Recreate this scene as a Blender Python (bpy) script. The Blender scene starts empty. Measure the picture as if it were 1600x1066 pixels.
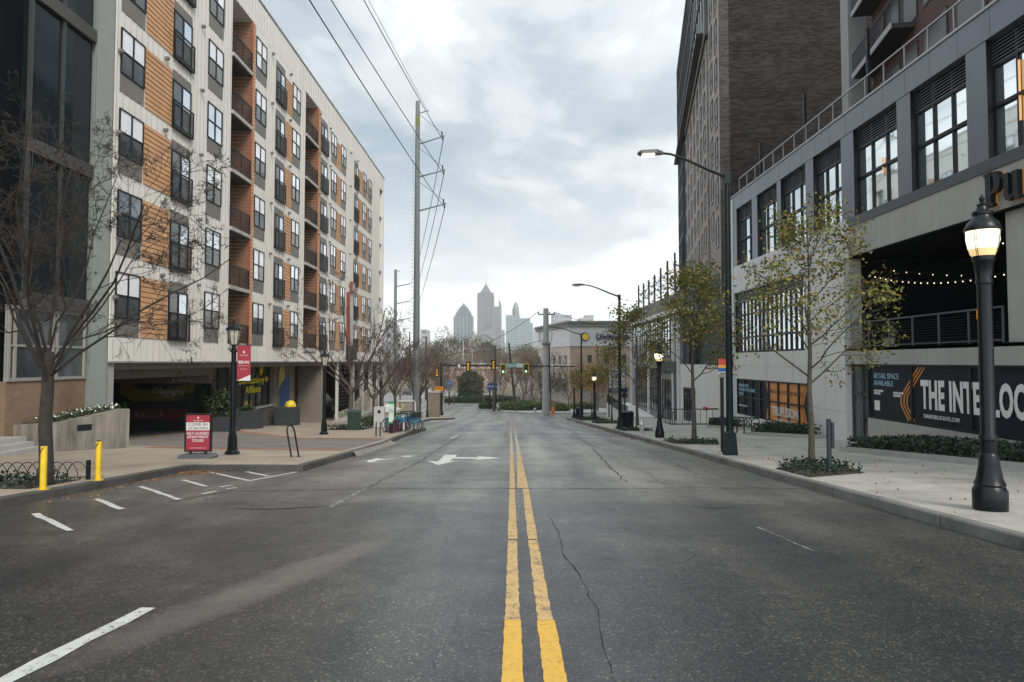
import bpy, math, random
from mathutils import Vector, Matrix
R=math.radians
rnd=random.Random(7)
S=bpy.context.scene
COL=S.collection
# ------------------------------------------------------------------ camera
CAMH=1.6
cam=bpy.data.cameras.new('camera'); camo=bpy.data.objects.new('camera',cam); COL.objects.link(camo)
cam.sensor_width=36; cam.lens=24.01; cam.shift_y=-.0068; cam.clip_start=.05; cam.clip_end=9000
camo.location=(0,0,CAMH); camo.rotation_euler=(R(92.3),0,0)
S.camera=camo
# ------------------------------------------------------------------ light
SUN_EL,SUN_AZ=R(40),R(152)   # azimuth from +Y clockwise
W=bpy.data.worlds.new('World'); S.world=W; W.use_nodes=True
nt=W.node_tree; nt.nodes.clear()
def N(t,ty,**k):
    n=t.nodes.new(ty)
    for a,b in k.items():
        if a[0]=='_': n.inputs[a[1:]].default_value=b
        else: setattr(n,a,b)
    return n
def L(t,a,b): t.links.new(a,b)
out=N(nt,'ShaderNodeOutputWorld')
sky=N(nt,'ShaderNodeTexSky',sky_type='NISHITA'); sky.sun_disc=False; sky.sun_elevation=SUN_EL; sky.sun_rotation=SUN_AZ; sky.air_density=1.2
bgs=N(nt,'ShaderNodeBackground'); bgs.inputs[1].default_value=.10
L(nt,sky.outputs[0],bgs.inputs[0])
tc=N(nt,'ShaderNodeTexCoord'); sep=N(nt,'ShaderNodeSeparateXYZ'); L(nt,tc.outputs['Generated'],sep.inputs[0])
def M(t,op,a,b=None,c=None,clamp=False):
    n=t.nodes.new('ShaderNodeMath'); n.operation=op; n.use_clamp=clamp
    for i,v in enumerate((a,b,c)):
        if v is None: continue
        if isinstance(v,(int,float)): n.inputs[i].default_value=v
        else: t.links.new(v,n.inputs[i])
    return n.outputs[0]
den=M(nt,'ADD',M(nt,'MAXIMUM',sep.outputs[2],0.0),.16)
px=M(nt,'DIVIDE',sep.outputs[0],den); py=M(nt,'DIVIDE',sep.outputs[1],den)
cmb=N(nt,'ShaderNodeCombineXYZ'); L(nt,px,cmb.inputs[0]); L(nt,py,cmb.inputs[1])
def noise(t,vec,scale,detail=5,rough=.55,dist=0):
    n=t.nodes.new('ShaderNodeTexNoise'); n.inputs['Scale'].default_value=scale; n.inputs['Detail'].default_value=detail
    n.inputs['Roughness'].default_value=rough; n.inputs['Distortion'].default_value=dist
    if vec is not None: t.links.new(vec,n.inputs['Vector'])
    return n
def ramp(t,fac,stops,interp='LINEAR'):
    n=t.nodes.new('ShaderNodeValToRGB'); n.color_ramp.interpolation=interp
    e=n.color_ramp.elements
    while len(e)<len(stops): e.new(.5)
    for i,(p,c) in enumerate(stops):
        e[i].position=p; e[i].color=(*c,1) if len(c)==3 else c
    if fac is not None: t.links.new(fac,n.inputs[0])
    return n
mp=N(nt,'ShaderNodeMapping'); L(nt,cmb.outputs[0],mp.inputs[0]); mp.inputs['Location'].default_value=(3.1,1.7,0); mp.inputs['Scale'].default_value=(1,.8,1)
n1=noise(nt,mp.outputs[0],.95,8,.55,.45)
n2=noise(nt,mp.outputs[0],2.6,8,.6,.3)
mx=M(nt,'ADD',M(nt,'MULTIPLY',n1.outputs[0],.72),M(nt,'MULTIPLY',n2.outputs[0],.28))
cr=ramp(nt,mx,[(.39,(.24,.305,.36)),(.45,(.31,.365,.41)),(.51,(.45,.485,.51)),(.585,(.71,.725,.73))],'EASE')
# the overcast deck is thin and bright towards the horizon
hz=M(nt,'SUBTRACT',1.0,M(nt,'DIVIDE',M(nt,'MAXIMUM',sep.outputs[2],0.0),.33),clamp=True)
hz=M(nt,'POWER',hz,1.6)
hmix=N(nt,'ShaderNodeMixRGB'); L(nt,M(nt,'MULTIPLY',hz,.85),hmix.inputs[0]); L(nt,cr.outputs[0],hmix.inputs[1]); hmix.inputs[2].default_value=(.90,.895,.88,1)
# the deck is thinnest, so brightest, round the hidden sun (behind and above the camera)
sdir=(math.sin(SUN_AZ)*math.cos(SUN_EL),math.cos(SUN_AZ)*math.cos(SUN_EL),math.sin(SUN_EL))
dt_=nt.nodes.new('ShaderNodeVectorMath'); dt_.operation='DOT_PRODUCT'; dt_.inputs[1].default_value=sdir; L(nt,tc.outputs['Generated'],dt_.inputs[0])
glow=M(nt,'ADD',M(nt,'MULTIPLY',M(nt,'POWER',M(nt,'ADD',M(nt,'MULTIPLY',dt_.outputs['Value'],.5),.5,clamp=True),2.0),1.3),.97)
bgc=N(nt,'ShaderNodeBackground'); L(nt,hmix.outputs[0],bgc.inputs[0]); L(nt,glow,bgc.inputs[1])
mk=ramp(nt,mx,[(.34,(.80,)*3),(.44,(1,)*3)])
ms=N(nt,'ShaderNodeMixShader'); L(nt,mk.outputs[0],ms.inputs[0]); L(nt,bgs.outputs[0],ms.inputs[1]); L(nt,bgc.outputs[0],ms.inputs[2]); L(nt,ms.outputs[0],out.inputs[0])
sl=bpy.data.lights.new('sun','SUN'); sl.energy=1.6; sl.angle=R(18); sl.color=(1,.92,.80)
so=bpy.data.objects.new('sun',sl); COL.objects.link(so); so.rotation_euler=(R(90)-SUN_EL,0,math.pi-SUN_AZ)
S.view_settings.view_transform='Standard'; S.view_settings.look='None'; S.view_settings.exposure=0.7; S.view_settings.gamma=1
S.cycles.max_bounces=6; S.cycles.volume_bounces=2; S.cycles.transparent_max_bounces=6
# ------------------------------------------------------------------ mesh helper
def rootloc(o):
    v=Vector((0,0,0))
    while o is not None: v=v+o.location; o=o.parent
    return v
class MB:
    def __init__(s): s.v=[]; s.f=[]
    def add(s,vs,fs):
        b=len(s.v); s.v+= [tuple(p) for p in vs]; s.f+=[tuple(i+b for i in f) for f in fs]; return s
    def box(s,x0,y0,z0,x1,y1,z1,taper=0):
        if x0>x1:x0,x1=x1,x0
        if y0>y1:y0,y1=y1,y0
        if z0>z1:z0,z1=z1,z0
        t=taper
        return s.add([(x0,y0,z0),(x1,y0,z0),(x1,y1,z0),(x0,y1,z0),(x0+t,y0+t,z1),(x1-t,y0+t,z1),(x1-t,y1-t,z1),(x0+t,y1-t,z1)],
              [(0,3,2,1),(4,5,6,7),(0,1,5,4),(1,2,6,5),(2,3,7,6),(3,0,4,7)])
    def chain(s,pts,rad,n=8,cap=True,flat=1.0):
        pts=[Vector(p) for p in pts]; b=len(s.v); up=None; k=len(pts)
        for i,p in enumerate(pts):
            d=(pts[min(i+1,k-1)]-pts[max(i-1,0)])
            if d.length<1e-9: d=Vector((0,0,1))
            d.normalize()
            if up is None:
                up=Vector((1,0,0)) if abs(d.x)<.8 else Vector((0,1,0))
            a=d.cross(up); 
            if a.length<1e-6: a=d.orthogonal()
            a.normalize(); up=a.cross(d); up.normalize()
            r=rad[i] if isinstance(rad,(list,tuple)) else rad
            for j in range(n):
                t=2*math.pi*j/n
                q=p+a*(math.cos(t)*r)+up*(math.sin(t)*r*flat)
                s.v.append((q.x,q.y,q.z))
        for i in range(k-1):
            for j in range(n):
                j2=(j+1)%n
                s.f.append((b+i*n+j,b+i*n+j2,b+(i+1)*n+j2,b+(i+1)*n+j))
        if cap:
            s.f.append(tuple(b+j for j in reversed(range(n)))); s.f.append(tuple(b+(k-1)*n+j for j in range(n)))
        return s
    def tube(s,a,b,r,r2=None,n=8): return s.chain([a,b],[r,r if r2 is None else r2],n)
    def lathe(s,prof,c=(0,0,0),n=16,sq=False):
        b=len(s.v); k=len(prof); off=math.pi/n if sq else 0
        for r,z in prof:
            for j in range(n):
                t=2*math.pi*j/n+off
                s.v.append((c[0]+r*math.cos(t),c[1]+r*math.sin(t),c[2]+z))
        for i in range(k-1):
            for j in range(n):
                j2=(j+1)%n
                s.f.append((b+i*n+j,b+i*n+j2,b+(i+1)*n+j2,b+(i+1)*n+j))
        s.f.append(tuple(b+j for j in reversed(range(n)))); s.f.append(tuple(b+(k-1)*n+j for j in range(n)))
        return s
    def prism(s,poly,lo,hi,axis=2):
        # poly: 2D points; axis = extrusion axis
        def P(a,b,c):
            return (a,b,c) if axis==2 else ((c,a,b) if axis==0 else (a,c,b))
        n=len(poly)
        vs=[P(p[0],p[1],lo) for p in poly]+[P(p[0],p[1],hi) for p in poly]
        fs=[tuple(reversed(range(n))),tuple(range(n,2*n))]+[(i,(i+1)%n,n+(i+1)%n,n+i) for i in range(n)]
        return s.add(vs,fs)
    def quad(s,a,b,c,d): return s.add([a,b,c,d],[(0,1,2,3)])
    def leaf(s,p,size,r):
        a=Vector((r.gauss(0,1),r.gauss(0,1),r.gauss(0,.6))); a.normalize()
        b=a.orthogonal(); b.rotate(Matrix.Rotation(r.uniform(0,6.28),3,a))
        c=a.cross(b); p=Vector(p); w=size*.5
        s.add([p,p+a*w*.8+b*w*.75+c*w*.2,p+a*w*2,p+a*w*.9-b*w*.75+c*w*.25],[(0,1,2,3)])
    def build(s,name,mat,parent=None,smooth=False,loc=None):
        me=bpy.data.meshes.new(name)
        off=rootloc(parent) if parent is not None else Vector((0,0,0))
        if loc is not None: off=off+Vector(loc)
        vs=[(x-off.x,y-off.y,z-off.z) for x,y,z in s.v]
        me.from_pydata(vs,[],s.f); me.validate(); me.update()
        if mat is not None: me.materials.append(mat)
        if smooth:
            me.polygons.foreach_set('use_smooth',[True]*len(me.polygons))
            try: me.set_sharp_from_angle(angle=R(40))
            except Exception: pass
        o=bpy.data.objects.new(name,me); COL.objects.link(o)
        if parent is not None: o.parent=parent
        if loc is not None: o.location=loc
        return o
def fixn(o):
    import bmesh
    bm=bmesh.new(); bm.from_mesh(o.data); bmesh.ops.recalc_face_normals(bm,faces=bm.faces); bm.to_mesh(o.data); bm.free(); return o
def tag(o,label=None,cat=None,group=None,kind=None):
    if label: o['label']=label
    if cat: o['category']=cat
    if group: o['group']=group
    if kind: o['kind']=kind
    return o
def thing(name,label,cat,loc=(0,0,0),group=None,rz=0):
    o=bpy.data.objects.new(name,None); COL.objects.link(o); o.empty_display_size=.2
    o.location=loc; o.rotation_euler=(0,0,rz)
    return tag(o,label,cat,group)
def dup(o,loc=None,rz=None,sc=None,label=None,parent=None,first=True):
    c=o.copy(); COL.objects.link(c)
    if parent is not None: c.parent=parent
    if loc is not None: c.location=loc
    if rz is not None: c.rotation_euler=(0,0,rz)
    if sc is not None: c.scale=(sc,)*3 if isinstance(sc,(int,float)) else sc
    if label: c['label']=label
    for ch in list(o.children): dup(ch,parent=c)
    return c
def text(s,size,mat,loc,facing,name,parent,xs=1.0,bold=0.0,ext=.004,align='CENTER',spacing=1.0,shear=0,width=None):
    if '\n' in s:                       # one mesh per written line
        ls=s.split('\n'); k=len(ls)
        for i,l in enumerate(ls):
            dv=size*.95*((k-1)/2-i); p=(loc[0],loc[1]+dv,loc[2]) if facing=='G' else (loc[0],loc[1],loc[2]+dv)
            text(l,size,mat,p,facing,name,parent,xs,bold,ext,align,spacing,shear,width)
        return
    cu=bpy.data.curves.new(name,'FONT'); cu.body=s; cu.size=size; cu.extrude=ext; cu.offset=bold; cu.align_x=align; cu.align_y='CENTER'
    cu.space_character=spacing; cu.shear=shear; cu.resolution_u=3; cu.space_line=.95
    t=bpy.data.objects.new('tmp',cu); COL.objects.link(t)
    dg=bpy.context.evaluated_depsgraph_get(); me0=t.evaluated_get(dg).to_mesh()
    X,Y,Z={'L':((0,1,0),(0,0,1),(1,0,0)),'R':((0,-1,0),(0,0,1),(-1,0,0)),'F':((1,0,0),(0,0,1),(0,-1,0)),'G':((1,0,0),(0,1,0),(0,0,1))}[facing]
    mb=MB(); vs=[]
    if width:
        a=[v.co.x for v in me0.vertices]; xs=width/(max(a)-min(a))
    for v in me0.vertices:
        c=v.co; x=c.x*xs
        vs.append(tuple(loc[i]+X[i]*x+Y[i]*c.y+Z[i]*c.z for i in range(3)))
    mb.add(vs,[tuple(p.vertices) for p in me0.polygons])
    t.evaluated_get(dg).to_mesh_clear(); bpy.data.objects.remove(t); bpy.data.curves.remove(cu)
    return mb.build(name,mat,parent)
# ------------------------------------------------------------------ materials
MC={}
def mat(name,col,rough=.7,metal=0,vary=.0,vscale=3.0,bump=0.0,bscale=20,emit=None,estr=1,island=None,streak=0,spec=None,coat=0,alpha=None):
    if name in MC: return MC[name]
    m=bpy.data.materials.new(name); m.use_nodes=True; t=m.node_tree; b=t.nodes['Principled BSDF']
    b.inputs['Base Color'].default_value=(*col,1); b.inputs['Roughness'].default_value=rough; b.inputs['Metallic'].default_value=metal
    if spec is not None: b.inputs['Specular IOR Level'].default_value=spec
    if coat: b.inputs['Coat Weight'].default_value=coat; b.inputs['Coat Roughness'].default_value=.05
    if emit: b.inputs['Emission Color'].default_value=(*emit,1); b.inputs['Emission Strength'].default_value=estr
    g=t.nodes.new('ShaderNodeNewGeometry')
    if island:
        r=ramp(t,g.outputs['Random Per Island'],island); L(t,r.outputs[0],b.inputs['Base Color'])
    elif vary or streak:
        n=noise(t,g.outputs['Position'],vscale,6,.6)
        fac=n.outputs[0]
        if streak:
            mp=t.nodes.new('ShaderNodeMapping'); mp.inputs['Scale'].default_value=(1.6,1.6,.12); L(t,g.outputs['Position'],mp.inputs[0])
            n3=noise(t,mp.outputs[0],1.6,6,.65); fac=M(t,'ADD',M(t,'MULTIPLY',fac,1-streak),M(t,'MULTIPLY',n3.outputs[0],streak))
        v=max(vary,.05)
        r=ramp(t,fac,[(.32,tuple(c*(1-v) for c in col)),(.68,tuple(min(1,c*(1+v*.8)) for c in col))]); L(t,r.outputs[0],b.inputs['Base Color'])
    if bump:
        n=noise(t,g.outputs['Position'],bscale,5,.6); bp=t.nodes.new('ShaderNodeBump'); bp.inputs['Strength'].default_value=bump; bp.inputs['Distance'].default_value=.02
        L(t,n.outputs[0],bp.inputs['Height']); L(t,bp.outputs[0],b.inputs['Normal'])
    MC[name]=m; return m
def brick(name,c1,c2,mortar,bw=.21,bh=.07,ms=.008,vary=.3,dirn=None,rough=.85):
    m=bpy.data.materials.new(name); m.use_nodes=True; t=m.node_tree; b=t.nodes['Principled BSDF']; b.inputs['Roughness'].default_value=rough
    g=t.nodes.new('ShaderNodeNewGeometry'); sp=t.nodes.new('ShaderNodeSeparateXYZ'); L(t,g.outputs['Position'],sp.inputs[0])
    cb=t.nodes.new('ShaderNodeCombineXYZ'); L(t,M(t,'ADD',sp.outputs[0],sp.outputs[1]),cb.inputs[0]); L(t,sp.outputs[2],cb.inputs[1])
    br=t.nodes.new('ShaderNodeTexBrick'); L(t,cb.outputs[0],br.inputs['Vector']); br.inputs['Scale'].default_value=1
    br.inputs['Color1'].default_value=(*c1,1); br.inputs['Color2'].default_value=(*c2,1); br.inputs['Mortar'].default_value=(*mortar,1)
    br.inputs['Mortar Size'].default_value=ms; br.inputs['Brick Width'].default_value=bw; br.inputs['Row Height'].default_value=bh; br.inputs['Bias'].default_value=0
    n=noise(t,g.outputs['Position'],.7,6,.65); mx=t.nodes.new('ShaderNodeMixRGB'); mx.blend_type='MULTIPLY'; mx.inputs[0].default_value=1
    r=ramp(t,n.outputs[0],[(.3,(1-vary,)*3),(.7,(1+vary*.3,)*3)]); L(t,br.outputs[0],mx.inputs[1]); L(t,r.outputs[0],mx.inputs[2]); L(t,mx.outputs[0],b.inputs['Base Color'])
    bp=t.nodes.new('ShaderNodeBump'); bp.inputs['Strength'].default_value=.5; bp.inputs['Distance'].default_value=.01; L(t,br.outputs['Fac'],bp.inputs['Height']); bp.invert=True; L(t,bp.outputs[0],b.inputs['Normal'])
    return m
def asphalt():
    m=bpy.data.materials.new('asphalt'); m.use_nodes=True; t=m.node_tree; b=t.nodes['Principled BSDF']
    g=t.nodes.new('ShaderNodeNewGeometry'); P=g.outputs['Position']
    big=noise(t,P,.35,6,.6,.6); mid=noise(t,P,2.6,9,.75); fine=noise(t,P,95,3,.75)
    mp=t.nodes.new('ShaderNodeMapping'); mp.inputs['Scale'].default_value=(1,.06,1); L(t,P,mp.inputs[0]); tr=noise(t,mp.outputs[0],.75,4,.55)
    f=M(t,'ADD',M(t,'ADD',M(t,'MULTIPLY',big.outputs[0],.35),M(t,'MULTIPLY',mid.outputs[0],.25)),M(t,'MULTIPLY',tr.outputs[0],.4))
    sx=t.nodes.new('ShaderNodeSeparateXYZ'); L(t,P,sx.inputs[0]); tk=M(t,'COSINE',M(t,'MULTIPLY',M(t,'SUBTRACT',M(t,'ADD',sx.outputs[0],M(t,'MULTIPLY',big.outputs[0],.5)),1.05),6.2832/1.55)); f=M(t,'ADD',f,M(t,'MULTIPLY',tk,.022))
    base=ramp(t,f,[(.38,(.026,.027,.028)),(.5,(.056,.055,.053)),(.61,(.105,.102,.095))])
    vo=t.nodes.new('ShaderNodeTexVoronoi'); vo.inputs['Scale'].default_value=68; L(t,P,vo.inputs['Vector'])
    sp=ramp(t,vo.outputs['Color'],[(.0,(.6,.6,.6)),(.55,(.9,.9,.9)),(.80,(1.55,1.52,1.44)),(.92,(4.2,4.0,3.6))])
    vo2=t.nodes.new('ShaderNodeTexVoronoi'); vo2.inputs['Scale'].default_value=22; L(t,P,vo2.inputs['Vector'])
    sep2=t.nodes.new('ShaderNodeSeparateColor'); L(t,vo2.outputs['Color'],sep2.inputs[0])
    near=M(t,'LESS_THAN',vo2.outputs['Distance'],.22); pick=M(t,'GREATER_THAN',sep2.outputs[0],.965); ch=M(t,'MULTIPLY',near,pick)
    mx=t.nodes.new('ShaderNodeMixRGB'); mx.blend_type='MULTIPLY'; mx.inputs[0].default_value=1; L(t,base.outputs[0],mx.inputs[1]); L(t,sp.outputs[0],mx.inputs[2])
    m1=t.nodes.new('ShaderNodeMixRGB'); L(t,M(t,'MULTIPLY',ch,.8),m1.inputs[0]); L(t,mx.outputs[0],m1.inputs[1]); m1.inputs[2].default_value=(.26,.25,.22,1)
    # web of hairline cracks
    wv=noise(t,P,1.5,4,.6); mvec=t.nodes.new('ShaderNodeVectorMath'); mvec.operation='SCALE'; mvec.inputs['Scale'].default_value=.8; L(t,wv.outputs['Color'],mvec.inputs[0])
    av=t.nodes.new('ShaderNodeVectorMath'); L(t,P,av.inputs[0]); L(t,mvec.outputs[0],av.inputs[1])
    cv=t.nodes.new('ShaderNodeTexVoronoi'); cv.feature='DISTANCE_TO_EDGE'; cv.inputs['Scale'].default_value=.42; L(t,av.outputs[0],cv.inputs['Vector'])
    ck=M(t,'LESS_THAN',cv.outputs['Distance'],.0035); gate=M(t,'GREATER_THAN',mid.outputs[0],.5); ck=M(t,'MULTIPLY',ck,gate)
    m2=t.nodes.new('ShaderNodeMixRGB'); L(t,M(t,'MULTIPLY',ck,.7),m2.inputs[0]); L(t,m1.outputs[0],m2.inputs[1]); m2.inputs[2].default_value=(.012,.012,.012,1)
    # pale scuffed streak in the near left lane, a soft bent ellipse
    s2=t.nodes.new('ShaderNodeSeparateXYZ'); L(t,P,s2.inputs[0]); uu=M(t,'MULTIPLY',M(t,'SUBTRACT',s2.outputs[1],6.1),1/2.3)
    cx=M(t,'ADD',-2.18,M(t,'MULTIPLY',M(t,'SUBTRACT',s2.outputs[1],6.1),.33)); vv=M(t,'DIVIDE',M(t,'SUBTRACT',s2.outputs[0],cx),.34)
    sm=M(t,'SUBTRACT',1.0,M(t,'ADD',M(t,'MULTIPLY',uu,uu),M(t,'MULTIPLY',vv,vv))); sm=M(t,'ADD',sm,M(t,'MULTIPLY',M(t,'SUBTRACT',mid.outputs[0],.5),1.6)); sm=M(t,'MULTIPLY',sm,.9,clamp=True)
    m4=t.nodes.new('ShaderNodeMixRGB'); L(t,M(t,'MULTIPLY',sm,.95),m4.inputs[0]); L(t,m2.outputs[0],m4.inputs[1]); m4.inputs[2].default_value=(.20,.185,.155,1); m2=m4
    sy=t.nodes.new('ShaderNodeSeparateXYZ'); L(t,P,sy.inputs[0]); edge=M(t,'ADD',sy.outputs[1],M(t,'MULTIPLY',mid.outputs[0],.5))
    age_sheen=ramp(t,M(t,'DIVIDE',edge,120.0),[(0,(.40,.41,.43)),(7/120,(.60,.605,.62)),(11.6/120,(.92,.92,.92)),(11.65/120,(1.4,1.39,1.36)),(13.2/120,(1.4,1.39,1.36)),(13.25/120,(1.7,1.68,1.64)),(45/120,(2.4,2.37,2.3)),(66/120,(2.9,2.86,2.76)),(1,(3.2,3.16,3.05))])  # older patches past the seams; far sheen and near vignette painted into the colour
    m3=t.nodes.new('ShaderNodeMixRGB'); m3.blend_type='MULTIPLY'; m3.inputs[0].default_value=1; L(t,m2.outputs[0],m3.inputs[1]); L(t,age_sheen.outputs[0],m3.inputs[2]); L(t,m3.outputs[0],b.inputs['Base Color'])
    rr=ramp(t,f,[(.35,(.52,)*3),(.65,(.28,)*3)]); L(t,rr.outputs[0],b.inputs['Roughness'])
    h=M(t,'ADD',M(t,'MULTIPLY',fine.outputs[0],.6),M(t,'MULTIPLY',vo.outputs['Distance'],.5)); h=M(t,'SUBTRACT',h,M(t,'MULTIPLY',ck,2.0))
    bp=t.nodes.new('ShaderNodeBump'); bp.inputs['Strength'].default_value=.4; bp.inputs['Distance'].default_value=.007; L(t,h,bp.inputs['Height']); L(t,bp.outputs[0],b.inputs['Normal'])
    return m
def paving(name,col,joint=(1.52,1.52),vary=.18,jd=.55):
    m=bpy.data.materials.new(name); m.use_nodes=True; t=m.node_tree; b=t.nodes['Principled BSDF']; b.inputs['Roughness'].default_value=.75
    g=t.nodes.new('ShaderNodeNewGeometry'); P=g.outputs['Position']
    n=noise(t,P,.9,7,.65,.4); n2=noise(t,P,14,4,.6); f=M(t,'ADD',M(t,'MULTIPLY',n.outputs[0],.8),M(t,'MULTIPLY',n2.outputs[0],.2))
    base=ramp(t,f,[(.3,tuple(c*(1-vary*1.6) for c in col)),(.48,col),(.7,tuple(c*(1+vary) for c in col))])
    br=t.nodes.new('ShaderNodeTexBrick'); L(t,P,br.inputs['Vector']); br.inputs['Scale'].default_value=1; br.offset=0
    br.inputs['Color1'].default_value=(1,1,1,1); br.inputs['Color2'].default_value=(.9,.9,.9,1); br.inputs['Mortar'].default_value=(jd,jd,jd,1)
    br.inputs['Mortar Size'].default_value=.012; br.inputs['Brick Width'].default_value=joint[0]; br.inputs['Row Height'].default_value=joint[1]
    mx=t.nodes.new('ShaderNodeMixRGB'); mx.blend_type='MULTIPLY'; mx.inputs[0].default_value=1; L(t,base.outputs[0],mx.inputs[1]); L(t,br.outputs[0],mx.inputs[2]); L(t,mx.outputs[0],b.inputs['Base Color'])
    bp=t.nodes.new('ShaderNodeBump'); bp.inputs['Strength'].default_value=.3; bp.inputs['Distance'].default_value=.01; L(t,n2.outputs[0],bp.inputs['Height']); L(t,bp.outputs[0],b.inputs['Normal'])
    return m
def paint(name,col,wear=.5,under=(.06,.06,.06),sc=9):
    m=bpy.data.materials.new(name); m.use_nodes=True; t=m.node_tree; b=t.nodes['Principled BSDF']; b.inputs['Roughness'].default_value=.6
    g=t.nodes.new('ShaderNodeNewGeometry'); n=noise(t,g.outputs['Position'],sc,8,.75); n2=noise(t,g.outputs['Position'],60,3,.7)
    f=M(t,'ADD',M(t,'MULTIPLY',n.outputs[0],.6),M(t,'MULTIPLY',n2.outputs[0],.4))
    lo=.30+.25*wear
    r=ramp(t,f,[(lo-.03,under),(lo+.03,tuple(c*.75 for c in col)),(.75,col)]); L(t,r.outputs[0],b.inputs['Base Color'])
    return m
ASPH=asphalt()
WALKR=paving('pale concrete paving',(.37,.35,.315),(1.9,1.9),.27)
WALKL=paving('tan concrete paving',(.33,.275,.21),(1.9,1.9),.25)
KERB=paving('kerb stone',(.17,.165,.155),(50,3.0),.4,.35)
KERBD=paving('dark kerb stone',(.07,.068,.065),(50,3.0),.4,.35)
YEL=paint('old yellow line paint',(.62,.41,.16),.62,(.15,.12,.08)); YELN=paint('fresh yellow line paint',(.74,.43,.06),.45,(.30,.19,.06),14); YELP=paint('faded yellow line paint',(.62,.50,.33),.7,(.15,.13,.1))
WHT=paint('worn white line paint',(.62,.61,.58),.5); WHTN=paint('white arrow paint',(.66,.66,.64),.12); WHTF=paint('faded white line paint',(.36,.35,.33),.85)
CRK=mat('crack',(.012,.012,.012),.9); SIDW=mat('pale siding',(.71,.695,.66),.55,vary=.09,vscale=.5,streak=.5); CORN=mat('grey corner panel',(.20,.215,.21),.5,vary=.06)
GREYP=mat('grey spandrel',(.155,.15,.135),.6,vary=.08,vscale=1); ORNG=mat('orange siding',(.50,.275,.135),.6,vary=.14,vscale=1.2); ORNGR=mat('red edge trim',(.28,.075,.035),.6)
DKM=mat('dark metal',(.011,.012,.014),.45,metal=.1,spec=.3); BLKM=mat('black gloss metal',(.004,.007,.008),.34,spec=.3,vary=.2,vscale=8,bump=.08,bscale=40)
WHB=mat('pale blind behind glass',(.86,.86,.90),.2,vary=.05,vscale=.7,coat=1.0); BLB=mat('sky reflecting pane',(.72,.77,.82),.07,metal=.85,vary=.06,vscale=.6)
DGL=mat('dark window glass',(.055,.062,.068),.06,spec=.9,vary=.5,vscale=1.1); DGL2=mat('dim window glass',(.17,.168,.16),.1,spec=.8,vary=.5,vscale=.9)
RGL=mat('reflective office glass',(.72,.80,.84),.035,metal=.95,vary=.06,vscale=.5); TGL=mat('teal dark glass',(.008,.013,.016),.08,spec=.35)
CONC=mat('concrete',(.33,.325,.31),.8,vary=.16,vscale=.8,streak=.5,bump=.15,bscale=12); CONCW=mat('white wall panel',(.60,.59,.575),.7,vary=.08,vscale=.7,streak=.5)
CONCD=mat('stained concrete',(.19,.175,.15),.85,vary=.8,vscale=2.2,streak=.85,bump=.3,bscale=15); METP=mat('blue grey metal panel',(.135,.150,.172),.33,metal=.5,vary=.07,vscale=.4)
METL=mat('light metal cladding',(.52,.535,.55),.45,metal=.2,vary=.05,vscale=.5)
ALU=mat('brushed rail metal',(.3,.31,.32),.4,metal=.7); STL=mat('galvanised pole steel',(.15,.17,.175),.65,metal=.2,vary=.2,vscale=4); PCON=mat('pale concrete pole',(.36,.36,.35),.8,vary=.1,vscale=3)
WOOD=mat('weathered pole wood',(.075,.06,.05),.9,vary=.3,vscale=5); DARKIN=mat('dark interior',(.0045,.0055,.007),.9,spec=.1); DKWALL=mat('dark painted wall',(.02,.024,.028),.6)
BRKT=brick('tan brick',(.27,.17,.105),(.23,.14,.085),(.2,.16,.13)); BRKD=brick('charcoal brick',(.026,.024,.024),(.10,.082,.078),(.04,.038,.036),.36,.10,.007)
BRKL=brick('grey brown brick',(.27,.235,.21),(.44,.39,.35),(.13,.12,.11),.26,.08,.008); BRKR=brick('red brick',(.10,.04,.033),(.065,.028,.024),(.09,.075,.07)); BRKS=brick('storage tan brick',(.50,.37,.26),(.46,.34,.24),(.3,.22,.16),.4,.2,.01)
BRKP=brick('storage pink brick',(.62,.53,.46),(.58,.49,.43),(.36,.3,.26),.4,.2,.01)
BARK=mat('dark bark',(.032,.028,.025),.95,vary=.35,vscale=9,bump=.7,bscale=40); BARKL=mat('grey bark',(.085,.075,.06),.95,vary=.35,vscale=12,bump=.6,bscale=50); TWIG=mat('twigs',(.075,.055,.043),.95,vary=.3,vscale=3)
TWIGD=mat('dark twigs',(.028,.025,.023),.95,vary=.3,vscale=3)
LEAF=mat('olive leaves',(.1,.1,.02),.6,spec=.2,island=[(0,(.05,.07,.015)),(.45,(.13,.15,.035)),(.75,(.20,.195,.05)),(.9,(.27,.17,.035)),(1,(.15,.07,.03))])
LEAFY=mat('golden leaves',(.3,.2,.02),.6,island=[(0,(.11,.12,.03)),(.4,(.26,.21,.05)),(.75,(.38,.25,.06)),(1,(.22,.10,.04))])
LEAFG=mat('evergreen leaves',(.04,.06,.02),.6,island=[(0,(.016,.03,.014)),(.5,(.035,.06,.022)),(1,(.075,.105,.035))])
LEAFB=mat('bluish shrub leaves',(.03,.05,.03),.6,spec=.25,island=[(0,(.009,.018,.013)),(.6,(.022,.04,.028)),(1,(.05,.078,.05))])
MULCH=mat('mulch',(.05,.035,.025),.95,vary=.5,vscale=25,bump=.8,bscale=60); LITTER=mat('fallen leaves',(.3,.15,.04),.8,island=[(0,(.07,.035,.018)),(.5,(.17,.085,.035)),(1,(.30,.17,.07))])
DIRT=mat('brown verge ground',(.13,.115,.075),.95,vary=.4,vscale=.08,bump=.3,bscale=3)
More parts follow.
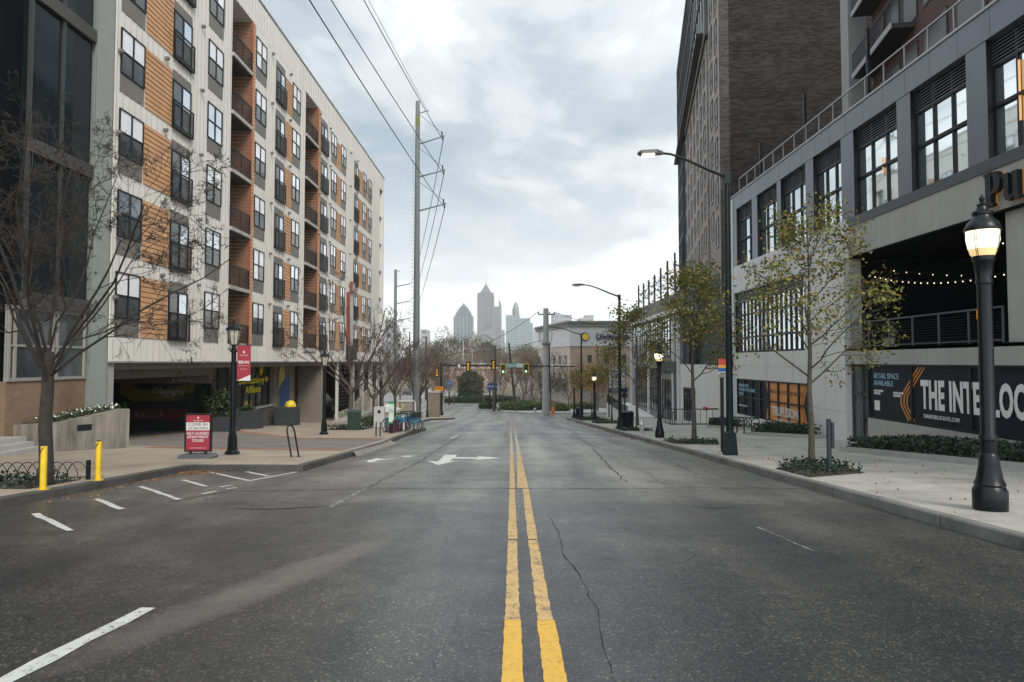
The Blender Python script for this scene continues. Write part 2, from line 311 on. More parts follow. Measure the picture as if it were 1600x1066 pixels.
# ------------------------------------------------------------------ ground
def gz(y):
    if y<=80: return -.0612*y
    if y>=100: return -5.508
    t=y-80; return -4.896-(.0612*t-.0612*t*t/40)
YS=[-40,-20,0,10,20,30,40,50,60,70,78,81,84,87,90,93,96,100]
def sheet(name,pts,off,m,parent=None,kind='structure',label=None,thick=0):
    """flat polygon given in plan, draped on the street slope by cutting it into strips"""
    import bmesh
    bm=bmesh.new(); vs=[bm.verts.new((x,y,0)) for x,y in pts]; bm.faces.new(vs)
    lo=min(p[1] for p in pts); hi=max(p[1] for p in pts)
    for y in [81,84,87,90,93,96,100]:
        if lo<y<hi: bmesh.ops.bisect_plane(bm,geom=bm.verts[:]+bm.edges[:]+bm.faces[:],plane_co=(0,y,0),plane_no=(0,1,0))
    bmesh.ops.recalc_face_normals(bm,faces=bm.faces)
    for f in bm.faces:
        if f.normal.z<0: f.normal_flip()
    if thick:
        ed=[e for e in bm.edges if len(e.link_faces)==1]
        r=bmesh.ops.extrude_edge_only(bm,edges=ed); nv=set(v for v in r['geom'] if isinstance(v,bmesh.types.BMVert))
    else: nv=set()
    mb=MB(); bm.verts.ensure_lookup_table(); bm.verts.index_update()
    mb.add([(v.co.x,v.co.y,gz(v.co.y)+(off if v not in nv else off-thick)) for v in bm.verts],[tuple(v.index for v in f.verts) for f in bm.faces]); bm.free()
    o=mb.build(name,m,parent)
    if kind: o['kind']=kind
    return o
g=MB()
ys=[-60,0]+YS[3:]+[160,400,1200,4000]; xs=[-3000,-400,-60,-16,0,14,60,400,3000]
vs=[(x,y,gz(y)-.06) for y in ys for x in xs]; nx=len(xs)
g.add(vs,[(j*nx+i,j*nx+i+1,(j+1)*nx+i+1,(j+1)*nx+i) for j in range(len(ys)-1) for i in range(nx-1)])
tag(g.build('ground',DIRT),'brown verge ground reaching to the horizon',kind='structure')
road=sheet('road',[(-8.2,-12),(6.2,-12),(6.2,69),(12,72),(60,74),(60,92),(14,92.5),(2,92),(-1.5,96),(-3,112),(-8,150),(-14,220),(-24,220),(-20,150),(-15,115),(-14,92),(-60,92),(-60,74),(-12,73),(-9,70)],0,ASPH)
LC=[(-7.85,-12),(-7.85,10.5),(-7.75,13),(-7.65,16.3),(-6.2,16.2),(-4.95,16.25),(-4.85,20.4),(-4.8,26.5),(-5.1,31.5),(-5.15,41),(-7.7,46),(-7.7,66),(-5.9,68.5),(-5.9,71),(-7,73),(-60,73)]
RC=[(5.6,-12),(5.6,64),(5.4,68),(6.6,71.2),(9.5,73),(60,74)]
swl=sheet('sidewalk',LC+[(-60,-12)],.15,WALKL,label=1)
swr=sheet('sidewalk',RC+[(60,-12)],.15,WALKR)
tag(swl,'tan concrete sidewalk on the left of the street'); tag(swr,'pale concrete sidewalk on the right of the street')
def kerb(path,side,m,w=.16,h=.154,name='kerb',label=None):
    mb=MB(); P=[Vector((x,y)) for x,y in path]; n=len(P); O=[]
    for i,p in enumerate(P):
        d=(P[min(i+1,n-1)]-P[max(i-1,0)]).normalized(); q=Vector((-d.y,d.x))*side
        O.append(p+q*w)
    for i in range(n-1):
        a,b,c,d=P[i],P[i+1],O[i+1],O[i]
        mb.add([(a.x,a.y,gz(a.y)-.03),(b.x,b.y,gz(b.y)-.03),(b.x-.0,b.y,gz(b.y)+h-.02),(a.x,a.y,gz(a.y)+h-.02),
                (d.x,d.y,gz(d.y)+h),(c.x,c.y,gz(c.y)+h),(a.x+(d.x-a.x)*.12,a.y+(d.y-a.y)*.12,gz(a.y)+h),(b.x+(c.x-b.x)*.12,b.y+(c.y-b.y)*.12,gz(b.y)+h)],[(0,1,2,3),(3,2,7,6),(6,7,5,4)])
    o=fixn(mb.build(name,m)); o['kind']='structure'; o['label']=label; return o
def dens(path,step=3):
    o=[path[0]]
    for a,b in zip(path,path[1:]):
        l=math.dist(a,b); k=max(1,int(l/step))
        for i in range(1,k+1): o.append((a[0]+(b[0]-a[0])*i/k,a[1]+(b[1]-a[1])*i/k))
    return o
def shift(path,dx): return [(x+dx,y) for x,y in path]
kerb(shift(LC[:-1],0.012),1,KERBD,label='dark kerb along the left sidewalk and its parking bay')
kerb(shift(RC[:-1],-.012),-1,KERB,label='weathered kerb along the right sidewalk')
# driveway, brick bands, apron
sheet('driveway',[(-5.2,21.6),(-5.2,28.1),(-9,28.6),(-16,37.2),(-24,37),(-24,24.6),(-14.4,24.3),(-9.9,22.5)],.154,mat('driveway grey',(.17,.15,.13),.8,vary=.22,vscale=.8,bump=.2))
BB=mat('red brick band',(.34,.13,.08),.8,vary=.2,vscale=6)
sheet('brick_band',[(-5.2,21.1),(-5.2,21.55),(-9.9,22.45),(-12,23.1),(-12.2,22.7),(-9.9,22.0)],.158,BB)
sheet('brick_band',[(-5.2,28.15),(-5.2,28.6),(-9,29.1),(-15.6,38.0),(-15.9,37.6),(-9,28.65)],.158,BB)
ap=MB(); ap.quad((-4.66,20.6,gz(20.6)+.006),(-4.60,27.6,gz(27.6)+.006),(-4.84,27.2,gz(27.2)+.156),(-4.86,21.0,gz(21.0)+.156)); a=ap.build('driveway_apron',mat('apron grey',(.20,.19,.17),.8,vary=.2,vscale=2)); a['kind']='structure'
# far side of the crossing
sheet('sidewalk',[(-1.5,96.5),(-2.9,113),(-7.6,150),(-5,150),(3,110),(16,101),(60,101),(60,92.8),(14,93),(2.2,92.6)],.12,mat('far paving',(.4,.39,.37),.8,vary=.1),thick=.14)
sheet('parking_lot',[(-40,119),(-16,119),(-20,152),(-40,152)],.02,mat('pale asphalt',(.2,.2,.2),.8,vary=.15))
sheet('grass_verge',[(-60,93),(-15.2,93),(-17,110),(-19,117),(-60,117)],.06,mat('winter grass',(.22,.19,.08),.95,vary=.3,vscale=1,bump=.4))
# ------------------------------------------------------------------ road markings (children of the road)
def strip(name,pts,m,off=.004): return sheet(name,pts,off,m,parent=road,kind=None)
def wob(x0,x1,y0,y1,m,name='centre_line',step=.5,j=.006):
    L_=[];R_=[];y=y0;n=max(2,int((y1-y0)/step)); 
    for i in range(n+1):
        yy=y0+(y1-y0)*i/n; t=i/n
        L_.append((x0[0]+(x0[1]-x0[0])*t+rnd.uniform(-j,j),yy)); R_.append((x1[0]+(x1[1]-x1[0])*t+rnd.uniform(-j,j),yy))
    return strip(name,L_+R_[::-1],m)
wob((-.062,-.056),(.066,.066),3.2,5.13,YELN,step=.06,j=.004); wob((.185,.185),(.318,.318),3.2,5.13,YELN,step=.06,j=.004)
wob((-.05,-.05),(.06,.055),5.135,8.1,YEL,step=.07,j=.006); wob((.19,.19),(.30,.30),5.135,8.1,YEL,step=.07,j=.006)
wob((-.05,-.045),(.06,.055),8.16,12.9,YEL); wob((.19,.20),(.30,.31),8.16,12.95,YEL)
wob((-.045,-.06),(.055,.04),13.0,22,YEL); wob((.10,.16),(.31,.27),13.0,22,YEL)
wob((-.06,-.16),(.04,-.05),22,62,YELP,step=3,j=.015); wob((.16,.06),(.27,.17),22,62,YELP,step=3,j=.015)
wob((-.16,-1.9),(-.05,-1.75),62,80,YELP,step=3); wob((.06,-1.5),(.17,-1.36),62,80,YELP,step=3)
wob((.11,.105),(.135,.135),9.9,12.6,WHTF,'lane_dash')
# lane dashes
def line(x0,y0,x1,y1,w,m,name='lane_dash',j=.008):
    d=Vector((x1-x0,y1-y0)); n=max(2,int(d.length/.35)); q=Vector((-d.y,d.x)).normalized()*w/2; A=[];B=[]
    for i in range(n+1):
        t=i/n; p=Vector((x0,y0))+d*t
        A.append(tuple(p+q*(1+rnd.uniform(-1,1)*j/w*4))); B.append(tuple(p-q*(1+rnd.uniform(-1,1)*j/w*4)))
    return strip(name,A+B[::-1],m)
line(-2.96,3.6,-2.86,5.44,.125,WHT)
for a,b,m_ in [(10.6,13.6,WHTF),(15,16.5,WHTF),(20.5,23.0,WHTF),(31.5,34.8,WHT),(44,47,WHTF),(56,59,WHTF)]: line(-2.8,a,-2.75,b,.1,m_)
line(3.28,7.5,3.18,8.95,.035,WHTF)
for a,b,m_ in [(14,17,WHTF),(24.5,28,WHTF),(36,42.5,WHT),(52,55,WHTF)]: line(3.1,a,3.12,b,.1,m_)
for a,b,c,d_,m_ in [(-6.96,10.05,-5.57,8.7,WHT),(-6.98,11.56,-5.92,10.45,WHT),(-7.2,13.34,-5.55,11.48,WHT),(-6.92,14.45,-5.9,13.3,WHT),(-7.02,16.0,-5.42,14.25,WHT),(-6.25,16.15,-5.38,15.2,WHT)]: line(a,b,c,d_,.1,m_,'parking_line')
line(-5.45,14.2,-5.05,16.1,.1,WHT,'parking_line'); line(-5.6,13.2,-5.5,13.5,.09,WHT,'parking_line'); line(-5.35,12.9,-5.25,13.1,.09,WHT,'parking_line'); line(-5.5,12.2,-5.4,12.6,.09,WHT,'parking_line'); line(-5.15,11.5,-4.9,11.6,.07,WHTF,'parking_line')
# turn arrow measured on the ground (stem + two heads)
strip('turn_arrow',[(-2.4,19.35),(-1.93,17.9),(-1.43,19.43),(-1.73,19.0),(-1.71,19.95),(-.98,19.92),(-1.10,19.45),(-.29,20.11),(-1.05,20.95),(-.98,20.4),(-1.68,20.55),(-1.72,21.42),(-2.09,21.42),(-2.05,18.95)],WHTN)
strip('turn_arrow',[(-4.43,18.85),(-4.06,19.25),(-3.91,18.65),(-3.76,18.72),(-3.76,19.35),(-3.23,20.11),(-3.72,19.8),(-3.98,20.2),(-4.02,19.5)],WHTN)
strip('turn_arrow',[(-3.35,20.6),(-3.3,21.1),(-2.98,21.1),(-3.05,20.6)],WHTN)
# cracks
def crack(pts,w,m=CRK,seed=1,j=.05):
    r=random.Random(seed); P=dens(pts,.16); A=[];B=[]
    c=Vector((0,0))
    for i,p in enumerate(P):
        a=Vector(P[max(0,i-1)]);b=Vector(P[min(len(P)-1,i+1)]); d=(b-a).normalized(); q=Vector((-d.y,d.x)); k=r.uniform(-j,j)*.5; ww=w*r.uniform(.3,1.2)*(.3 if i in(0,len(P)-1) else 1)
        A.append(tuple(Vector(p)+q*(k+ww/2))); B.append(tuple(Vector(p)+q*(k-ww/2)))
    mb=MB(); n=len(A)
    mb.add([(x,y,gz(y)+.0065) for x,y in A+B],[(i,i+1,n+i+1,n+i) for i in range(n-1)])
    return mb.build('crack',m,road)
crack([(.52,9.9),(.58,8.3),(.55,7.2),(.64,6.3)],.009,seed=2); crack([(.64,6.3),(.66,5.6),(.62,5.0),(.59,4.4),(.60,3.6)],.007,seed=3)
crack([(-5.2,12.5),(-3,12.85),(-1.3,12.95),(.4,13.0),(2,12.9),(3.6,13.1),(5.5,12.9)],.035,seed=4,j=.09)
crack([(-4,11.35),(-2,11.4),(0,11.45),(.45,11.5)],.018,mat('pale crack',(.25,.24,.23),.9),seed=5,j=.03)
crack([(-4.3,10.5),(-3.6,10.45),(-2.9,10.75)],.05,seed=6); crack([(-2.78,12.9),(-2.55,18),(-2.6,24),(-2.5,33)],.025,seed=7,j=.1)
crack([(2.3,14),(2.6,20),(3.0,26),(3.1,33),(2.4,34.5)],.03,seed=8,j=.12); crack([(1.4,9.0),(1.75,8.2),(1.95,7.3),(1.7,6.9),(2.3,6.2)],.006,seed=9)
crack([(2.75,10.6),(3.35,10.5)],.05,seed=10); crack([(-.5,41),(1.4,41.2)],.12,seed=12); crack([(-5.6,11.2),(-5.1,12.6)],.05,seed=13)
crack([(-.35,33),(-.3,40)],.03,seed=14,j=.1); crack([(4.2,15),(4.4,22),(4.1,30)],.02,seed=15,j=.15)
# worn pale streak in the near left lane and leaf litter by the kerb
lt=MB(); r=random.Random(5)
for i in range(700):
    y=r.choice([r.uniform(11,16.2),r.gauss(15.9,.3),r.gauss(15.9,.25)]); lo=-7.55; x=lo+abs(r.gauss(0,.16 if y<15.4 else .4)) 
    if y>16.15: continue
    lt.leaf((x,y,gz(y)+.012+r.random()*.02),.034,r)
for i in range(260):
    y=r.uniform(30,58); lt.leaf((5.55-abs(r.gauss(0,.2)),y,gz(y)+.015),.07,r)
for i in range(120):
    y=r.uniform(8,32); x=r.uniform(5.8,9.5); lt.leaf((x,y,gz(y)+.17),.045,r)
tag(lt.build('leaf_litter',LITTER),'brown fallen leaves gathered along the kerbs',kind='stuff')
# ------------------------------------------------------------------ left apartment building
XL=-14.3
apt=thing('apartment_building','long pale sided apartment block with orange panels and recessed balconies','building',(XL,50,gz(50)))
REC=[(34.3,36.95),(46.7,49.7)]
mb=MB()
mb.box(-40,24.25,1.62,-16.2,75.6,21.6)                       # core
edges=[24.22,34.3,36.95,46.7,49.7,75.7]
for a,b in [(24.22,34.3),(36.95,46.7),(49.7,73.2),(74.9,75.7)]: mb.box(-16.25,a,2.45,XL,b,20.35)
mb.box(-16.2,24.22,20.35,XL+.004,75.7,22.0); mb.box(-40,24.25,21.6,-39.7,75.7,22); mb.box(-16.25,24.22,1.6,XL+.004,75.7,2.45)
mb.box(-15.9,73.2,2.45,-15.4,74.9,20.35)
WALLMB=mb; mb=MB()
y=24.4
while y<75.6:
    mb.box(XL,y-.014,20.4,XL+.03,y+.014,22.0); mb.box(XL,y-.014,1.6,XL+.03,y+.014,2.44); y+=.46
for a,b in [(24.25,24.45),(26.2,26.2),(30.1,31.5),(33.35,34.25),(39.15,40.65),(45.5,46.65),(52.4,53.3),(58.2,61.2),(69,73.1)]:
    y=a+.02
    while y<b:
        mb.box(XL,y-.013,2.46,XL+.028,y+.013,20.34); y+=.36
ROW=[4.87+2.99*k for k in range(6)]
for zt in ROW[:5]:
    for a,b in [(24.5,30.0),(31.6,33.2),(37.5,39.1),(40.75,45.4),(50.5,52.3),(53.4,58.1),(61.3,68.9)]:
        y=a+.2
        while y<b: mb.box(XL,y-.013,zt+.03,XL+.028,y+.013,zt+.62); y+=.4
fixn(WALLMB.build('wall',SIDW,apt)); mb.build('siding_seams',mat('siding seam',(.42,.40,.36),.6),apt)
cp=MB(); cp.box(XL-.3,24.2,22.0,XL+.06,75.75,22.09); cp.box(XL-.02,24.2,1.55,XL+.05,75.72,1.61); cp.build('coping',mat('coping metal',(.3,.3,.29),.5,metal=.3),apt)
ea=MB(); ea.box(-16.4,24.12,-2.2+.0,-14.31,24.2,22.05); ea.box(-14.95,24.06,1.6,-14.9,24.12,22.0)
for z in (4,9.9,15.8,21): ea.box(-16.4,24.105,z,-14.31,24.118,z+.03)
ea.build('corner_cladding',CORN,apt)
# lap siding
def lap(a,b,z0,z1,x=XL,d=.035,pitch=.2,mb=None,axis='Y'):
    z=z0
    while z<z1-.02:
        t=min(z+pitch-.022,z1)
        if axis=='Y': mb.add([(x+d,a,z),(x+d,b,z),(x+d*.45,b,t),(x+d*.45,a,t),(x,a,z),(x,b,z),(x,a,t),(x,b,t)],[(0,1,2,3),(4,5,1,0),(3,2,7,6),(0,3,6,4),(1,5,7,2)])
        else: mb.add([(a,x-d,z),(b,x-d,z),(b,x-d*.45,t),(a,x-d*.45,t),(a,x,z),(b,x,z),(a,x,t),(b,x,t)],[(0,1,2,3),(4,5,1,0),(3,2,7,6),(0,3,6,4),(1,5,7,2)])
        z+=pitch
def gobox(mb,a,b,z0,z1): mb.box(XL-.02,a,z0,XL+.006,b,z1)
GAPM=mat('siding gap brown',(.16,.075,.03),.8)
for k,zt in enumerate(ROW):
    lo=zt-2.36
    for a,b in [(26.2,28.25),(42.4,43.8),(55.02,56.5),(62.85,64.75),(66.35,67.35)]:
        hi=zt-(.0 if k<5 else .25)
        p=MB(); lap(a,b,lo,hi,mb=p); q=MB(); gobox(q,a,b,lo,hi)
        o=p.build('siding_panel',ORNG,apt); o2=q.build('backing_strip',GAPM,o)
# edge strips of the recesses, side walls inside them
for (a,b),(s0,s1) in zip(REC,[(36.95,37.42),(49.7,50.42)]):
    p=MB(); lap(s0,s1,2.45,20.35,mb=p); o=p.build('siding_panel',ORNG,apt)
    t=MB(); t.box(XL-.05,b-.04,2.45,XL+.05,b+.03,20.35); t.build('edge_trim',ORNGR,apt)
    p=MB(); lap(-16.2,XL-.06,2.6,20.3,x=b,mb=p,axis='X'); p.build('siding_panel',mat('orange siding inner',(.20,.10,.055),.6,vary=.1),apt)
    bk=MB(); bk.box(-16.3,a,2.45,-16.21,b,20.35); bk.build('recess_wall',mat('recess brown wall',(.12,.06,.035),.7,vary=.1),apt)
# window prototypes built once, then copied
def win_proto(w,h,kind):
    f=MB(); d=.042
    for (y0,y1,z0,z1) in [(0,w,h-d,h),(0,w,0,d),(0,d,0,h),(w-d,w,0,h),(w/2-.03,w/2+.03,0,h),(0,w,h*.5-.03,h*.5+.02)]: f.box(0,y0,z0,.055,y1,z1)
    o=f.build('window',DKM,None); o.parent=apt
    for i in range(2):
        y0,y1=(d,w/2-.035) if i==0 else (w/2+.035,w-d)
        for j,(z0,z1) in enumerate([(d,h*.5-.03),(h*.5+.02,h-d)]):
            top=j==1
            m={'A':WHB if top else DGL,'B':WHB if (top or i==0) else DGL2,'C':BLB if top else DGL,'D':WHB if top else DGL2,'E':BLB}[kind]
            q=MB(); q.add([(.02,y0,z0),(.02,y1,z0),(.02,y1,z1),(.02,y0,z1)],[(0,1,2,3)])
            pn=q.build('pane',m,None); pn.parent=o
    sp=MB(); sp.box(0,0,-.67,.02,w,-.012); s_=sp.build('spandrel_panel',GREYP,None); s_.parent=o
    return o
def loc_of(x,y,z): 
    r_=rootloc(apt); return (x-r_.x,y-r_.y,z-r_.z)
cols=[(24.5,1.65),(31.6,1.6),(37.5,1.58),(43.85,1.55),(53.4,1.6),(56.52,1.58),(64.8,1.5),(67.4,1.5)]
r=random.Random(11); protos={}
for ci,(y0,w) in enumerate(cols):
    for k,zt in enumerate(ROW):
        kd='CAABCDAB'[(ci*3+k*5+r.randint(0,2))%8]
        if ci==0: kd='DCAAAA'[k] if k else 'A'
        if ci==1 and k==3: kd='E'
        if ci==1 and k in(0,2,4): kd='D'
        key=(kd,round(w,1))
        if key not in protos: protos[key]=win_proto(round(w,1),1.69,kd); o=protos[key]; o.location=loc_of(XL+.005,y0,zt-1.7)
        else: o=dup(protos[key],loc=loc_of(XL+.005,y0,zt-1.7))
def juliet_proto(w):
    f=MB(); h=2.0; d=.06
    for (y0,y1,z0,z1) in [(0,w,h-d,h),(0,w,0,d),(0,d,0,h),(w-d,w,0,h),(w/2-.04,w/2+.04,0,h)]: f.box(0,y0,z0,.05,y1,z1)
    o=f.build('balcony_door',DKM,None); o.parent=apt
    for i,(a,b) in enumerate([(d,w/2-.04),(w/2+.04,w-d)]):
        q=MB(); q.add([(.02,a,d),(.02,b,d),(.02,b,h-d),(.02,a,h-d)],[(0,1,2,3)]); pn=q.build('pane',DGL if i==0 else BLB,None); pn.parent=o
        if i==1:
            q=MB(); q.box(.021,a,d,.024,b,h*.52); pn=q.build('pane',DGL2,None); pn.parent=o
    hp=MB(); hp.box(0,-.0,h+.01,.02,w,h+.42); s_=hp.build('head_panel',GREYP,None); s_.parent=o
    rl=MB(); rl.box(.0,-.05,-.08,.16,w+.05,-.02); rl.box(.1,-.05,1.05,.15,w+.07,1.1); rl.box(.1,-.05,.04,.14,w+.05,.07)
    k=int(w/.1)
    for i in range(k+1): y=i*w/k; rl.box(.115,y-.008,.07,.131,y+.008,1.05)
    rl.box(.1,-.05,-.02,.15,-.01,1.1); rl.box(.1,w+.01,-.02,.15,w+.05,1.1)
    s_=rl.build('railing',DKM,None); s_.parent=o
    return o
jp={}
for y0,w in [(28.3,1.65),(40.75,1.6),(50.5,1.75),(61.3,1.5)]:
    for k,zt in enumerate(ROW):
        if w not in jp: jp[w]=juliet_proto(w); jp[w].location=loc_of(XL+.005,y0,zt-2.32)
        else: dup(jp[w],loc=loc_of(XL+.005,y0,zt-2.32))
# recessed balconies
for a,b in REC:
    for k,zt in enumerate(ROW):
        z=zt-2.4
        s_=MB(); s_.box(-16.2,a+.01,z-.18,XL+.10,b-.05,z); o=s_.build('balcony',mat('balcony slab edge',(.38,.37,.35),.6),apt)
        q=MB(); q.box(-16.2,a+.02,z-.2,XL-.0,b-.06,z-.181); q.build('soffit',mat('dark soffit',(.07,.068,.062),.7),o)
        rl=MB(); rl.box(XL+.02,a+.03,z+1.02,XL+.07,b-.08,z+1.07); rl.box(XL+.03,a+.03,z+.08,XL+.06,b-.08,z+.11)
        n=int((b-a)/.11)
        for i in range(n+1): y=a+.05+i*(b-a-.15)/n; rl.box(XL+.035,y-.009,z+.1,XL+.053,y+.009,z+1.03)
        for y in (a+.05,(a+b)/2,b-.1): rl.box(XL+.02,y-.02,z,XL+.065,y+.02,z+1.07)
        rl.build('railing',DKM,o)
        q=MB(); q.box(-16.2,a+.3,z,-16.17,b-.3,z+2.05); dr=q.build('balcony_door',DKM,o)
        q=MB(); q.box(-16.17,a+.02,z+.1,-14.55,a+.05,z+2.3)
# vents
v0=MB(); v0.box(0,0,0,.16,.13,.10); v0.box(.04,.02,-.04,.13,.11,0); first=None
for y0,dz in [(24.33,-.9),(27.6,.3),(30.8,.25),(39.9,.15),(43.2,.3),(49.95,.2),(52.8,.1),(59.6,.25),(62.2,.3)]:
    for k,zt in enumerate(ROW):
        if first is None: first=v0.build('vent_hood',GREYP,None); first.parent=apt; first.location=loc_of(XL+.02,y0,zt+dz-.1)
        else: dup(first,loc=loc_of(XL+.02,y0,zt+dz-.1))
sl_=MB(); sl_.box(XL-.4,73.25,2.5,XL-.35,74.85,20.3)
for k in range(7): sl_.box(XL-.34,73.22,2.5+2.97*k,XL-.1,74.88,2.65+2.97*k)
sl_.build('stair_slot_glass',DGL,apt)
# blade sign high on the corner pier
bs=thing('blade_sign','tall white blade sign with red top square on the apartment block','sign',(XL,59.7,4.0))
q=MB(); q.box(XL+.02,59.3,2.9,XL+.12,60.9,8.0); q.build('panel',mat('sign white',(.42,.42,.40),.5,vary=.15,vscale=2),bs)
q=MB(); q.box(XL+.02,58.85,3.0,XL+.25,59.15,7.6); q.build('spine',mat('sign dark red',(.22,.035,.03),.5),bs)
q=MB(); q.box(XL+.13,59.5,7.7,XL+.3,60.8,8.6); t_=q.build('logo_box',mat('sign brown red',(.20,.06,.04),.5),bs)
text('e',.75,mat('sign letter white',(.75,.75,.73),.5),(XL+.31,60.15,8.2),'L','lettering',bs,bold=.02)
q=MB(); q.box(XL+.02,58.8,1.75,XL+.4,61.2,2.95); q.build('lower_box',DKM,bs)
# ------------------------------------------------------------------ ground floor of the left building (set back under the siding)
gf=thing('garage_entrance','dark garage opening under the apartment block with painted band mural inside','garage',(-18,30,gz(30)))
q=MB(); q.box(-40,24.3,1.3,-14.5,75.5,1.598); q.build('soffit',mat('soffit beige',(.16,.155,.14),.8),gf)
q=MB(); q.box(-21.3,37.0,-3.5,-21.2,37.1,1.3); q.box(-22,36.6,-3.6,-16.6,36.8,1.3); q.box(-24.2,24.3,-3.6,-24,37,1.3); q.build('back_wall',DKWALL,gf)
q=MB(); q.box(-24,35.9,.45,-15.9,36.3,1.3); q.box(-15.95,24.3+.1,.9,-15.6,35.9,1.29); q.build('beam',mat('beam beige',(.17,.165,.15),.8,vary=.1),gf)
q=MB(); q.box(-14.75,24.25,-2.0,-14.35,24.65,1.55); q.build('pillar',CONC,gf)
MUY=mat('mural yellow',(.12,.11,.02),.7); MUR=mat('mural red',(.11,.02,.028),.7)
q=MB(); yy=36.55
q.prism([(-21.0,1.0),(-20.4,1.0),(-20.3,.35),(-19.9,.1),(-18.6,.1),(-16.9,.5),(-17.1,-.45),(-17.6,-.5),(-20.2,-.55),(-20.9,-.15)],yy,yy+.03,axis=1); fixn(q.build('mural_band',MUY,gf))
q=MB(); q.prism([(-21.2,-.95),(-17.3,-.95),(-17.5,-1.5),(-21.2,-1.5)],yy,yy+.03,axis=1); fixn(q.build('mural_band',MUR,gf))
ML=mat('mural letters',(.3,.3,.28),.6)
text('Community',.36,ML,(-18.3,36.5,.0),'F','lettering',gf,xs=1.0,bold=.01); text('BELLA',.42,mat('mural grey letters',(.2,.2,.2),.6),(-19.3,36.5,-1.25),'F','lettering',gf,spacing=1.5)
# storefront
sf=thing('dermatology_storefront','blue glass ground floor storefront with yellow window lettering and grey brick sill','shop front',(-16.6,42,gz(42)))
XS=-16.3
q=MB(); q.box(XS-3,36.9,-3.4,XS-.1,52.5,1.3); q.build('wall',DKWALL,sf)
q=MB(); q.box(XS-.1,39.2,-3.4,XS+.35,45.9,-1.35); q.build('sill_wall',brick('grey block',(.10,.10,.10),(.13,.13,.125),(.07,.07,.07),.4,.2,.01),sf)
q=MB(); q.box(XS-.1,39.2,-1.35,XS+.42,46,-1.25); q.build('sill_cap',CONC,sf)
ys_=[37.0,37.9,39.2,40.3,41.4,42.5,43.6,44.7,45.8]
q=MB()
for y in ys_: q.box(XS-.06,y-.05,-1.3 if y>38 else -2.6,XS+.06,y+.05,1.3)
q.box(XS-.05,37,.45,XS+.05,45.8,.53); q.box(XS-.05,39.2,-1.3,XS+.05,45.8,-1.2); q.build('window_frame',DKM,sf)
SGL=mat('storefront blue glass',(.022,.04,.055),.06,spec=1.0,vary=.6,vscale=1.3)
for a,b in zip(ys_,ys_[1:]):
    q=MB(); z0=-1.2 if a>38.5 else -2.6; q.add([(XS,a+.05,z0),(XS,b-.05,z0),(XS,b-.05,1.28),(XS,a+.05,1.28)],[(0,1,2,3)]); q.build('window_pane',SGL if a!=37.9 else DKWALL,sf)
YLT=mat('yellow lettering',(.75,.62,.02),.6); XT=XS+.08
text('Dermatology',.62,YLT,(XT,42.7,.42),'L','lettering',sf,bold=.012,width=4.2); text('Affiliates',.62,YLT,(XT,42.95,-.16),'L','lettering',sf,bold=.012,width=2.6)
q=MB(); q.lathe([(.02,-.32),(.14,.0),(.1,.25),(.02,.3)],(XT,44.2,1.0),8); q.lathe([(.02,-.2),(.13,0),(.02,.2)],(XT,45.2,.45),8); q.build('lettering_dots',YLT,sf)
q=MB(); q.box(XS-.2,45.95,-3.4,XS+.35,50.2,1.3); q.build('pillar',mat('warm grey pillar',(.19,.165,.14),.8,vary=.12,vscale=1),sf)
q=MB(); q.box(XS+.36,47.0,-1.5,XS+.40,48.9,.65); dr=q.build('blue_panel',mat('royal blue panel',(.01,.06,.20),.5),sf)
def ell(mb,x,cy,cz,ry,rz,n=20,th=.02): mb.prism([(cy+ry*math.cos(6.2832*i/n),cz+rz*math.sin(6.2832*i/n)) for i in range(n)],x,x+th,axis=0)
q=MB(); ell(q,XS+.41,47.2,.75,.6,.55); q.prism([(46.6,.7),(47.2,.2),(46.65,-.25)],XS+.41,XS+.43,axis=0); fixn(q.build('quote_mark_disc',mat('mustard',(.55,.42,.09),.6),sf))
q=MB(); q.box(XS-.6,50.2,-3.6,XS-.5,52.4,1.3); q.build('door',DKM,sf)
q=MB(); q.box(XS-.5,52.4,-3.7,XS+1.75,52.9,1.3); q.build('side_wall',mat('warm grey pillar',(.19,.165,.14)),sf)
wp=MB(); wp.box(-14.6,56.6,-3.6,-14.4,56.85,1.55); wp.build('white_post',mat('white post',(.55,.55,.5),.6),sf)
# open parking level beyond
pk=thing('parking_level','open parking level behind thin horizontal cable rails under the apartment block','parking level',(-16,64,gz(64)))
q=MB(); q.box(-26,57,-4.6,-25.8,75,1.3); q.box(-26,75.2,-4.6,-14.6,75.4,1.3); q.build('back_wall',mat('parking grey wall',(.10,.10,.095),.8,vary=.2,vscale=.5),pk)
for y in (62.2,66.2,70.2,74.2): q=MB(); q.box(-14.75,y,-4.6,-14.4,y+.4,1.55); q.build('pillar',mat('pale pillar',(.42,.41,.38),.7),pk)
q=MB()
for i in range(9):
    for a,b in [(57,62.2),(62.6,66.2)]: q.box(-14.56,a,-2.1+i*.28,-14.53,b,-2.08+i*.28)
q.build('cable_rail',ALU,pk)
STN=bpy.data.materials.new('stone rubble'); STN.use_nodes=True; t=STN.node_tree; b=t.nodes['Principled BSDF']; b.inputs['Roughness'].default_value=.9
g_=t.nodes.new('ShaderNodeNewGeometry'); vo=t.nodes.new('ShaderNodeTexVoronoi'); vo.feature='DISTANCE_TO_EDGE'; vo.inputs['Scale'].default_value=2.6; L(t,g_.outputs['Position'],vo.inputs['Vector'])
v2=t.nodes.new('ShaderNodeTexVoronoi'); v2.inputs['Scale'].default_value=2.6; L(t,g_.outputs['Position'],v2.inputs['Vector'])
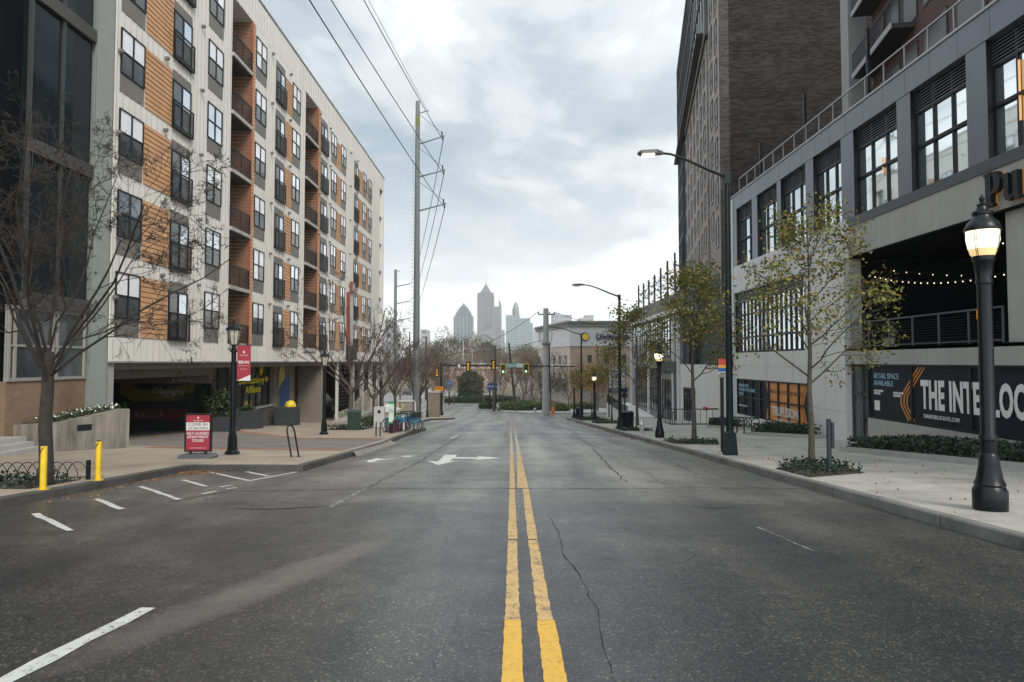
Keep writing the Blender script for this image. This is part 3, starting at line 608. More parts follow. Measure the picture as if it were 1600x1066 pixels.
r1=ramp(t,v2.outputs['Color'],[(0,(.20,.175,.14)),(1,(.48,.44,.38))]); mx=t.nodes.new('ShaderNodeMixRGB'); L(t,M(t,'GREATER_THAN',vo.outputs['Distance'],.035),mx.inputs[0]); mx.inputs[1].default_value=(.10,.09,.08,1); L(t,r1.outputs[0],mx.inputs[2]); L(t,mx.outputs[0],b.inputs['Base Color'])
q=MB(); q.prism([(57,-4.7),(75.3,-5),(75.3,-.9),(69,-1.3),(62.5,-2.6),(57,-2.75)],-14.8,-14.5,axis=0); fixn(q.build('stone_wall',STN,pk))
q=MB(); q.box(-14.4,54.5,-4.5,-13.3,66,-3.15); q.build('low_planter_wall',CONC,pk)
# ------------------------------------------------------------------ dark glazed tower at the far left, brick base
dt=thing('glazed_stair_tower','dark glazed tower with grey spandrels over a tan brick base beside the apartment block','building',(-15,22,gz(22)))
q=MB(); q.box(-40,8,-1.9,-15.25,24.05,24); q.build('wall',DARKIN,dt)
q=MB()
for a,b in [(20.95,22.4),(22.5,24.0)]: q.add([(-15.02,a,3.6),(-15.02,b,3.6),(-15.02,b,24),(-15.02,a,24)],[(0,1,2,3)])
q.build('curtain_glass',TGL,dt)
q=MB(); q.box(-17.8,19.35,-1.5,-17.7,20.9,24); q.box(-15.25,20.9,3.6,-15.1,20.92,24)
q.build('recess_glass',TGL,dt)
q=MB()
for y in (20.9,22.42): q=MB(); q.box(-15.05,y-.045,3.5,-14.93,y+.045,24); q.build('mullion',mat('mullion grey',(.055,.06,.06),.5,metal=.3),dt)
for z in (3.3,8.1,13.0,17.9,22.8): q=MB(); q.box(-15.08,20.85,z,-14.88,24.04,z+.45); q.build('spandrel',mat('spandrel grey',(.06,.06,.058),.6),dt)
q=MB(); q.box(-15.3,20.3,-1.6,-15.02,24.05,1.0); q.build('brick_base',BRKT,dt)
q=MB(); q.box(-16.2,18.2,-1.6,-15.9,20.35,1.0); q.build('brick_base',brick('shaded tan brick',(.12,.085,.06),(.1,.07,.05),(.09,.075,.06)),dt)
q=MB()
for z0,z1 in [(1.0,1.1),(2.05,2.12),(3.2,3.3)]: q.box(-15.1,20.3,z0,-14.97,24.03,z1)
for y in (20.35,20.6,22.3,22.5,23.95): q.box(-15.1,y-.04,1.0,-14.96,y+.04,3.3)
q.build('window_frame',mat('pale frame',(.26,.26,.24),.6),dt)
q=MB(); q.add([(-15.03,20.3,1.1),(-15.03,24,1.1),(-15.03,24,3.3),(-15.03,20.3,3.3)],[(0,1,2,3)]); q.build('window_pane',DGL,dt)
q=MB(); q.box(-17.3,16.0,-1.5,-15.9,18.2,24); q.build('dark_pier',mat('dark teal pier',(.03,.045,.05),.5),dt)
q=MB(); q.box(-15.85,19.05,1.0,-15.8,20.3,20); q.build('recess_wall',DARKIN,dt)
rp=MB(); rp.box(-15.6,18.5,5,-15.3,19.0,24); rp.build('brick_pier',brick('pink brick',(.25,.10,.08),(.2,.08,.06),(.2,.15,.12)),dt)
lt_=MB(); lt_.box(-15.9,21.1,11.9,-15.75,21.9,11.98); lt_.build('ceiling_light',mat('fluorescent tube',(.9,.9,.85),.5,emit=(.9,1,.85),estr=1.0),dt)
lt_=MB(); lt_.box(-15.14,21.0,11.62,-15.04,21.9,11.7); lt_.build('ceiling_light',MC['fluorescent tube'],dt)
cs=thing('center_sign','white letter sign reading CENTER on a dark fascia at the left edge','sign',(-15.5,19.4,4.5))
q=MB(); q.box(-15.75,16.4,4.05,-15.6,20.6,4.6); q.build('fascia',DKM,cs); text('CENTER',.5,mat('letter white',(.6,.6,.58),.5),(-15.55,19.1,4.35),'L','lettering',cs,bold=.015)
# concrete planter with flowers, steps
pw=thing('concrete_planter','long stained concrete planter wall holding white flowers beside the garage opening','planter',(-13.5,21.6,gz(21.6)))
q=MB()
P_=[(-12.55,22.5),(-13.75,20.75),(-20,20.4),(-20,20.8),(-14.0,21.1),(-13.0,22.6)]
n=len(P_); zt_=[.05,-.25,-.62,-.62,-.25,.05]; 
q.add([(x,y,gz(y)-.05+.0) for x,y in P_]+[(x,y,z) for (x,y),z in zip(P_,zt_)],[tuple(reversed(range(n))),tuple(range(n,2*n))]+[(i,(i+1)%n,n+(i+1)%n,n+i) for i in range(n)])
fixn(q.build('wall',CONCD,pw))
q=MB(); q.prism([(-13.0,22.55),(-14.0,21.05),(-18,20.9),(-18,23.5),(-14.5,24.1)],-1.4,-.28,axis=2); fixn(q.build('soil',MULCH,pw))
q=MB(); d_=Vector((-13.75+12.55,20.75-22.5)).normalized(); c_=Vector((-12.55,22.5))+d_*1.15; e_=c_+d_*.42; nrm=Vector((.0,0))
nn=Vector((-d_.y,d_.x))*(-.012) if False else Vector((d_.y,-d_.x))*-.012
for s_ in (1,):
    a_,b_=c_+nn,e_+nn
    q.add([(a_.x,a_.y,-.55),(b_.x,b_.y,-.55),(b_.x,b_.y,-.36),(a_.x,a_.y,-.36),(c_.x,c_.y,-.55),(e_.x,e_.y,-.55),(e_.x,e_.y,-.36),(c_.x,c_.y,-.36)],[(0,1,2,3),(4,5,1,0),(3,2,6,7),(0,3,7,4),(1,5,6,2)])
fixn(q.build('plaque',DKM,pw))
r=random.Random(3); lf=MB(); fl=MB()
for i in range(1500):
    t_=r.random(); x=-13.1-1.3*t_+r.gauss(0,.13)-.15; y=22.6-1.7*t_+r.gauss(0,.18)+.2; lf.leaf((x,y,.02-.3*t_+r.uniform(-.05,.17)),.06,r)
for i in range(85):
    t_=r.random(); x=-13.05-1.3*t_+r.gauss(0,.1)-.1; y=22.5-1.7*t_+r.gauss(0,.15)+.15; fl.leaf((x,y,.12-.3*t_+r.uniform(0,.1)),.075,r)
tag(lf.build('flower_bed',LEAFG),'low green plants with white flowers growing in the concrete planter','plants'); fo=COL.objects['flower_bed'] if 'flower_bed' in COL.objects else bpy.data.objects['flower_bed']
fl.build('flowers',mat('white petals',(.7,.7,.68),.7),fo)
st=MB()
for i in range(3): st.box(-24,19.3+i*.35-.9,gz(19.6)+.1,-13.9-.25*i,20.35,gz(19.6)+.30+.14*i)
tag(st.build('entrance_steps',CONC),'low concrete entrance steps behind the big bare tree at the left edge','steps')
# planters in front of the storefront
def planter_box(x0,y0,x1,y1,h,label):
    z=gz((y0+y1)/2)+.15; o=thing('planter_box',label,'planter',((x0+x1)/2,(y0+y1)/2,z),group='dark planter boxes along the storefront')
    q=MB(); q.box(x0,y0,z-.2,x1,y1,z+h); q.build('box',mat('charcoal planter',(.035,.042,.048),.6,vary=.15,vscale=2),o)
    q=MB(); q.box(x0+.05,y0+.05,z+h,x1-.05,y1-.05,z+h+.01); q.build('soil',MULCH,o); return z+h
def bush(x,y,z,rx,ry,rz,n,size,m,label,cat='shrub',name='shrub',seed=1,group=None):
    r=random.Random(seed); q=MB()
    cl=[(r.gauss(0,.42),r.gauss(0,.42),r.uniform(.05,.95),r.uniform(.25,.5)) for _ in range(12)]
    for i in range(n):
        c=r.choice(cl); v=Vector((r.gauss(0,1),r.gauss(0,1),r.gauss(0,1))).normalized()*c[3]*r.random()**.4
        q.leaf((x+(c[0]+v.x)*rx,y+(c[1]+v.y)*ry,z+max(-.02,(c[2]*.75+v.z*.5))*rz),size,r)
    o=q.build(name,m); return tag(o,label,cat,group)
zt=planter_box(-16.2,35.2,-14.4,36.4,.75,'long dark planter box holding the big shrub beside the red A-frame sign'); bush(-15.5,35.8,zt,.95,.6,1.9,2600,.13,LEAFG,'big dark green shrub standing in the planter box left of the banner lamp post',seed=2)
zt=planter_box(-15.9,38.9,-14.6,40.3,1.05,'middle dark planter box under the yellow window lettering'); bush(-15.2,39.6,zt,.5,.5,.35,500,.1,LEAFG,'small low shrub in the middle planter box under the yellow lettering',seed=3)
zt=planter_box(-15.6,44.9,-14.4,46.6,1.2,'dark planter box below the blue panel and yellow disc')
q=MB(); q.lathe([(.36,0),(.38,.12),(.26,.36),(.08,.44)],(-14.9,46.1,zt),7); tag(q.build('yellow_bag',mat('yellow vinyl',(.72,.55,.03),.5),smooth=True),'yellow rounded ornament sitting on the planter box below the blue panel','ornament')
# ------------------------------------------------------------------ right building
XR=13.1
rb=thing('market_building','grey paneled market hall with big gridded windows, louvres and an open dark terrace','building',(XR,28,gz(28)))
W_=26
def RB(mb,y0,y1,z0,z1,x0=XR,x1=XR+.6): mb.box(x0,y0,z0,x1,y1,z1)
BAY=[(37.0,39.55),(33.5,36.2),(30.2,33.0),(26.9,29.4),(22.95,25.9),(19.4,22.15),(15.9,18.55),(12.6,15.2)]
# metal clad upper storey: fascia, piers, sill band
m=MB(); RB(m,5,40.35,10.47,11.3,XR-.02); 
yy=40.35
for a,b in [(b_,a_) for a_,b_ in BAY]:
    RB(m,a,yy,7.15,10.47,XR); yy=b
RB(m,5,12.6,7.15,10.47,XR)
m.build('metal_cladding',METP,rb)
m=MB(); RB(m,26.4,40.35,6.6,7.15,XR-.005); RB(m,26.4,40.35,5.6,6.6,XR+.0)
m.box(XR,40.35,2.0,XR+20,40.6,11.25); RB(m,40.2,40.36,-3.2,11.25,XR-.03)
m.build('pale_cladding',METL,rb)
m=MB(); RB(m,5,26.4,6.82,7.15,XR-.015); m.build('sill_band',mat('dark blue grey sill',(.055,.065,.075),.45,metal=.2),rb)
m=MB(); RB(m,5,40.4,11.3,11.38,XR-.06,XR+.3); m.build('coping',mat('pale coping',(.34,.35,.36),.5,metal=.4),rb)
j=MB(); y=6.2
while y<40: j.box(XR-.0225,y-.006,10.48,XR-.019,y+.006,11.3); y+=1.35
for z in (8.9,): pass
j.build('panel_joint',DKM,rb)
# concrete band under it and lower walls
m=MB(); RB(m,5,26.9,5.67,6.82,XR+.02); 
for y in (14.2,18.9,22.5,26.2): m.box(XR+.012,y-.008,5.68,XR+.021,y+.008,6.81) if False else None
m.build('concrete_band',CONC,rb)
m=MB(); RB(m,26.9,30.2,-3.3,5.6); RB(m,30.2,40.35,.62,2.12); RB(m,30.2,40.35,-3.3,-1.42); RB(m,39.95,40.35,-1.42,.62); RB(m,30.2,40.35,5.58,5.62); RB(m,30.2,30.55,2.12,5.6)
m.build('wall',CONCW,rb)
j=MB()
for y in (28.6,31.9,35.2): j.box(XR-.004,y-.007,.62 if y>30.3 else -2.4,XR+.001,y+.007,2.1)
for z,a,b in [(1.35,26.95,40.3),(-.4,26.95,30.15),(3.9,26.95,30.15)]: j.box(XR-.004,a,z,XR+.001,b,z+.012)
j.build('panel_joint',mat('joint grey',(.22,.22,.21),.8),rb)
m=MB(); RB(m,5,26.9,1.5,2.1,XR+.0); m.build('terrace_slab',CONC,rb)
m=MB(); m.box(XR,5,5.6,XR+16,26.9,5.66); m.box(XR+.3,30.3,-3.6,XR+16,40.3,11.0); m.box(XR+15,5,2.1,XR+15.2,26.9,5.6); m.box(XR+.6,26.6,2.1,XR+16,26.9,5.6); m.box(XR,5,2.0,XR+16,26.9,2.105)
m.box(XR+.6,5,7.0,XR+16,40,11.2)
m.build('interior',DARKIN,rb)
m=MB(); RB(m,17.15,18.2,2.1,5.66,XR+.15,XR+.7); m.build('column',CONC,rb); m=MB(); RB(m,26.5,26.9,2.1,5.66,XR+.02,XR+.5); m.build('column',CONC,rb)
def bigwin(y0,y1,z0,z1,zl,nc,zm,rec=.22,parent=rb,glass=RGL,zbar2=None):
    x=XR+rec
    f=MB(); 
    f.box(x-.04,y0,z0,x+.06,y0+.07,z1); f.box(x-.04,y1-.07,z0,x+.06,y1,z1); f.box(x-.04,y0,z0,x+.06,y1,z0+.07); f.box(x-.05,y0,zl-.07,x+.07,y1,zl)
    for i in range(1,nc): y=y0+(y1-y0)*i/nc; f.box(x-.04,y-.036,z0,x+.06,y+.036,z1)
    for zz in ([zm] if zm else [])+([zbar2] if zbar2 else []): f.box(x-.07,y0,zz-.045,x+.06,y1,zz+.045)
    o=f.build('window',DKM,parent)
    q=MB()
    for i in range(nc):
        a=y0+(y1-y0)*i/nc; b=y0+(y1-y0)*(i+1)/nc
        tl=rnd.uniform(-.01,.01)
        q.add([(x+.02+tl,a,z0),(x+.02,b,z0),(x+.02,b,zl),(x+.02+tl,a,zl)],[(3,2,1,0)])
    q.build('pane',glass,o)
    q=MB(); z=zl+.02
    while z<z1-.02: q.add([(x-.05,y0,z),(x-.05,y1,z),(x+.03,y1,z+.055),(x+.03,y0,z+.055),(x-.05,y0,z-.012),(x-.05,y1,z-.012)],[(0,1,2,3),(4,5,1,0)]); z+=.095
    q.build('louvre',mat('louvre grey',(.26,.28,.31),.45,metal=.3),o)
    q=MB(); q.box(x+.07,y0,zl,x+.08,y1,z1); q.build('louvre_back',DARKIN,o)
    if rec>.1:
        q=MB(); q.box(XR,y1-.003,z0-.0,x,y1+.0,z1); q.box(XR,y0,z0,x,y0+.003,z1); q.box(XR-.0,y0,z0-.02,x,y1,z0)
        q.build('reveal',DKM,o)
    return o
for a,b in BAY: bigwin(a,b,7.15,10.47,9.75,3,8.6)
bigwin(30.55,39.95,2.12,5.58,5.04,16,4.25,rec=.12,glass=RGL,zbar2=2.95)
# orange tube lights seen through the glass near the corner
for y,z0,z1 in [(17.6,7.9,9.5),(24.2,8.3,8.9),(38.6,3.3,3.6)]:
    q=MB(); q.tube((XR+.19,y,z0),(XR+.19,y,z1),.03); q.build('tube_light',mat('warm tube',(.9,.5,.2),.5,emit=(1,.5,.2),estr=.25),rb)
# TRUFUSION window band
def banner(y0,y1,z0,z1,mt,parent,name='window_graphic',x=XR+.10,poly=None):
    q=MB(); q.add([(x,y0,z0),(x,y1,z0),(x,y1,z1),(x,y0,z1)],[(3,2,1,0)]); return q.build(name,mt,parent)
tf=thing('graphic_window_band','row of street windows covered by dark and orange fitness studio graphics','window',(XR,35,-1.4))
BL=mat('navy vinyl',(.0085,.0135,.022),.5,vary=.1,spec=.2); OR=mat('orange vinyl',(.62,.25,.055),.4,vary=.08)
banner(30.2,39.95,-1.42,.62,BL,tf)
q=MB(); xx=XR+.09
q.add([(xx,30.5,.6),(xx,35.6,.6),(xx,35.15,-.35),(xx,35.6,-1.4),(xx,30.5,-1.4),(xx,31.0,-.4)],[(0,1,2,3,4,5)]); fixn(q.build('orange_panel',OR,tf))
q=MB()
for k in (.12,.24):
    for s in (1,):
        q.add([(xx-.004,30.5+k,.6),(xx-.004,30.53+k,.6),(xx-.004,31.03+k,-.4),(xx-.004,31.0+k,-.4)],[(0,1,2,3)]); q.add([(xx-.004,31.0+k,-.4),(xx-.004,31.03+k,-.4),(xx-.004,30.53+k,-1.4),(xx-.004,30.5+k,-1.4)],[(0,1,2,3)])
        q.add([(xx-.004,35.6-k,.6),(xx-.004,35.57-k,.6),(xx-.004,35.12-k,-.35),(xx-.004,35.15-k,-.35)],[(0,1,2,3)]); q.add([(xx-.004,35.15-k,-.35),(xx-.004,35.12-k,-.35),(xx-.004,35.57-k,-1.4),(xx-.004,35.6-k,-1.4)],[(0,1,2,3)])
q.build('chevron_lines',BL,tf)
q=MB()
for i in range(9): y=30.2+(39.95-30.2)*i/8; q.box(XR+.02,y-.05,-1.42,XR+.12,y+.05,.62)
q.box(XR+.02,30.2,.54,XR+.12,39.95,.62); q.box(XR+.02,30.2,-1.42,XR+.12,39.95,-1.36); q.box(XR+.02,30.2,-.45,XR+.12,39.95,-.38); q.build('window_frame',DKM,tf)
LW=mat('white vinyl letters',(.68,.68,.66),.5); LB=mat('sky blue vinyl letters',(.28,.48,.60),.5); LN=mat('navy letters',(.03,.03,.035),.5)
text('TRUFUSION',.62,LW,(XR+.015,33.0,-.88),'R','lettering',tf,xs=.95,bold=.01); text('COMING SOON TO THE INTERLOCK',.27,LN,(XR+.015,33.1,.08),'R','lettering',tf,xs=.98)
text('WORKOUT YOUR WAY',.2,LW,(XR+.015,32.9,-1.28),'R','lettering',tf)
text('IMAGINE LIVING\nWORKING WITH US HERE\nSTUDIO',.25,LB,(XR+.015,39.6,.0),'R','lettering',tf,align='LEFT',xs=.9); text('THEINTERLOCKATL.COM',.12,LW,(XR+.015,39.6,-.9),'R','lettering',tf,align='LEFT')
# door recess
dr=thing('entrance_door','double glass entrance door with a transom at the corner of the white wall','door',(XR,26,gz(26)))
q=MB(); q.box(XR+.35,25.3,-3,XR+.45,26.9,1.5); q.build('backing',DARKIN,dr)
q=MB(); 
for y in (25.35,26.1,26.85): q.box(XR+.25,y-.06,-1.75,XR+.36,y+.06,1.5)
q.box(XR+.25,25.3,.30,XR+.36,26.9,.42); q.box(XR+.25,25.3,1.4,XR+.36,26.9,1.5); q.box(XR+.25,25.3,-1.75,XR+.36,26.9,-1.5)
for y in (25.75,26.45): pass
q.build('frame',mat('door frame grey',(.07,.075,.078),.45,metal=.3),dr)
for a,b,z0,z1 in [(25.42,26.04,-1.5,.3),(26.16,26.8,-1.5,.3),(25.42,26.8,.42,1.4)]:
    q=MB(); q.add([(XR+.3,a,z0),(XR+.3,b,z0),(XR+.3,b,z1),(XR+.3,a,z1)],[(3,2,1,0)]); q.build('pane',DGL,dr)
q=MB(); q.box(XR+.17,26.0,-.9,XR+.2,26.03,-.1); q.box(XR+.17,26.17,-.9,XR+.2,26.2,-.1); q.build('handle',ALU,dr)
# INTERLOCK banner windows
ib=thing('interlock_banner','long navy retail banner reading THE INTERLOCK in big white letters under the terrace','banner',(XR,18,-.4))
bx=XR+.06
for a,b in [(22.55,25.15),(19.65,22.45),(15.5,19.55),(11.3,15.4)]:
    q=MB(); q.add([(bx,a,-.38),(bx,b,-.38),(bx,b,1.45),(bx,a,1.45)],[(3,2,1,0)]); q.build('panel',BL,ib)
q=MB(); q.box(XR+.0,5,-.46,XR+.1,25.25,-.38); q.box(XR+.0,5,1.43,XR+.1,25.25,1.5)
for y in (25.2,22.5,19.6,15.45,11.25): q.box(XR+.01,y-.05,-.4,XR+.1,y+.05,1.45)
q.build('frame',DKM,ib)
m=MB(); RB(m,5,25.25,-3,-.46); m.build('plinth_wall',CONCD if False else CONC,ib)
text('THE INTERLOCK',1.22,LW,(bx-.02,22.0,.50),'R','lettering',ib,bold=.045,align='LEFT',spacing=1.06,width=5.0)
text('THEINTERLOCKATL.COM',.17,LW,(bx-.02,21.9,-.14),'R','lettering',ib,align='LEFT',width=1.75)
text('RETAIL SPACE\nAVAILABLE',.27,LB,(bx-.02,24.85,.95),'R','lettering',ib,align='LEFT',xs=.95)
text('ALAN GRIMM\nPARTNER',.10,LW,(bx-.02,24.85,.50),'R','lettering',ib,align='LEFT',bold=.004); text('DAVID LEWIS\nPARTNER',.10,LW,(bx-.02,23.6,.47),'R','lettering',ib,align='LEFT',bold=.004)
q=MB(); q.box(bx-.012,24.5,-.15,bx-.006,24.85,.2); q.build('logo_square',LW,ib)
q=MB()
for k in range(3):
    o_=k*.17; w_=.075
    A=[(21.2-o_*.6-.0,1.43),(22.35-o_*.9,.62),(22.45-o_*.9,.12),(21.9-o_*.7,-.37)]
    A=[(21.75+o_,1.42),(22.75+o_,.45),(22.78+o_,.15),(22.35+o_,-.37)]
    for (a,za),(b,zb) in zip(A,A[1:]): q.add([(bx-.012,a,za),(bx-.012,a+w_,za),(bx-.012,b+w_,zb),(bx-.012,b,zb)],[(0,1,2,3)])
fixn(q.build('chevron_stripes',OR,ib))
# raised sign letters
ps=thing('wall_sign','black raised serif sign letters with a warm glow behind on the concrete band','sign',(XR,18,6))
def serif(mb,kind,y0,z0,h,w):
    x0,x1=XR-.18,XR-.04
    def P(poly): mb.prism([(y0-a*w,z0+b*h) for a,b in poly],x0,x1,axis=0)
    if kind=='P':
        P([(0,0),(.62,0),(.62,.07),(.5,.12),(.5,.9),(.62,.93),(.62,1),(0,1),(0,.93),(.12,.88),(.12,.12),(0,.07)])
        P([(.5,1),(.9,.97),(1.12,.82),(1.15,.68),(1.08,.5),(.9,.38),(.5,.34),(.5,.44),(.66,.48),(.72,.68),(.66,.86),(.5,.9)])
    else:
        P([(0,.8),(0,.73),(.1,.7),(.1,.2),(.2,.05),(.42,0),(.62,.06),(.75,.14),(.75,0),(1.1,0),(1.1,.07),(1.0,.12),(1.0,.8),(.62,.8),(.62,.73),(.7,.7),(.7,.24),(.55,.14),(.42,.2),(.42,.8)])
q=MB(); serif(q,'P',18.55,5.78,.93,.55); fixn(q.build('letter',DKM,ps)); q=MB(); serif(q,'u',17.85,5.78,.93,.55); fixn(q.build('letter',DKM,ps))
q=MB(); serif(q,'P',18.53,5.77,.95,.57); serif(q,'u',17.83,5.77,.95,.57)
for i,v in enumerate(q.v): q.v[i]=(XR-.005 if v[0]>XR-.1 else XR-.035,v[1],v[2])
fixn(q.build('backlight',mat('sign backlight',(.2,.1,.04),.5,emit=(1,.45,.12),estr=.10),ps))
# terrace rail
def railing(name,label,x,y0,y1,z,h,parent=None,posts=1.35,mesh=True,cat='railing',my=None,m_=None):
    o=thing(name,label,cat,(x,(y0+y1)/2,z)); 
    q=MB(); q.box(x-.03,y0,z+h-.05,x+.03,y1,z+h); q.box(x-.015,y0,z+.06,x+.015,y1,z+.1); q.build('rail',m_ or ALU,o)
    n=max(1,int(round((y1-y0)/posts)))
    for i in range(n+1): q=MB(); y=y0+(y1-y0)*i/n; q.box(x-.02,y-.025,z,x+.02,y+.025,z+h-.03); q.build('post',m_ or ALU,o)
    if mesh:
        q=MB()
        for i in range(9): zz=z+.15+i*(h-.25)/9; q.box(x-.005,y0,zz-.004,x+.005,y1,zz+.004)
        q.build('cables',DKM,o)
    return o
RLG=mat('dark grey rail',(.07,.075,.08),.45,metal=.3)
railing('terrace_railing','metal cable railing along the front edge of the dark terrace',XR+.08,18.3,26.6,2.1,1.0,m_=RLG)
railing('terrace_railing','mesh railing section of the terrace right of the concrete column',XR+.08,9,17.1,2.1,1.02,posts=.9,m_=RLG)
railing('roof_railing','thin metal railing along the roof edge of the market hall',XR+.35,6,40,11.38,1.05,posts=1.3,mesh=False)
# string lights in the terrace
BUL=mat('warm bulb',(1,.85,.6),.5,emit=(1,.78,.5),estr=1.8); bulb=None
def swag(a,b,sag,n,label):
    global bulb
    a=Vector(a); b=Vector(b); o=thing('string_lights',label,'string lights',tuple(a),group='string lights on the dark terrace')
    pts=[]
    for i in range(13):
        t=i/12; p=a.lerp(b,t); p.z-=sag*4*t*(1-t); pts.append(p)
    q=MB(); q.chain(pts,.006,3); q.build('cable',DKM,o)
    for i in range(n):
        t=(i+.5)/n; p=a.lerp(b,t); p.z-=sag*4*t*(1-t)+.05
        if bulb is None:
            q=MB(); q.lathe([(.006,-.02),(.016,-.009),(.016,.009),(.007,.02)],n=6); bulb=q.build('bulb',BUL,None); bulb.parent=o; bulb.location=p-a
        else:
            c=bulb.copy(); COL.objects.link(c); c.parent=o; c.location=p-a
swag((XR+.7,26.4,5.0),(XR+1.2,17.8,4.3),.45,26,'longest sagging row of warm bulbs nearest the terrace opening'); swag((XR+1.5,26.4,5.2),(XR+5,17.6,4.9),.55,18,'upper row of small bulbs running back into the dark terrace')
swag((XR+1.2,20.5,5.35),(XR+3.5,18.3,4.3),.1,11,'short diagonal row of bulbs left of the acorn lamp'); swag((XR+2,16.8,5.2),(XR+1,12.5,4.6),.3,9,'row of bulbs right of the terrace column')
# small plants and lights on the terrace
pp=thing('potted_plant','small potted plant behind the terrace railing near the white wall','plant',(XR+.6,24.8,2.1))
q=MB(); q.lathe([(.14,0),(.2,.35)],(XR+.6,24.8,2.1),10); q.build('pot',CONC,pp)
r=random.Random(8); q=MB()
for i in range(160): q.leaf((XR+.6+r.gauss(0,.15),24.8+r.gauss(0,.15),2.5+abs(r.gauss(0,.3))),.09,r)
q.build('leaves',LEAFG,pp)
for i,(y,z,lb) in enumerate([(20.9,2.9,'left orange bottle glow on the terrace behind the railing'),(20.45,2.85,'right orange bottle glow on the terrace behind the railing')]):
    q=MB(); q.lathe([(.05,0),(.05,.25),(.02,.32),(.02,.45)],(XR+1.2,y,z),6); tag(q.build('patio_heater_flame',mat('orange glow',(.9,.4,.05),.5,emit=(1,.35,.03),estr=.5)),lb,'light')
# ------------------------------------------------------------------ things above the podium: rotated frame for the two towers
DA=(.184,.983)
def rot_pt(P,s,t): # s along street-ish direction, t to the right
    return (P[0]+DA[0]*s+DA[1]*t, P[1]+DA[1]*s-DA[0]*t)
def obox(mb,P,s0,s1,t0,t1,z0,z1):
    c=[rot_pt(P,s0,t0),rot_pt(P,s0,t1),rot_pt(P,s1,t1),rot_pt(P,s1,t0)]
    mb.add([(x,y,z0) for x,y in c]+[(x,y,z1) for x,y in c],[(0,3,2,1),(4,5,6,7),(0,1,5,4),(1,2,6,5),(2,3,7,6),(3,0,4,7)])
PT=(15.4,50.0)
tw=thing('charcoal_brick_tower','tall charcoal brick tower with narrow windows rising behind the market hall','building',(PT[0],PT[1],gz(50)))
# brick coordinates follow the wall, x+y works for both faces closely enough
q=MB(); obox(q,PT,0,.6,0,24,-3,43); obox(q,PT,0,48,.7,24,-3,43); q.build('wall',BRKD,tw)
q=MB(); obox(q,PT,.003,7.3,-.012,.7,6.1,43); obox(q,PT,9.4,38,-.012,.7,6.1,30); q.build('street_face',BRKL,tw)
q=MB(); obox(q,PT,7.3,9.4,.3,.72,6.1,43); q.build('recess_strip',BRKD,tw)
q=MB(); obox(q,PT,9.0,48.2,-.35,.5,30.3,43.4); o=q.build('penthouse_glass',RGL,tw)
q=MB()
for i in range(20): s=9.0+i*2.06; obox(q,PT,s-.06,s+.06,-.42,-.34,30.3,43.4)
for z in (30.2,34.3,38.6,43.2): obox(q,PT,9.0,48.3,-.43,-.33,z,z+.35)
obox(q,PT,8.6,48.3,-.9,-.3,29.95,30.25); q.build('penthouse_frame',DKM,tw)
q=MB(); obox(q,PT,38,48.2,-.3,.65,5.5,30); q.build('end_glass',mat('blue dark glass',(.10,.13,.17),.1,metal=.6),tw)
q=MB()
for i in range(6): s=38+i*2; obox(q,PT,s-.06,s+.06,-.36,-.29,5.5,30)
for k in range(9): obox(q,PT,38,48.2,-.36,-.29,6+3*k,6.3+3*k)
q.build('end_frame',DKM,tw)
wpr=None
def towwin(s,z,w=1.6,h=2.1):
    global wpr
    x,y=rot_pt(PT,s,-.02); b_=rootloc(tw)
    if wpr is None:
        q=MB(); ang=math.atan2(DA[0],DA[1])
        q.box(0,0,0,-.05,w,.06); q.box(0,0,h-.06,-.05,w,h); q.box(0,0,0,-.05,.06,h); q.box(0,w-.06,0,-.05,w,h); q.box(0,0,h*.35,-.04,w,h*.35+.05)
        wpr=q.build('window',DKM,None); wpr.parent=tw; wpr.rotation_euler=(0,0,-ang)
        q=MB(); q.add([(-.012,.05,.05),(-.012,w-.05,.05),(-.012,w-.05,h-.05),(-.012,.05,h-.05)],[(3,2,1,0)]); pn=q.build('pane',mat('tower window glass',(.018,.02,.024),.35,spec=.3),None); pn.parent=wpr
        q=MB(); q.box(.0,-.05,-.12,-.07,w+.05,-.02); pn=q.build('sill',CONC,None); pn.parent=wpr; o=wpr
    else: o=dup(wpr)
    o.location=(x-b_.x,y-b_.y,z-b_.z); return o
for k in range(11):
    for s in (1.0,4.3):
        z=10.4+3.05*k+(1.1 if s>3 else 0)
        if z<42: towwin(s,z)
for k in range(7):
    for s in (10.6,14.0,17.8,22.0,26.6,31.2,35.6):
        z=8.5+3.05*k
        if z<28: towwin(s,z)
q=MB(); q.box(14.9,41,1.2,34,50.2,6.1); tag(q.build('dark_link_block',mat('near black cladding',(.016,.017,.02),.6)),'near black podium block between market hall and charcoal tower','building')
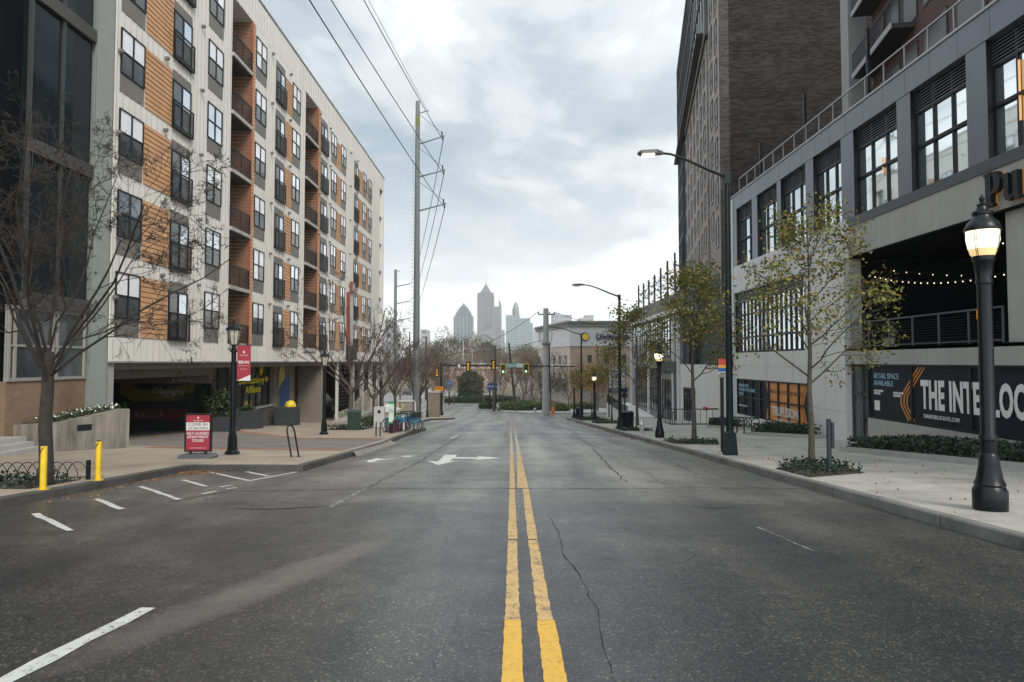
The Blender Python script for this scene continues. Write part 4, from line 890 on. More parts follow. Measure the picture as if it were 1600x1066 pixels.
# red brick apartments on the podium
PRB=(18.5,35.0)
ra=thing('red_brick_apartments','dark red brick apartment wing with grey balconies above the market hall roof','building',(PRB[0],PRB[1],11.2))
q=MB(); obox(q,PRB,-26,-.9,0,12,11.2,34); q.build('wall',BRKR,ra)
q=MB(); q.box(17.55,35.0,11.2,18.5,35.8,34); q.build('concrete_column',mat('tower concrete',(.25,.25,.245),.75,vary=.1,streak=.5),ra)
q=MB(); obox(q,PRB,-3.2,-.95,.5,1,11.2,34)
for k in range(7):
    z=12.8+3.2*k
    q=MB(); obox(q,PRB,-6.3,-.9,-.95,0,z,z+.22); o=q.build('balcony',mat('dark balcony slab',(.03,.03,.032),.7),ra)
    q=MB(); obox(q,PRB,-6.35,-.85,-1.0,-.95,z-.02,z+.26); q.build('slab_edge',mat('pale slab edge',(.28,.28,.27),.6),o)
    q=MB(); obox(q,PRB,-6.3,-.9,-.98,-.94,z+1.2,z+1.26)
    for i in range(40): s=-6.3+i*5.4/39; obox(q,PRB,s-.01,s+.01,-.97,-.95,z+.2,z+1.22)
    q.build('railing',DKM,o)
    for s0,s1 in [(-2.7,-1.2),(-4.6,-3.1),(-6.6,-5.1),(-9.4,-7.2),(-12.4,-10.2),(-15.4,-13.2),(-18.4,-16.2),(-21.4,-19.2)]:
        q=MB(); obox(q,PRB,s0,s1,-.03,.0,z+.3,z+2.5); o=q.build('window',DKM,ra); 
        q=MB(); c0=rot_pt(PRB,s0+.08,-.04); c1=rot_pt(PRB,s1-.08,-.04); q.add([(*c0,z+.38),(*c1,z+.38),(*c1,z+2.42),(*c0,z+2.42)],[(3,2,1,0)]); q.build('pane',mat('soft dark glass',(.03,.034,.038),.3),o)
for (x,y,z,h,lb) in [(XR+.9,32.2,11.3,3.1,'tall thin dark roof post near the concrete column on the roof edge'),(XR+.9,38.0,11.3,2.6,'shorter dark roof post further along the roof edge'),(XR+.9,26.4,11.3,3.4,'nearest dark roof post in front of the concrete column')]:
    q=MB(); q.box(x-.06,y-.06,z,x+.06,y+.06,z+h); q.box(x-.1,y-.1,z,x+.1,y+.1,z+.08); tag(q.build('roof_post',DKM),lb,'post',group='posts along the roof edge')
# ------------------------------------------------------------------ second right building (further down the street)
sb=thing('corner_retail_building','two storey white and grey retail building with black gridded windows further down the right side','building',(14.5,62,gz(62)))
X2=14.5
q=MB(); q.box(X2,47.5,-5.2,X2+14,59.0,1.35); q.build('white_wall',CONCW,sb)
# rounded white corner
q=MB(); q.lathe([(2.2,-5.2),(2.2,1.35)],(X2+2.2,47.5,0),24); q.build('white_wall',CONCW,sb,smooth=True)
q=MB(); q.box(X2+.02,59,-5.2,X2+14,83,6.2); q.build('wall',mat('mid grey cladding',(.20,.205,.205),.6,vary=.08),sb)
q=MB(); q.box(X2-.12,57,6.2,X2+14,83.2,7.6); q.build('parapet',mat('ribbed parapet',(.17,.16,.145),.8,vary=.2,vscale=3),sb)
q=MB(); q.box(X2-.35,57,5.85,X2+1,83.3,6.25); q.build('cornice',CONCW,sb)
q=MB(); q.box(X2+1.0,46.5,1.35,X2+14,59,8.2); q.box(X2+.3,57.2,1.3,X2+1,59,6.2); q.build('dark_block',mat('near black cladding',(.016,.017,.02)),sb)
def grid(parent,x,y0,y1,z0,z1,nc,nr,glass,name='window'):
    f=MB()
    for i in range(nc+1): y=y0+(y1-y0)*i/nc; f.box(x-.06,y-.05,z0,x+.02,y+.05,z1)
    for i in range(nr+1): z=z0+(z1-z0)*i/nr; f.box(x-.055,y0,z-.05,x+.02,y1,z+.05)
    o=f.build(name,DKM,parent); q=MB(); q.add([(x-.015,y0,z0),(x-.015,y1,z0),(x-.015,y1,z1),(x-.015,y0,z1)],[(3,2,1,0)]); q.build('pane',glass,o); return o
grid(sb,X2+.01,61.0,66.0,-3.9,-.1,4,3,SGL); grid(sb,X2-.02,67.5,80,-3.3,.9,10,4,DGL); grid(sb,X2-.02,62.5,71,2.1,5.6,8,3,BLB); grid(sb,X2-.02,72.5,82,2.1,5.6,9,3,BLB)
grid(sb,X2+.0,48.9,51.9,-3.05+.0,-.75,4,2,SGL) if False else None
grid(sb,X2-.01,54.2,57.6,-3.2,-.6,4,3,SGL)
for y in (59.1,61.0,66.2,72,82.5): q=MB(); q.box(X2-.2,y,-4.8,X2+.03,y+.35,5.85); q.build('white_pier',CONCW,sb)
q=MB(); q.box(X2-.25,59.5,.6,X2,66,1.6); q.build('dark_canopy',DKM,sb); q=MB(); q.box(X2-.1,59.5,-3.7,X2+.05,60.9,.5); q.build('blue_panel',mat('deep blue panel',(.012,.035,.10),.5),sb)
q=MB(); q.box(X2-.32,62.3,5.0,X2-.05,66,5.8); 
for i,(y,h) in enumerate([(59.5,4.6),(62.5,4.0),(65.5,3.7),(68.5,3.4),(71.5,3.1),(74.5,2.9),(77.5,2.9),(80.5,3.0)]):
    q=MB(); q.box(X2+.4,y-.08,7.5,X2+.55,y+.08,7.6+h); o=tag(q.build('pergola_post',DKM),'dark rooftop pergola post, '+['tallest and nearest','second nearest','third nearest','fourth nearest','fifth from the tower','sixth from the tower','seventh from the tower','farthest'][i]+' of the row on the retail building','post',group='pergola posts on the retail building roof')
r=random.Random(4)
for k,(z,lb) in enumerate([(9.9,'upper green garland sagging between the pergola posts'),(9.1,'lower green garland sagging between the pergola posts')]):
    q=MB(); c=MB(); 
    for i in range(7):
        a=Vector((X2+.48,59.5+3*i,z+1-.14*i)); b=Vector((X2+.48,62.5+3*i,z+1-.14*(i+1)))
        pts=[a.lerp(b,t/8)-Vector((0,0,.7*4*(t/8)*(1-t/8))) for t in range(9)]; c.chain(pts,.02,3)
        for p in pts:
            for _ in range(5): q.leaf(p+Vector((r.gauss(0,.08),r.gauss(0,.15),r.gauss(0,.08))),.14,r)
    o=tag(c.build('roof_garland',DKM),lb,'garland',group='garlands on the pergola'); q.build('leaves',LEAFB,o)
# ramp with railing
rm=thing('access_ramp','pale concrete ramp wall with a dark handrail below the valet sign','ramp',(12.4,76,gz(76)))
q=MB(); q.add([(11.6,69,gz(69)+.1),(14.4,69,gz(69)+.1),(14.4,84,-5.4),(11.6,84,-5.4),(11.6,69,gz(69)+.25),(14.4,69,gz(69)+.25),(14.4,84,-3.45),(11.6,84,-3.45)],[(0,1,2,3),(4,5,6,7),(0,1,5,4),(1,2,6,5),(2,3,7,6),(3,0,4,7)]); fixn(q.build('wall',CONCW,rm))
q=MB()
for i in range(60):
    y=69+i*.25; z=gz(69)+.25+(y-69)/15*(-3.45-gz(69)-.25); q.box(11.62,y-.012,z,11.65,y+.012,z+1.05)
for dz in (.08,1.05): q.tube((11.64,69,gz(69)+.25+dz),(11.64,84,-3.45+dz),.03,n=6)
q.build('railing',DKM,rm)
# ------------------------------------------------------------------ street lamps
GLIT=bpy.data.materials.new('lit globe'); GLIT.use_nodes=True; t=GLIT.node_tree; b=t.nodes['Principled BSDF']; b.inputs['Base Color'].default_value=(.8,.75,.6,1); b.inputs['Roughness'].default_value=.2
b.inputs['Emission Color'].default_value=(1,.86,.62,1); b.inputs['Emission Strength'].default_value=1.1
GLOW=mat('dim globe base',(.55,.42,.22),.25,emit=(.9,.6,.28),estr=.55); GUN=mat('unlit lantern glass',(.45,.42,.36),.15,vary=.3,vscale=14,coat=.5)
def acorn(loc,label,z0=None,lit=True,s=1.0):
    o=thing('street_lamp',label,'street lamp',loc,group='acorn street lamps along the right sidewalk')
    x,y,z=loc
    q=MB(); q.lathe([(.25,0),(.26,.05),(.26,.27),(.22,.33),(.235,.36),(.20,.42),(.155,.62),(.15,.75),(.125,.78)],loc,16); o1=q.build('base',BLKM,o,smooth=True)
    q=MB(); q.lathe([(.125,.75),(.125,.95),(.145,.96),(.145,1.0),(.115,1.04),(.112,3.1),(.13,3.12),(.13,3.16),(.12,3.18),(.15,3.42),(.17,3.44),(.17,3.5)],loc,16); q.build('pole',BLKM,o,smooth=True)
    q=MB(); q.lathe([(.15,3.48),(.19,3.53),(.215,3.60)],loc,20); q.build('globe_base',GLOW if lit else GUN,o,smooth=True)
    q=MB(); q.lathe([(.215,3.60),(.245,3.72),(.25,3.86)],loc,20); q.build('globe',GLIT if lit else GUN,o,smooth=True)
    q=MB(); q.lathe([(.275,3.85),(.28,3.88),(.23,3.97),(.15,4.03),(.14,4.07),(.155,4.08),(.155,4.12),(.09,4.15),(.07,4.2),(.085,4.22),(.03,4.26),(.045,4.31),(.01,4.37)],loc,20); q.build('cap',BLKM,o,smooth=True)
    q=MB()
    for i in range(4):
        for da in (-.06,.06):
            a=math.pi/4*(2*i+.7)+da; q.chain([(x+r_*math.cos(a),y+r_*math.sin(a),z+h_) for r_,h_ in [(.17,3.46),(.21,3.54),(.24,3.66),(.262,3.8),(.27,3.88)]],.006,4)
    q.build('cage',BLKM,o)
    o.scale=(.82*s,.82*s,s)
    return o
def lantern(loc,label,s=1):
    o=thing('street_lamp',label,'street lamp',loc,group='lantern street lamps along the left sidewalk')
    q=MB(); q.lathe([(.22,0),(.22,.06),(.15,.14),(.13,.5),(.10,.62),(.12,.66),(.09,.72)],loc,8,sq=True); q.build('base',BLKM,o)
    q=MB(); q.lathe([(.088,.7),(.07,2.9),(.10,2.93),(.10,2.98),(.06,3.02),(.06,3.1),(.12,3.14)],loc,12); q.build('pole',BLKM,o,smooth=True)
    q=MB(); q.lathe([(.11,3.14),(.20,3.52),(.20,3.55)],loc,8,sq=True); q.build('lantern_glass',GUN,o)
    q=MB(); q.lathe([(.25,3.55),(.25,3.58),(.18,3.66),(.07,3.72),(.05,3.78),(.02,3.85)],loc,8,sq=True); q.build('cap',BLKM,o)
    q=MB()
    for i in range(8):
        a=math.pi/8+i*math.pi/4; q.tube((loc[0]+.113*math.cos(a),loc[1]+.113*math.sin(a),loc[2]+3.12),(loc[0]+.205*math.cos(a),loc[1]+.205*math.sin(a),loc[2]+3.55),.011,n=4)
    q.build('cage',BLKM,o)
    o.scale=(.93*s,.93*s,s)
    return o
def G(x,y,off=.15): return (x,y,gz(y)+off)
acorn(G(6.53,9.41),'nearest lit acorn street lamp in front of the THE INTERLOCK banner',s=.995)
acorn(G(6.28,29.2),'lit acorn street lamp beside the silver fire hydrant',s=.93); acorn(G(7.2,60),'lit acorn street lamp beyond the valet sign, near the corner',s=.98)
acorn(G(6.9,76,.0),'far unlit acorn lamp post at the crossing by the storage building',lit=False,s=.98)
L1=lantern(G(-8.0,19.65),'black lantern lamp post carrying the red RELAX banner'); L2=lantern(G(-8.82,32.2),'black lantern lamp post left of the green litter bin',s=1.03)
lantern(G(-9.6,50),'black lantern lamp post behind the second bare street tree',s=1.03); lantern(G(-8.9,72),'far black lantern lamp post beside the traffic signal pole')
# banner
RED=mat('banner red',(.30,.022,.04),.6,vary=.06); WB=mat('banner white',(.6,.6,.58),.6)
bn=thing('lamp_banner','small red banner reading RELAX hanging from the lantern lamp post','banner',(-7.7,19.6,1.6))
q=MB(); q.prism([(-7.88,2.05),(-7.50,2.05),(-7.50,1.22),(-7.88,1.05)],19.6,19.62,axis=1); fixn(q.build('cloth',RED,bn))
q=MB(); q.prism([(-7.88,1.05),(-7.50,1.22),(-7.50,1.05)],19.6,19.62,axis=1); fixn(q.build('white_corner',WB,bn))
q=MB(); q.tube((-8.0,19.61,2.07),(-7.48,19.61,2.07),.012); q.tube((-8.0,19.61,1.03),(-7.48,19.61,1.03),.012); q.build('bracket',DKM,bn)
text('RELAX',.105,WB,(-7.69,19.595,1.58),'F','lettering',bn,bold=.004,ext=.002); text('centennial',.06,WB,(-7.69,19.595,1.78),'F','lettering',bn,ext=.002); text('e',.13,WB,(-7.69,19.595,1.88),'F','lettering',bn,ext=.002,bold=.005)
text('YOUR HOME AWAITS',.032,WB,(-7.69,19.595,1.48),'F','lettering',bn,ext=.002); text('LEASING TODAY',.028,WB,(-7.69,19.595,1.38),'F','lettering',bn,ext=.002)
# A-frame sign
af=thing('sidewalk_sign','red COME IN WE ARE OPEN sign in a black frame on a grey weighted base','sign',G(-8.36,18.3))
gx,gy,gz_=G(-8.36,18.3); 
q=MB(); q.box(gx-.36,gy-.03,gz_+.17,gx+.36,gy+.03,gz_+1.18); q.build('frame',DKM,af)
q=MB(); q.box(gx-.31,gy-.036,gz_+.21,gx+.31,gy-.031,gz_+1.14); q.build('poster',RED,af)
q=MB(); q.box(gx-.31,gy-.040,gz_+.74,gx+.31,gy-.037,gz_+.95); q.build('white_band',WB,af)
PB=mat('plum letters',(.09,.03,.06),.6)
text('COME IN',.125,PB,(gx,gy-.043,gz_+.89),'F','lettering',af,ext=.002); text('WE ARE OPEN',.085,PB,(gx,gy-.043,gz_+.79),'F','lettering',af,ext=.002)
text('SELF-GUIDED\nAPARTMENT\nTOURS',.10,WB,(gx,gy-.04,gz_+.56),'F','lettering',af,ext=.002,bold=.001); text('centennial',.06,WB,(gx,gy-.04,gz_+1.0),'F','lettering',af,ext=.002); text('e',.1,WB,(gx,gy-.04,gz_+1.08),'F','lettering',af,ext=.002,bold=.004); text('WWW.CENTENNIALAPTS.COM',.03,WB,(gx,gy-.04,gz_+.27),'F','lettering',af,ext=.002)
q=MB(); 
pts=[(gx-.42+.0,0),(gx+.42,0)]
q.add([],[]) if False else None
prof=[(-.42,.0),(-.44,.05),(-.38,.11),(.38,.11),(.44,.05),(.42,.0)]
q.prism([(gx+a,gz_+b) for a,b in prof],gy-.24,gy+.24,axis=1); fixn(q.build('weighted_base',mat('grey rubber base',(.09,.10,.11),.6),af))
q=MB(); 
for sx in(-.2,.2): q.lathe([(.035,0),(.035,.1)],(gx+sx,gy,gz_+.1),8)
q.build('spring',DKM,af)
# bollards
YB=mat('bollard yellow',(.62,.42,.015),.45,vary=.15,vscale=6); 
def bollard(x,y,label):
    X,Y,Z=G(x,y); o=thing('yellow_bollard',label,'bollard',(X,Y,Z),group='yellow safety bollards by the kerb')
    q=MB(); q.lathe([(.052,0),(.052,.72),(.047,.735)],(X,Y,Z),14); q.build('post',YB,o,smooth=True)
    q=MB(); q.lathe([(.047,.73),(.03,.75),(.0,.755)],(X,Y,Z),14); q.build('cap',DKM,o,smooth=True)
    q=MB(); q.lathe([(.10,0),(.10,.015),(.055,.018)],(X,Y,Z),4,sq=True); q.build('base_plate',YB,o)
    q=MB(); a0=-2.3
    pts=[(a0+i*.25) for i in range(6)]
    q.add([(X+.0535*math.cos(a),Y+.0535*math.sin(a),Z+.60+.02*i) for i,a in enumerate(pts)]+[(X+.0535*math.cos(a),Y+.0535*math.sin(a),Z+.64+.018*i) for i,a in enumerate(pts)],[(i,i+1,i+7,i+6) for i in range(5)]); q.build('reflector_band',DKM,o)
bollard(-7.9,11.6,'yellow bollard in front of the big bare tree trunk'); bollard(-7.82,13.0,'yellow bollard standing right of the looped low fence')
# loop fence
def loopfence(name,label,A,B,h=.34,step=.17,group='low looped fences around tree beds'):
    z=(gz((A[1]+B[1])/2)+.15); o=thing(name,label,'fence',((A[0]+B[0])/2,(A[1]+B[1])/2,z),group=group)
    d=Vector((B[0]-A[0],B[1]-A[1])); n=max(2,int(d.length/step)); q=MB()
    for i in range(n-1):
        a=Vector(A)+d*(i/n); b=Vector(A)+d*(min(1,(i+2.2)/n)); pts=[]
        for k in range(11):
            t=k/10; p=a.lerp(b,.5-.5*math.cos(math.pi*t)); pts.append((p.x,p.y,gz(p.y)+.15+h*math.sin(math.pi*t)))
        q.chain(pts,.009,4)
    q.tube((A[0],A[1],gz(A[1])+.2),(B[0],B[1],gz(B[1])+.2),.009,n=4); q.build('loops',DKM,o)
    for p in (A,B): q=MB(); q.box(p[0]-.03,p[1]-.03,gz(p[1])+.1,p[0]+.03,p[1]+.03,gz(p[1])+.15+h*1.08); q.build('post',DKM,o)
    return o
loopfence('loop_fence','low black looped fence around the bed of the big bare tree',(-8.1,13.15),(-10.6,12.9))
def groundplants(name,poly,n,size,h,m,label,seed,off=.16,kind='stuff'):
    r=random.Random(seed); q=MB(); xs_=[p[0] for p in poly]; yy_=[p[1] for p in poly]; c=0
    def inside(x,y):
        k=False;j=len(poly)-1
        for i in range(len(poly)):
            xi,yi=poly[i]; xj,yj=poly[j]
            if (yi>y)!=(yj>y) and x<(xj-xi)*(y-yi)/(yj-yi)+xi: k=not k
            j=i
        return k
    while c<n:
        x=r.uniform(min(xs_),max(xs_)); y=r.uniform(min(yy_),max(yy_))
        if not inside(x,y): continue
        c+=1; dx=abs(x-sum(xs_)/len(xs_)); 
        q.leaf((x,y,gz(y)+off+r.random()**1.3*h),size*r.uniform(.6,1.2),r)
    return tag(q.build(name,m),label,kind=kind)
def bed(poly,label,seed,n=900,h=.15,size=.08,m=LEAFB):
    o=sheet('planting_bed',poly,.158,MULCH,label=label); o['label']=label
    groundplants('ground_cover',poly,n,size,h,m,label.replace('mulch bed','ground cover plants'),seed)
bed([(-8.2,11.7),(-8.2,13.1),(-11.5,12.9),(-11.5,11.7)],'mulch bed around the big bare tree',1,n=700,h=.2)
bed([(5.85,15.3),(5.85,13.5),(7.4,14.4),(7.75,16.6),(6.9,16.9)],'mulch bed around the nearest leafy tree',2,n=800,h=.16,size=.07)
bed([(5.85,27),(5.85,24.6),(7.3,24.1),(7.9,26.8)],'mulch bed around the second leafy tree',3,n=600,h=.12)
bed([(5.85,40),(5.85,36),(7.5,36),(7.5,40)],'mulch bed around the third leafy tree',4,n=500,h=.15)
bed([(6.1,53.5),(6.1,49.5),(8.6,49.5),(8.6,53.5)],'mulch bed around the fourth leafy tree',5,n=400,h=.15,size=.12)
bed([(5.85,69),(5.85,58),(8.6,58),(8.2,70)],'mulch bed around the trees near the corner',6,n=500,h=.2,size=.14)
# raised planters right
def raised(poly,label,h,plabel,n,seed,ph=.35,size=.1):
    o=sheet('planter_kerb',poly,.15+h,CONC,kind=None,thick=h+.1); tag(o,label,'planter')
    c=Vector((sum(p[0] for p in poly)/len(poly),sum(p[1] for p in poly)/len(poly)))
    inn=[tuple(c+(Vector(p)-c)*(1-.22/max(.5,(Vector(p)-c).length))) for p in poly]
    q=sheet('soil',inn,.156+h,MULCH,parent=o,kind=None)
    p_=groundplants('hedge',inn,n,size,ph,LEAFB,plabel,seed,off=.15+h,kind=None); p_['category']='hedge'
raised([(9.95,20.9),(11.1,14.6),(13.0,10),(13.05,10.0),(13.05,21.8),(13.0,22.0)],'long low pale planter kerb below the THE INTERLOCK banner',.16,'long low evergreen hedge below the THE INTERLOCK banner',9500,3,ph=.30,size=.10)
raised([(10.75,31.6),(12.3,28.3),(13.0,28.5),(12.9,34.0)],'pale planter kerb below the orange window graphic',.16,'low spreading shrubs in the planter below the orange window graphic',2300,4,ph=.4,size=.11)
raised([(11.8,41.8),(13.1,36.5),(13.6,37),(13.8,45.5),(13.2,46)],'pale planter kerb beside the rounded white wall',.14,'low spreading shrubs beside the rounded white wall',1500,5,ph=.4,size=.13)
# bike racks (hoops)
def hoop(x,y,w,h,label,ang=0,group='black bike rack hoops',lean=0,m_=DKM,name='bike_rack'):
    X,Y,Z=G(x,y); q=MB(); pts=[]; dx,dy=math.cos(ang)*w/2,math.sin(ang)*w/2
    prof=[(-1,0)]+[(-1,.8)]+[(-math.cos(math.pi*k/8),.8+.2*math.sin(math.pi*k/8)) for k in range(1,8)]+[(1,.8),(1,0)]
    q.chain([(X+dx*a+lean*b,Y+dy*a,Z+h*b) for a,b in prof],.024,8)
    for s_ in(-1,1): q.lathe([(.06,0),(.06,.012)],(X+dx*s_,Y+dy*s_,Z),8)
    return tag(q.build(name,m_,smooth=True),label,'bike rack',group)
hoop(-5.9,18.7,.21,.86,'single tall leaning black hoop rack on the left kerb corner',ang=.75,group=None,lean=-.16)
for i in range(5): hoop(11.1+.3*(i%2)*0+.09*i,34.9-.78*i,.75,.78,'black hoop bike rack in the row of five, '+['farthest','second farthest','middle','second nearest','nearest to the orange graphic'][i],ang=.1)
# cobra head lights
def cobra(x,y,h,arm,label,lit=False,base=.30,off=.15):
    X,Y,Z=G(x,y,off); o=thing('roadway_light',label,'street light',(X,Y,Z),group='tall cobra head roadway lights')
    q=MB(); q.lathe([(base*.8,0),(base*.8,.04),(base*.62,.62),(base*.40,.68)],(X,Y,Z),4,sq=True); q.build('base',mat('dark green metal',(.004,.013,.013),.45,spec=.25),o)
    q=MB(); q.lathe([(.105,.6),(.065,h)],(X,Y,Z),12); q.build('pole',MC['dark green metal'],o,smooth=True)
    q=MB(); q.chain([(X,Y,Z+h-.1),(X-.3*arm,Y,Z+h+.13),(X-.6*arm,Y,Z+h+.40),(X-.85*arm,Y,Z+h+.57),(X-arm,Y,Z+h+.60)],[.05,.045,.038,.035,.035],8); q.box(X-.08,Y-.08,Z+h-.3,X+.08,Y+.08,Z+h+.02); q.build('arm',MC['dark green metal'],o,smooth=True)
    hd=MB(); x0=X-arm+.05; z=Z+h+.60
    hd.add([(x0,Y-.05,z+.04),(x0,Y+.05,z+.04),(x0-.2,Y+.16,z+.07),(x0-.2,Y-.16,z+.07),(x0-.62,Y+.15,z+.05),(x0-.62,Y-.15,z+.05),(x0-.72,Y+.06,z+.02),(x0-.72,Y-.06,z+.02),
            (x0,Y-.05,z-.04),(x0,Y+.05,z-.04),(x0-.2,Y+.16,z-.03),(x0-.2,Y-.16,z-.03),(x0-.62,Y+.15,z-.05),(x0-.62,Y-.15,z-.05),(x0-.72,Y+.06,z-.03),(x0-.72,Y-.06,z-.03)],
           [(0,1,2,3),(3,2,4,5),(5,4,6,7),(9,8,11,10),(10,11,13,12),(12,13,15,14),(0,3,11,8),(3,5,13,11),(5,7,15,13),(1,9,10,2),(2,10,12,4),(4,12,14,6),(6,14,15,7),(0,8,9,1)])
    hd=fixn(hd.build('lamp_head',mat('lamp head grey',(.12,.12,.12),.5,metal=.4),o))
    q=MB(); q.box(x0-.58,Y-.11,z-.085,x0-.25,Y+.11,z-.052); q.build('lens',mat('lit lens',(1,.9,.7),.3,emit=(1,.86,.58),estr=4.5) if lit else GUN,hd)
cobra(6.16,19.4,8.02,1.88,'nearest tall roadway light with its lamp lit, by the bus stop sign',lit=True)
cobra(6.3,40,7.8,2.1,'second tall roadway light behind the black litter bin'); cobra(6.7,66,8.2,2.4,'farthest tall roadway light near the corner',off=.12)
# meter post by nearest leafy tree
X,Y,Z=G(6.75,14.6); mp_=thing('blue_marker_post','short dark blue marker post with an offset flat panel in the nearest tree bed','post',(X,Y,Z))
MBL=mat('marker blue',(.012,.02,.035),.5); q=MB(); q.box(X-.05,Y-.03,Z-.05,X+.03,Y+.03,Z+1.12); q.build('post',MBL,mp_); q=MB(); q.box(X+.032,Y-.05,Z+.5,X+.085,Y+.05,Z+1.05); q.build('panel',MBL,mp_)
# hydrant
X,Y,Z=G(6.09,32.2); hy=thing('fire_hydrant','silver fire hydrant on the right sidewalk beside the litter bin','fire hydrant',(X,Y,Z))
SIL=mat('hydrant silver',(.55,.55,.53),.4,metal=.5,vary=.15,vscale=9); q=MB(); q.lathe([(.16,0),(.16,.04),(.11,.06),(.11,.42),(.135,.44),(.135,.48),(.12,.5),(.10,.6),(.04,.67),(.04,.73),(.0,.74)],(X,Y,Z),14); q.build('barrel',SIL,hy,smooth=True)
q=MB(); q.tube((X-.2,Y,Z+.36),(X+.2,Y,Z+.36),.055,n=10); q.tube((X,Y-.2,Z+.33),(X,Y,Z+.33),.07,n=10); q.build('outlet',SIL,hy,smooth=True)
# bins
def bin_(x,y,w,h,m_,label,lid=True,name='litter_bin'):
    X,Y,Z=G(x,y); o=thing(name,label,'litter bin',(X,Y,Z),group='litter bins'); q=MB(); q.lathe([(w*.46,.05),(w*.5,h*.9)],(X,Y,Z),20)
    for i in range(20): a=i*math.pi/10; q.tube((X+w*.49*math.cos(a),Y+w*.49*math.sin(a),Z+.03),(X+w*.52*math.cos(a),Y+w*.52*math.sin(a),Z+h*.9),.014,n=4)
    q.build('body',m_,o); q=MB(); q.lathe([(w*.54,h*.88),(w*.54,h*.93),(w*.42,h),(w*.2,h)],(X,Y,Z),20); q.build('rim',DKM,o,smooth=True)
bin_(6.9,41,.72,1.0,DKM,'black slatted litter bin beside the second roadway light'); bin_(6.9,70,.75,1.05,DKM,'far black litter bin at the right corner of the crossing')
X,Y,Z=G(-8.65,37.6); gb=thing('green_bin','dark green square litter bin behind the first bare street tree','litter bin',(X,Y,Z)); GRB=mat('bin green',(.012,.035,.03),.45)
q=MB(); q.box(X-.28,Y-.3,Z+.02,X+.28,Y+.3,Z+1.0,taper=-.03); q.build('body',GRB,gb); q=MB(); q.box(X-.33,Y-.34,Z+1.0,X+.33,Y+.34,Z+1.1,taper=.05); q.build('lid',GRB,gb)
X,Y,Z=G(-8.3,43); nb=thing('white_notice_box','small white box with a dark emblem behind the green bin','box',(X,Y,Z)); q=MB(); q.box(X-.32,Y-.2,Z,X+.32,Y+.2,Z+1.25); q.build('box',mat('white box',(.5,.5,.5),.5),nb); q=MB(); q.box(X-.08,Y-.21,Z+.85,X+.1,Y-.203,Z+1.05); q.build('emblem',DKM,nb)
# bus stop sign
bs2=thing('bus_stop_sign','small bus stop sign with red, orange and blue stripes above the marta name','sign',G(6.35,20.6)); X,Y,Z=G(6.35,20.6)
def cboard(parent,x0,x1,y,z0,z1,m_,name): q=MB(); q.box(x0,y,z0,x1,y+.012,z1); return q.build(name,m_,parent)
zt=1.6+(565-561)/1067*20.6*1.0; xs0,xs1=(1122-800)/1067*20.6,(1137.5-800)/1067*20.6
def zz(p): return 1.6+(565-p)/1067*20.6
for a,b,mm,nm in [(561,570.5,mat('sign orange red',(.55,.07,.03),.5),'red_stripe'),(570.5,575,mat('sign orange',(.75,.36,.05),.5),'orange_stripe'),(570.5+4.5,581,mat('sign blue',(.01,.1,.35),.5),'blue_stripe'),(581,585.5,WB,'white_panel'),(586,590,mat('sign grey',(.2,.2,.2),.5),'route_panel')]: cboard(bs2,xs0,xs1,Y,zz(b),zz(a),mm,nm)
text('marta',.10,DKM,((xs0+xs1)/2,Y-.006,zz(583.3)),'F','lettering',bs2,ext=.002,bold=.002); text('12 37',.07,WB,((xs0+xs1)/2,Y-.006,zz(588)),'F','lettering',bs2,ext=.002)
q=MB(); q.box(xs0+.06,Y+.013,Z,xs0+.16,Y+.06,zz(561)); q.build('post',DKM,bs2)
# right railing with fire connection
rr=railing('ramp_railing','short dark railing in front of the rounded white wall',10.9,46,49.2,gz(48)+.15,1.0,posts=.55,mesh=False,m_=DKM)
X=9.6
rf=thing('step_railing','dark railing along the entry step by the white retail wall','railing',G(12.0,47.5))
q=MB(); z=gz(47.5)+.18
for x in [10.95+i*.42 for i in range(8)]: q.box(x-.012,47.48,z,x+.012,47.52,z+1.0)
q.box(10.9,47.46,z+1.0,14.0,47.54,z+1.05); q.box(10.9,47.2,z-.1,14.0,47.6,z+.04); q.build('rail',DKM,rf)
fc=thing('fire_connection','red fire department connection on the white retail wall','pipe fitting',(13.9,48.2,gz(48)+1.2)); q=MB(); q.tube((14.5,48.2,gz(48)+1.2),(13.6,48.2,gz(48)+1.2),.05); q.build('pipe',DKM,fc); q=MB(); q.tube((13.7,48.0,gz(48)+1.2),(13.5,48.0,gz(48)+1.25),.12); q.tube((13.7,48.4,gz(48)+1.2),(13.5,48.4,gz(48)+1.25),.12); q.build('caps',mat('fitting red',(.4,.02,.02),.4),fc)
# storefront window in white wall close to the rounded corner
# directory / valet sign
vs_=thing('directory_sign','tall white directory sign with a navy VALET strip on the right sidewalk','sign',G(10.6,72)); 
Y=72; zz=lambda p:1.6+(565-p)/1067*Y; xx=lambda p:(p-800)/1067*Y
for i in range(7):
    q=MB(); q.box(xx(951),Y,zz(574+5.4*i+4.6),xx(976),Y+.08,zz(574+5.4*i)); q.build('white_panel',mat('pale sign panel',(.50,.53,.57),.5,vary=.1),vs_)
q=MB(); q.box(xx(951),Y,zz(613),xx(976),Y+.08,zz(607)); q.build('navy_strip',mat('navy sign',(.01,.03,.12),.5),vs_); text('VALET',.34,WB,(xx(963),Y-.01,zz(610)),'F','lettering',vs_)
for i,s_ in enumerate(['PUTTSHACK','TRUFUSION','RETAIL','OFFICE','PARKING','HOTEL','DINING']): 
    if i in (2,4): text(s_,.26,MC['navy sign'],(xx(963),Y-.01,zz(576.4+5.4*i)),'F','lettering',vs_)
for p_ in (951,976): q=MB(); q.box(xx(p_)-.05,Y+.08,gz(Y),xx(p_)+.08,Y+.16,zz(573)); q.build('post',DKM,vs_)
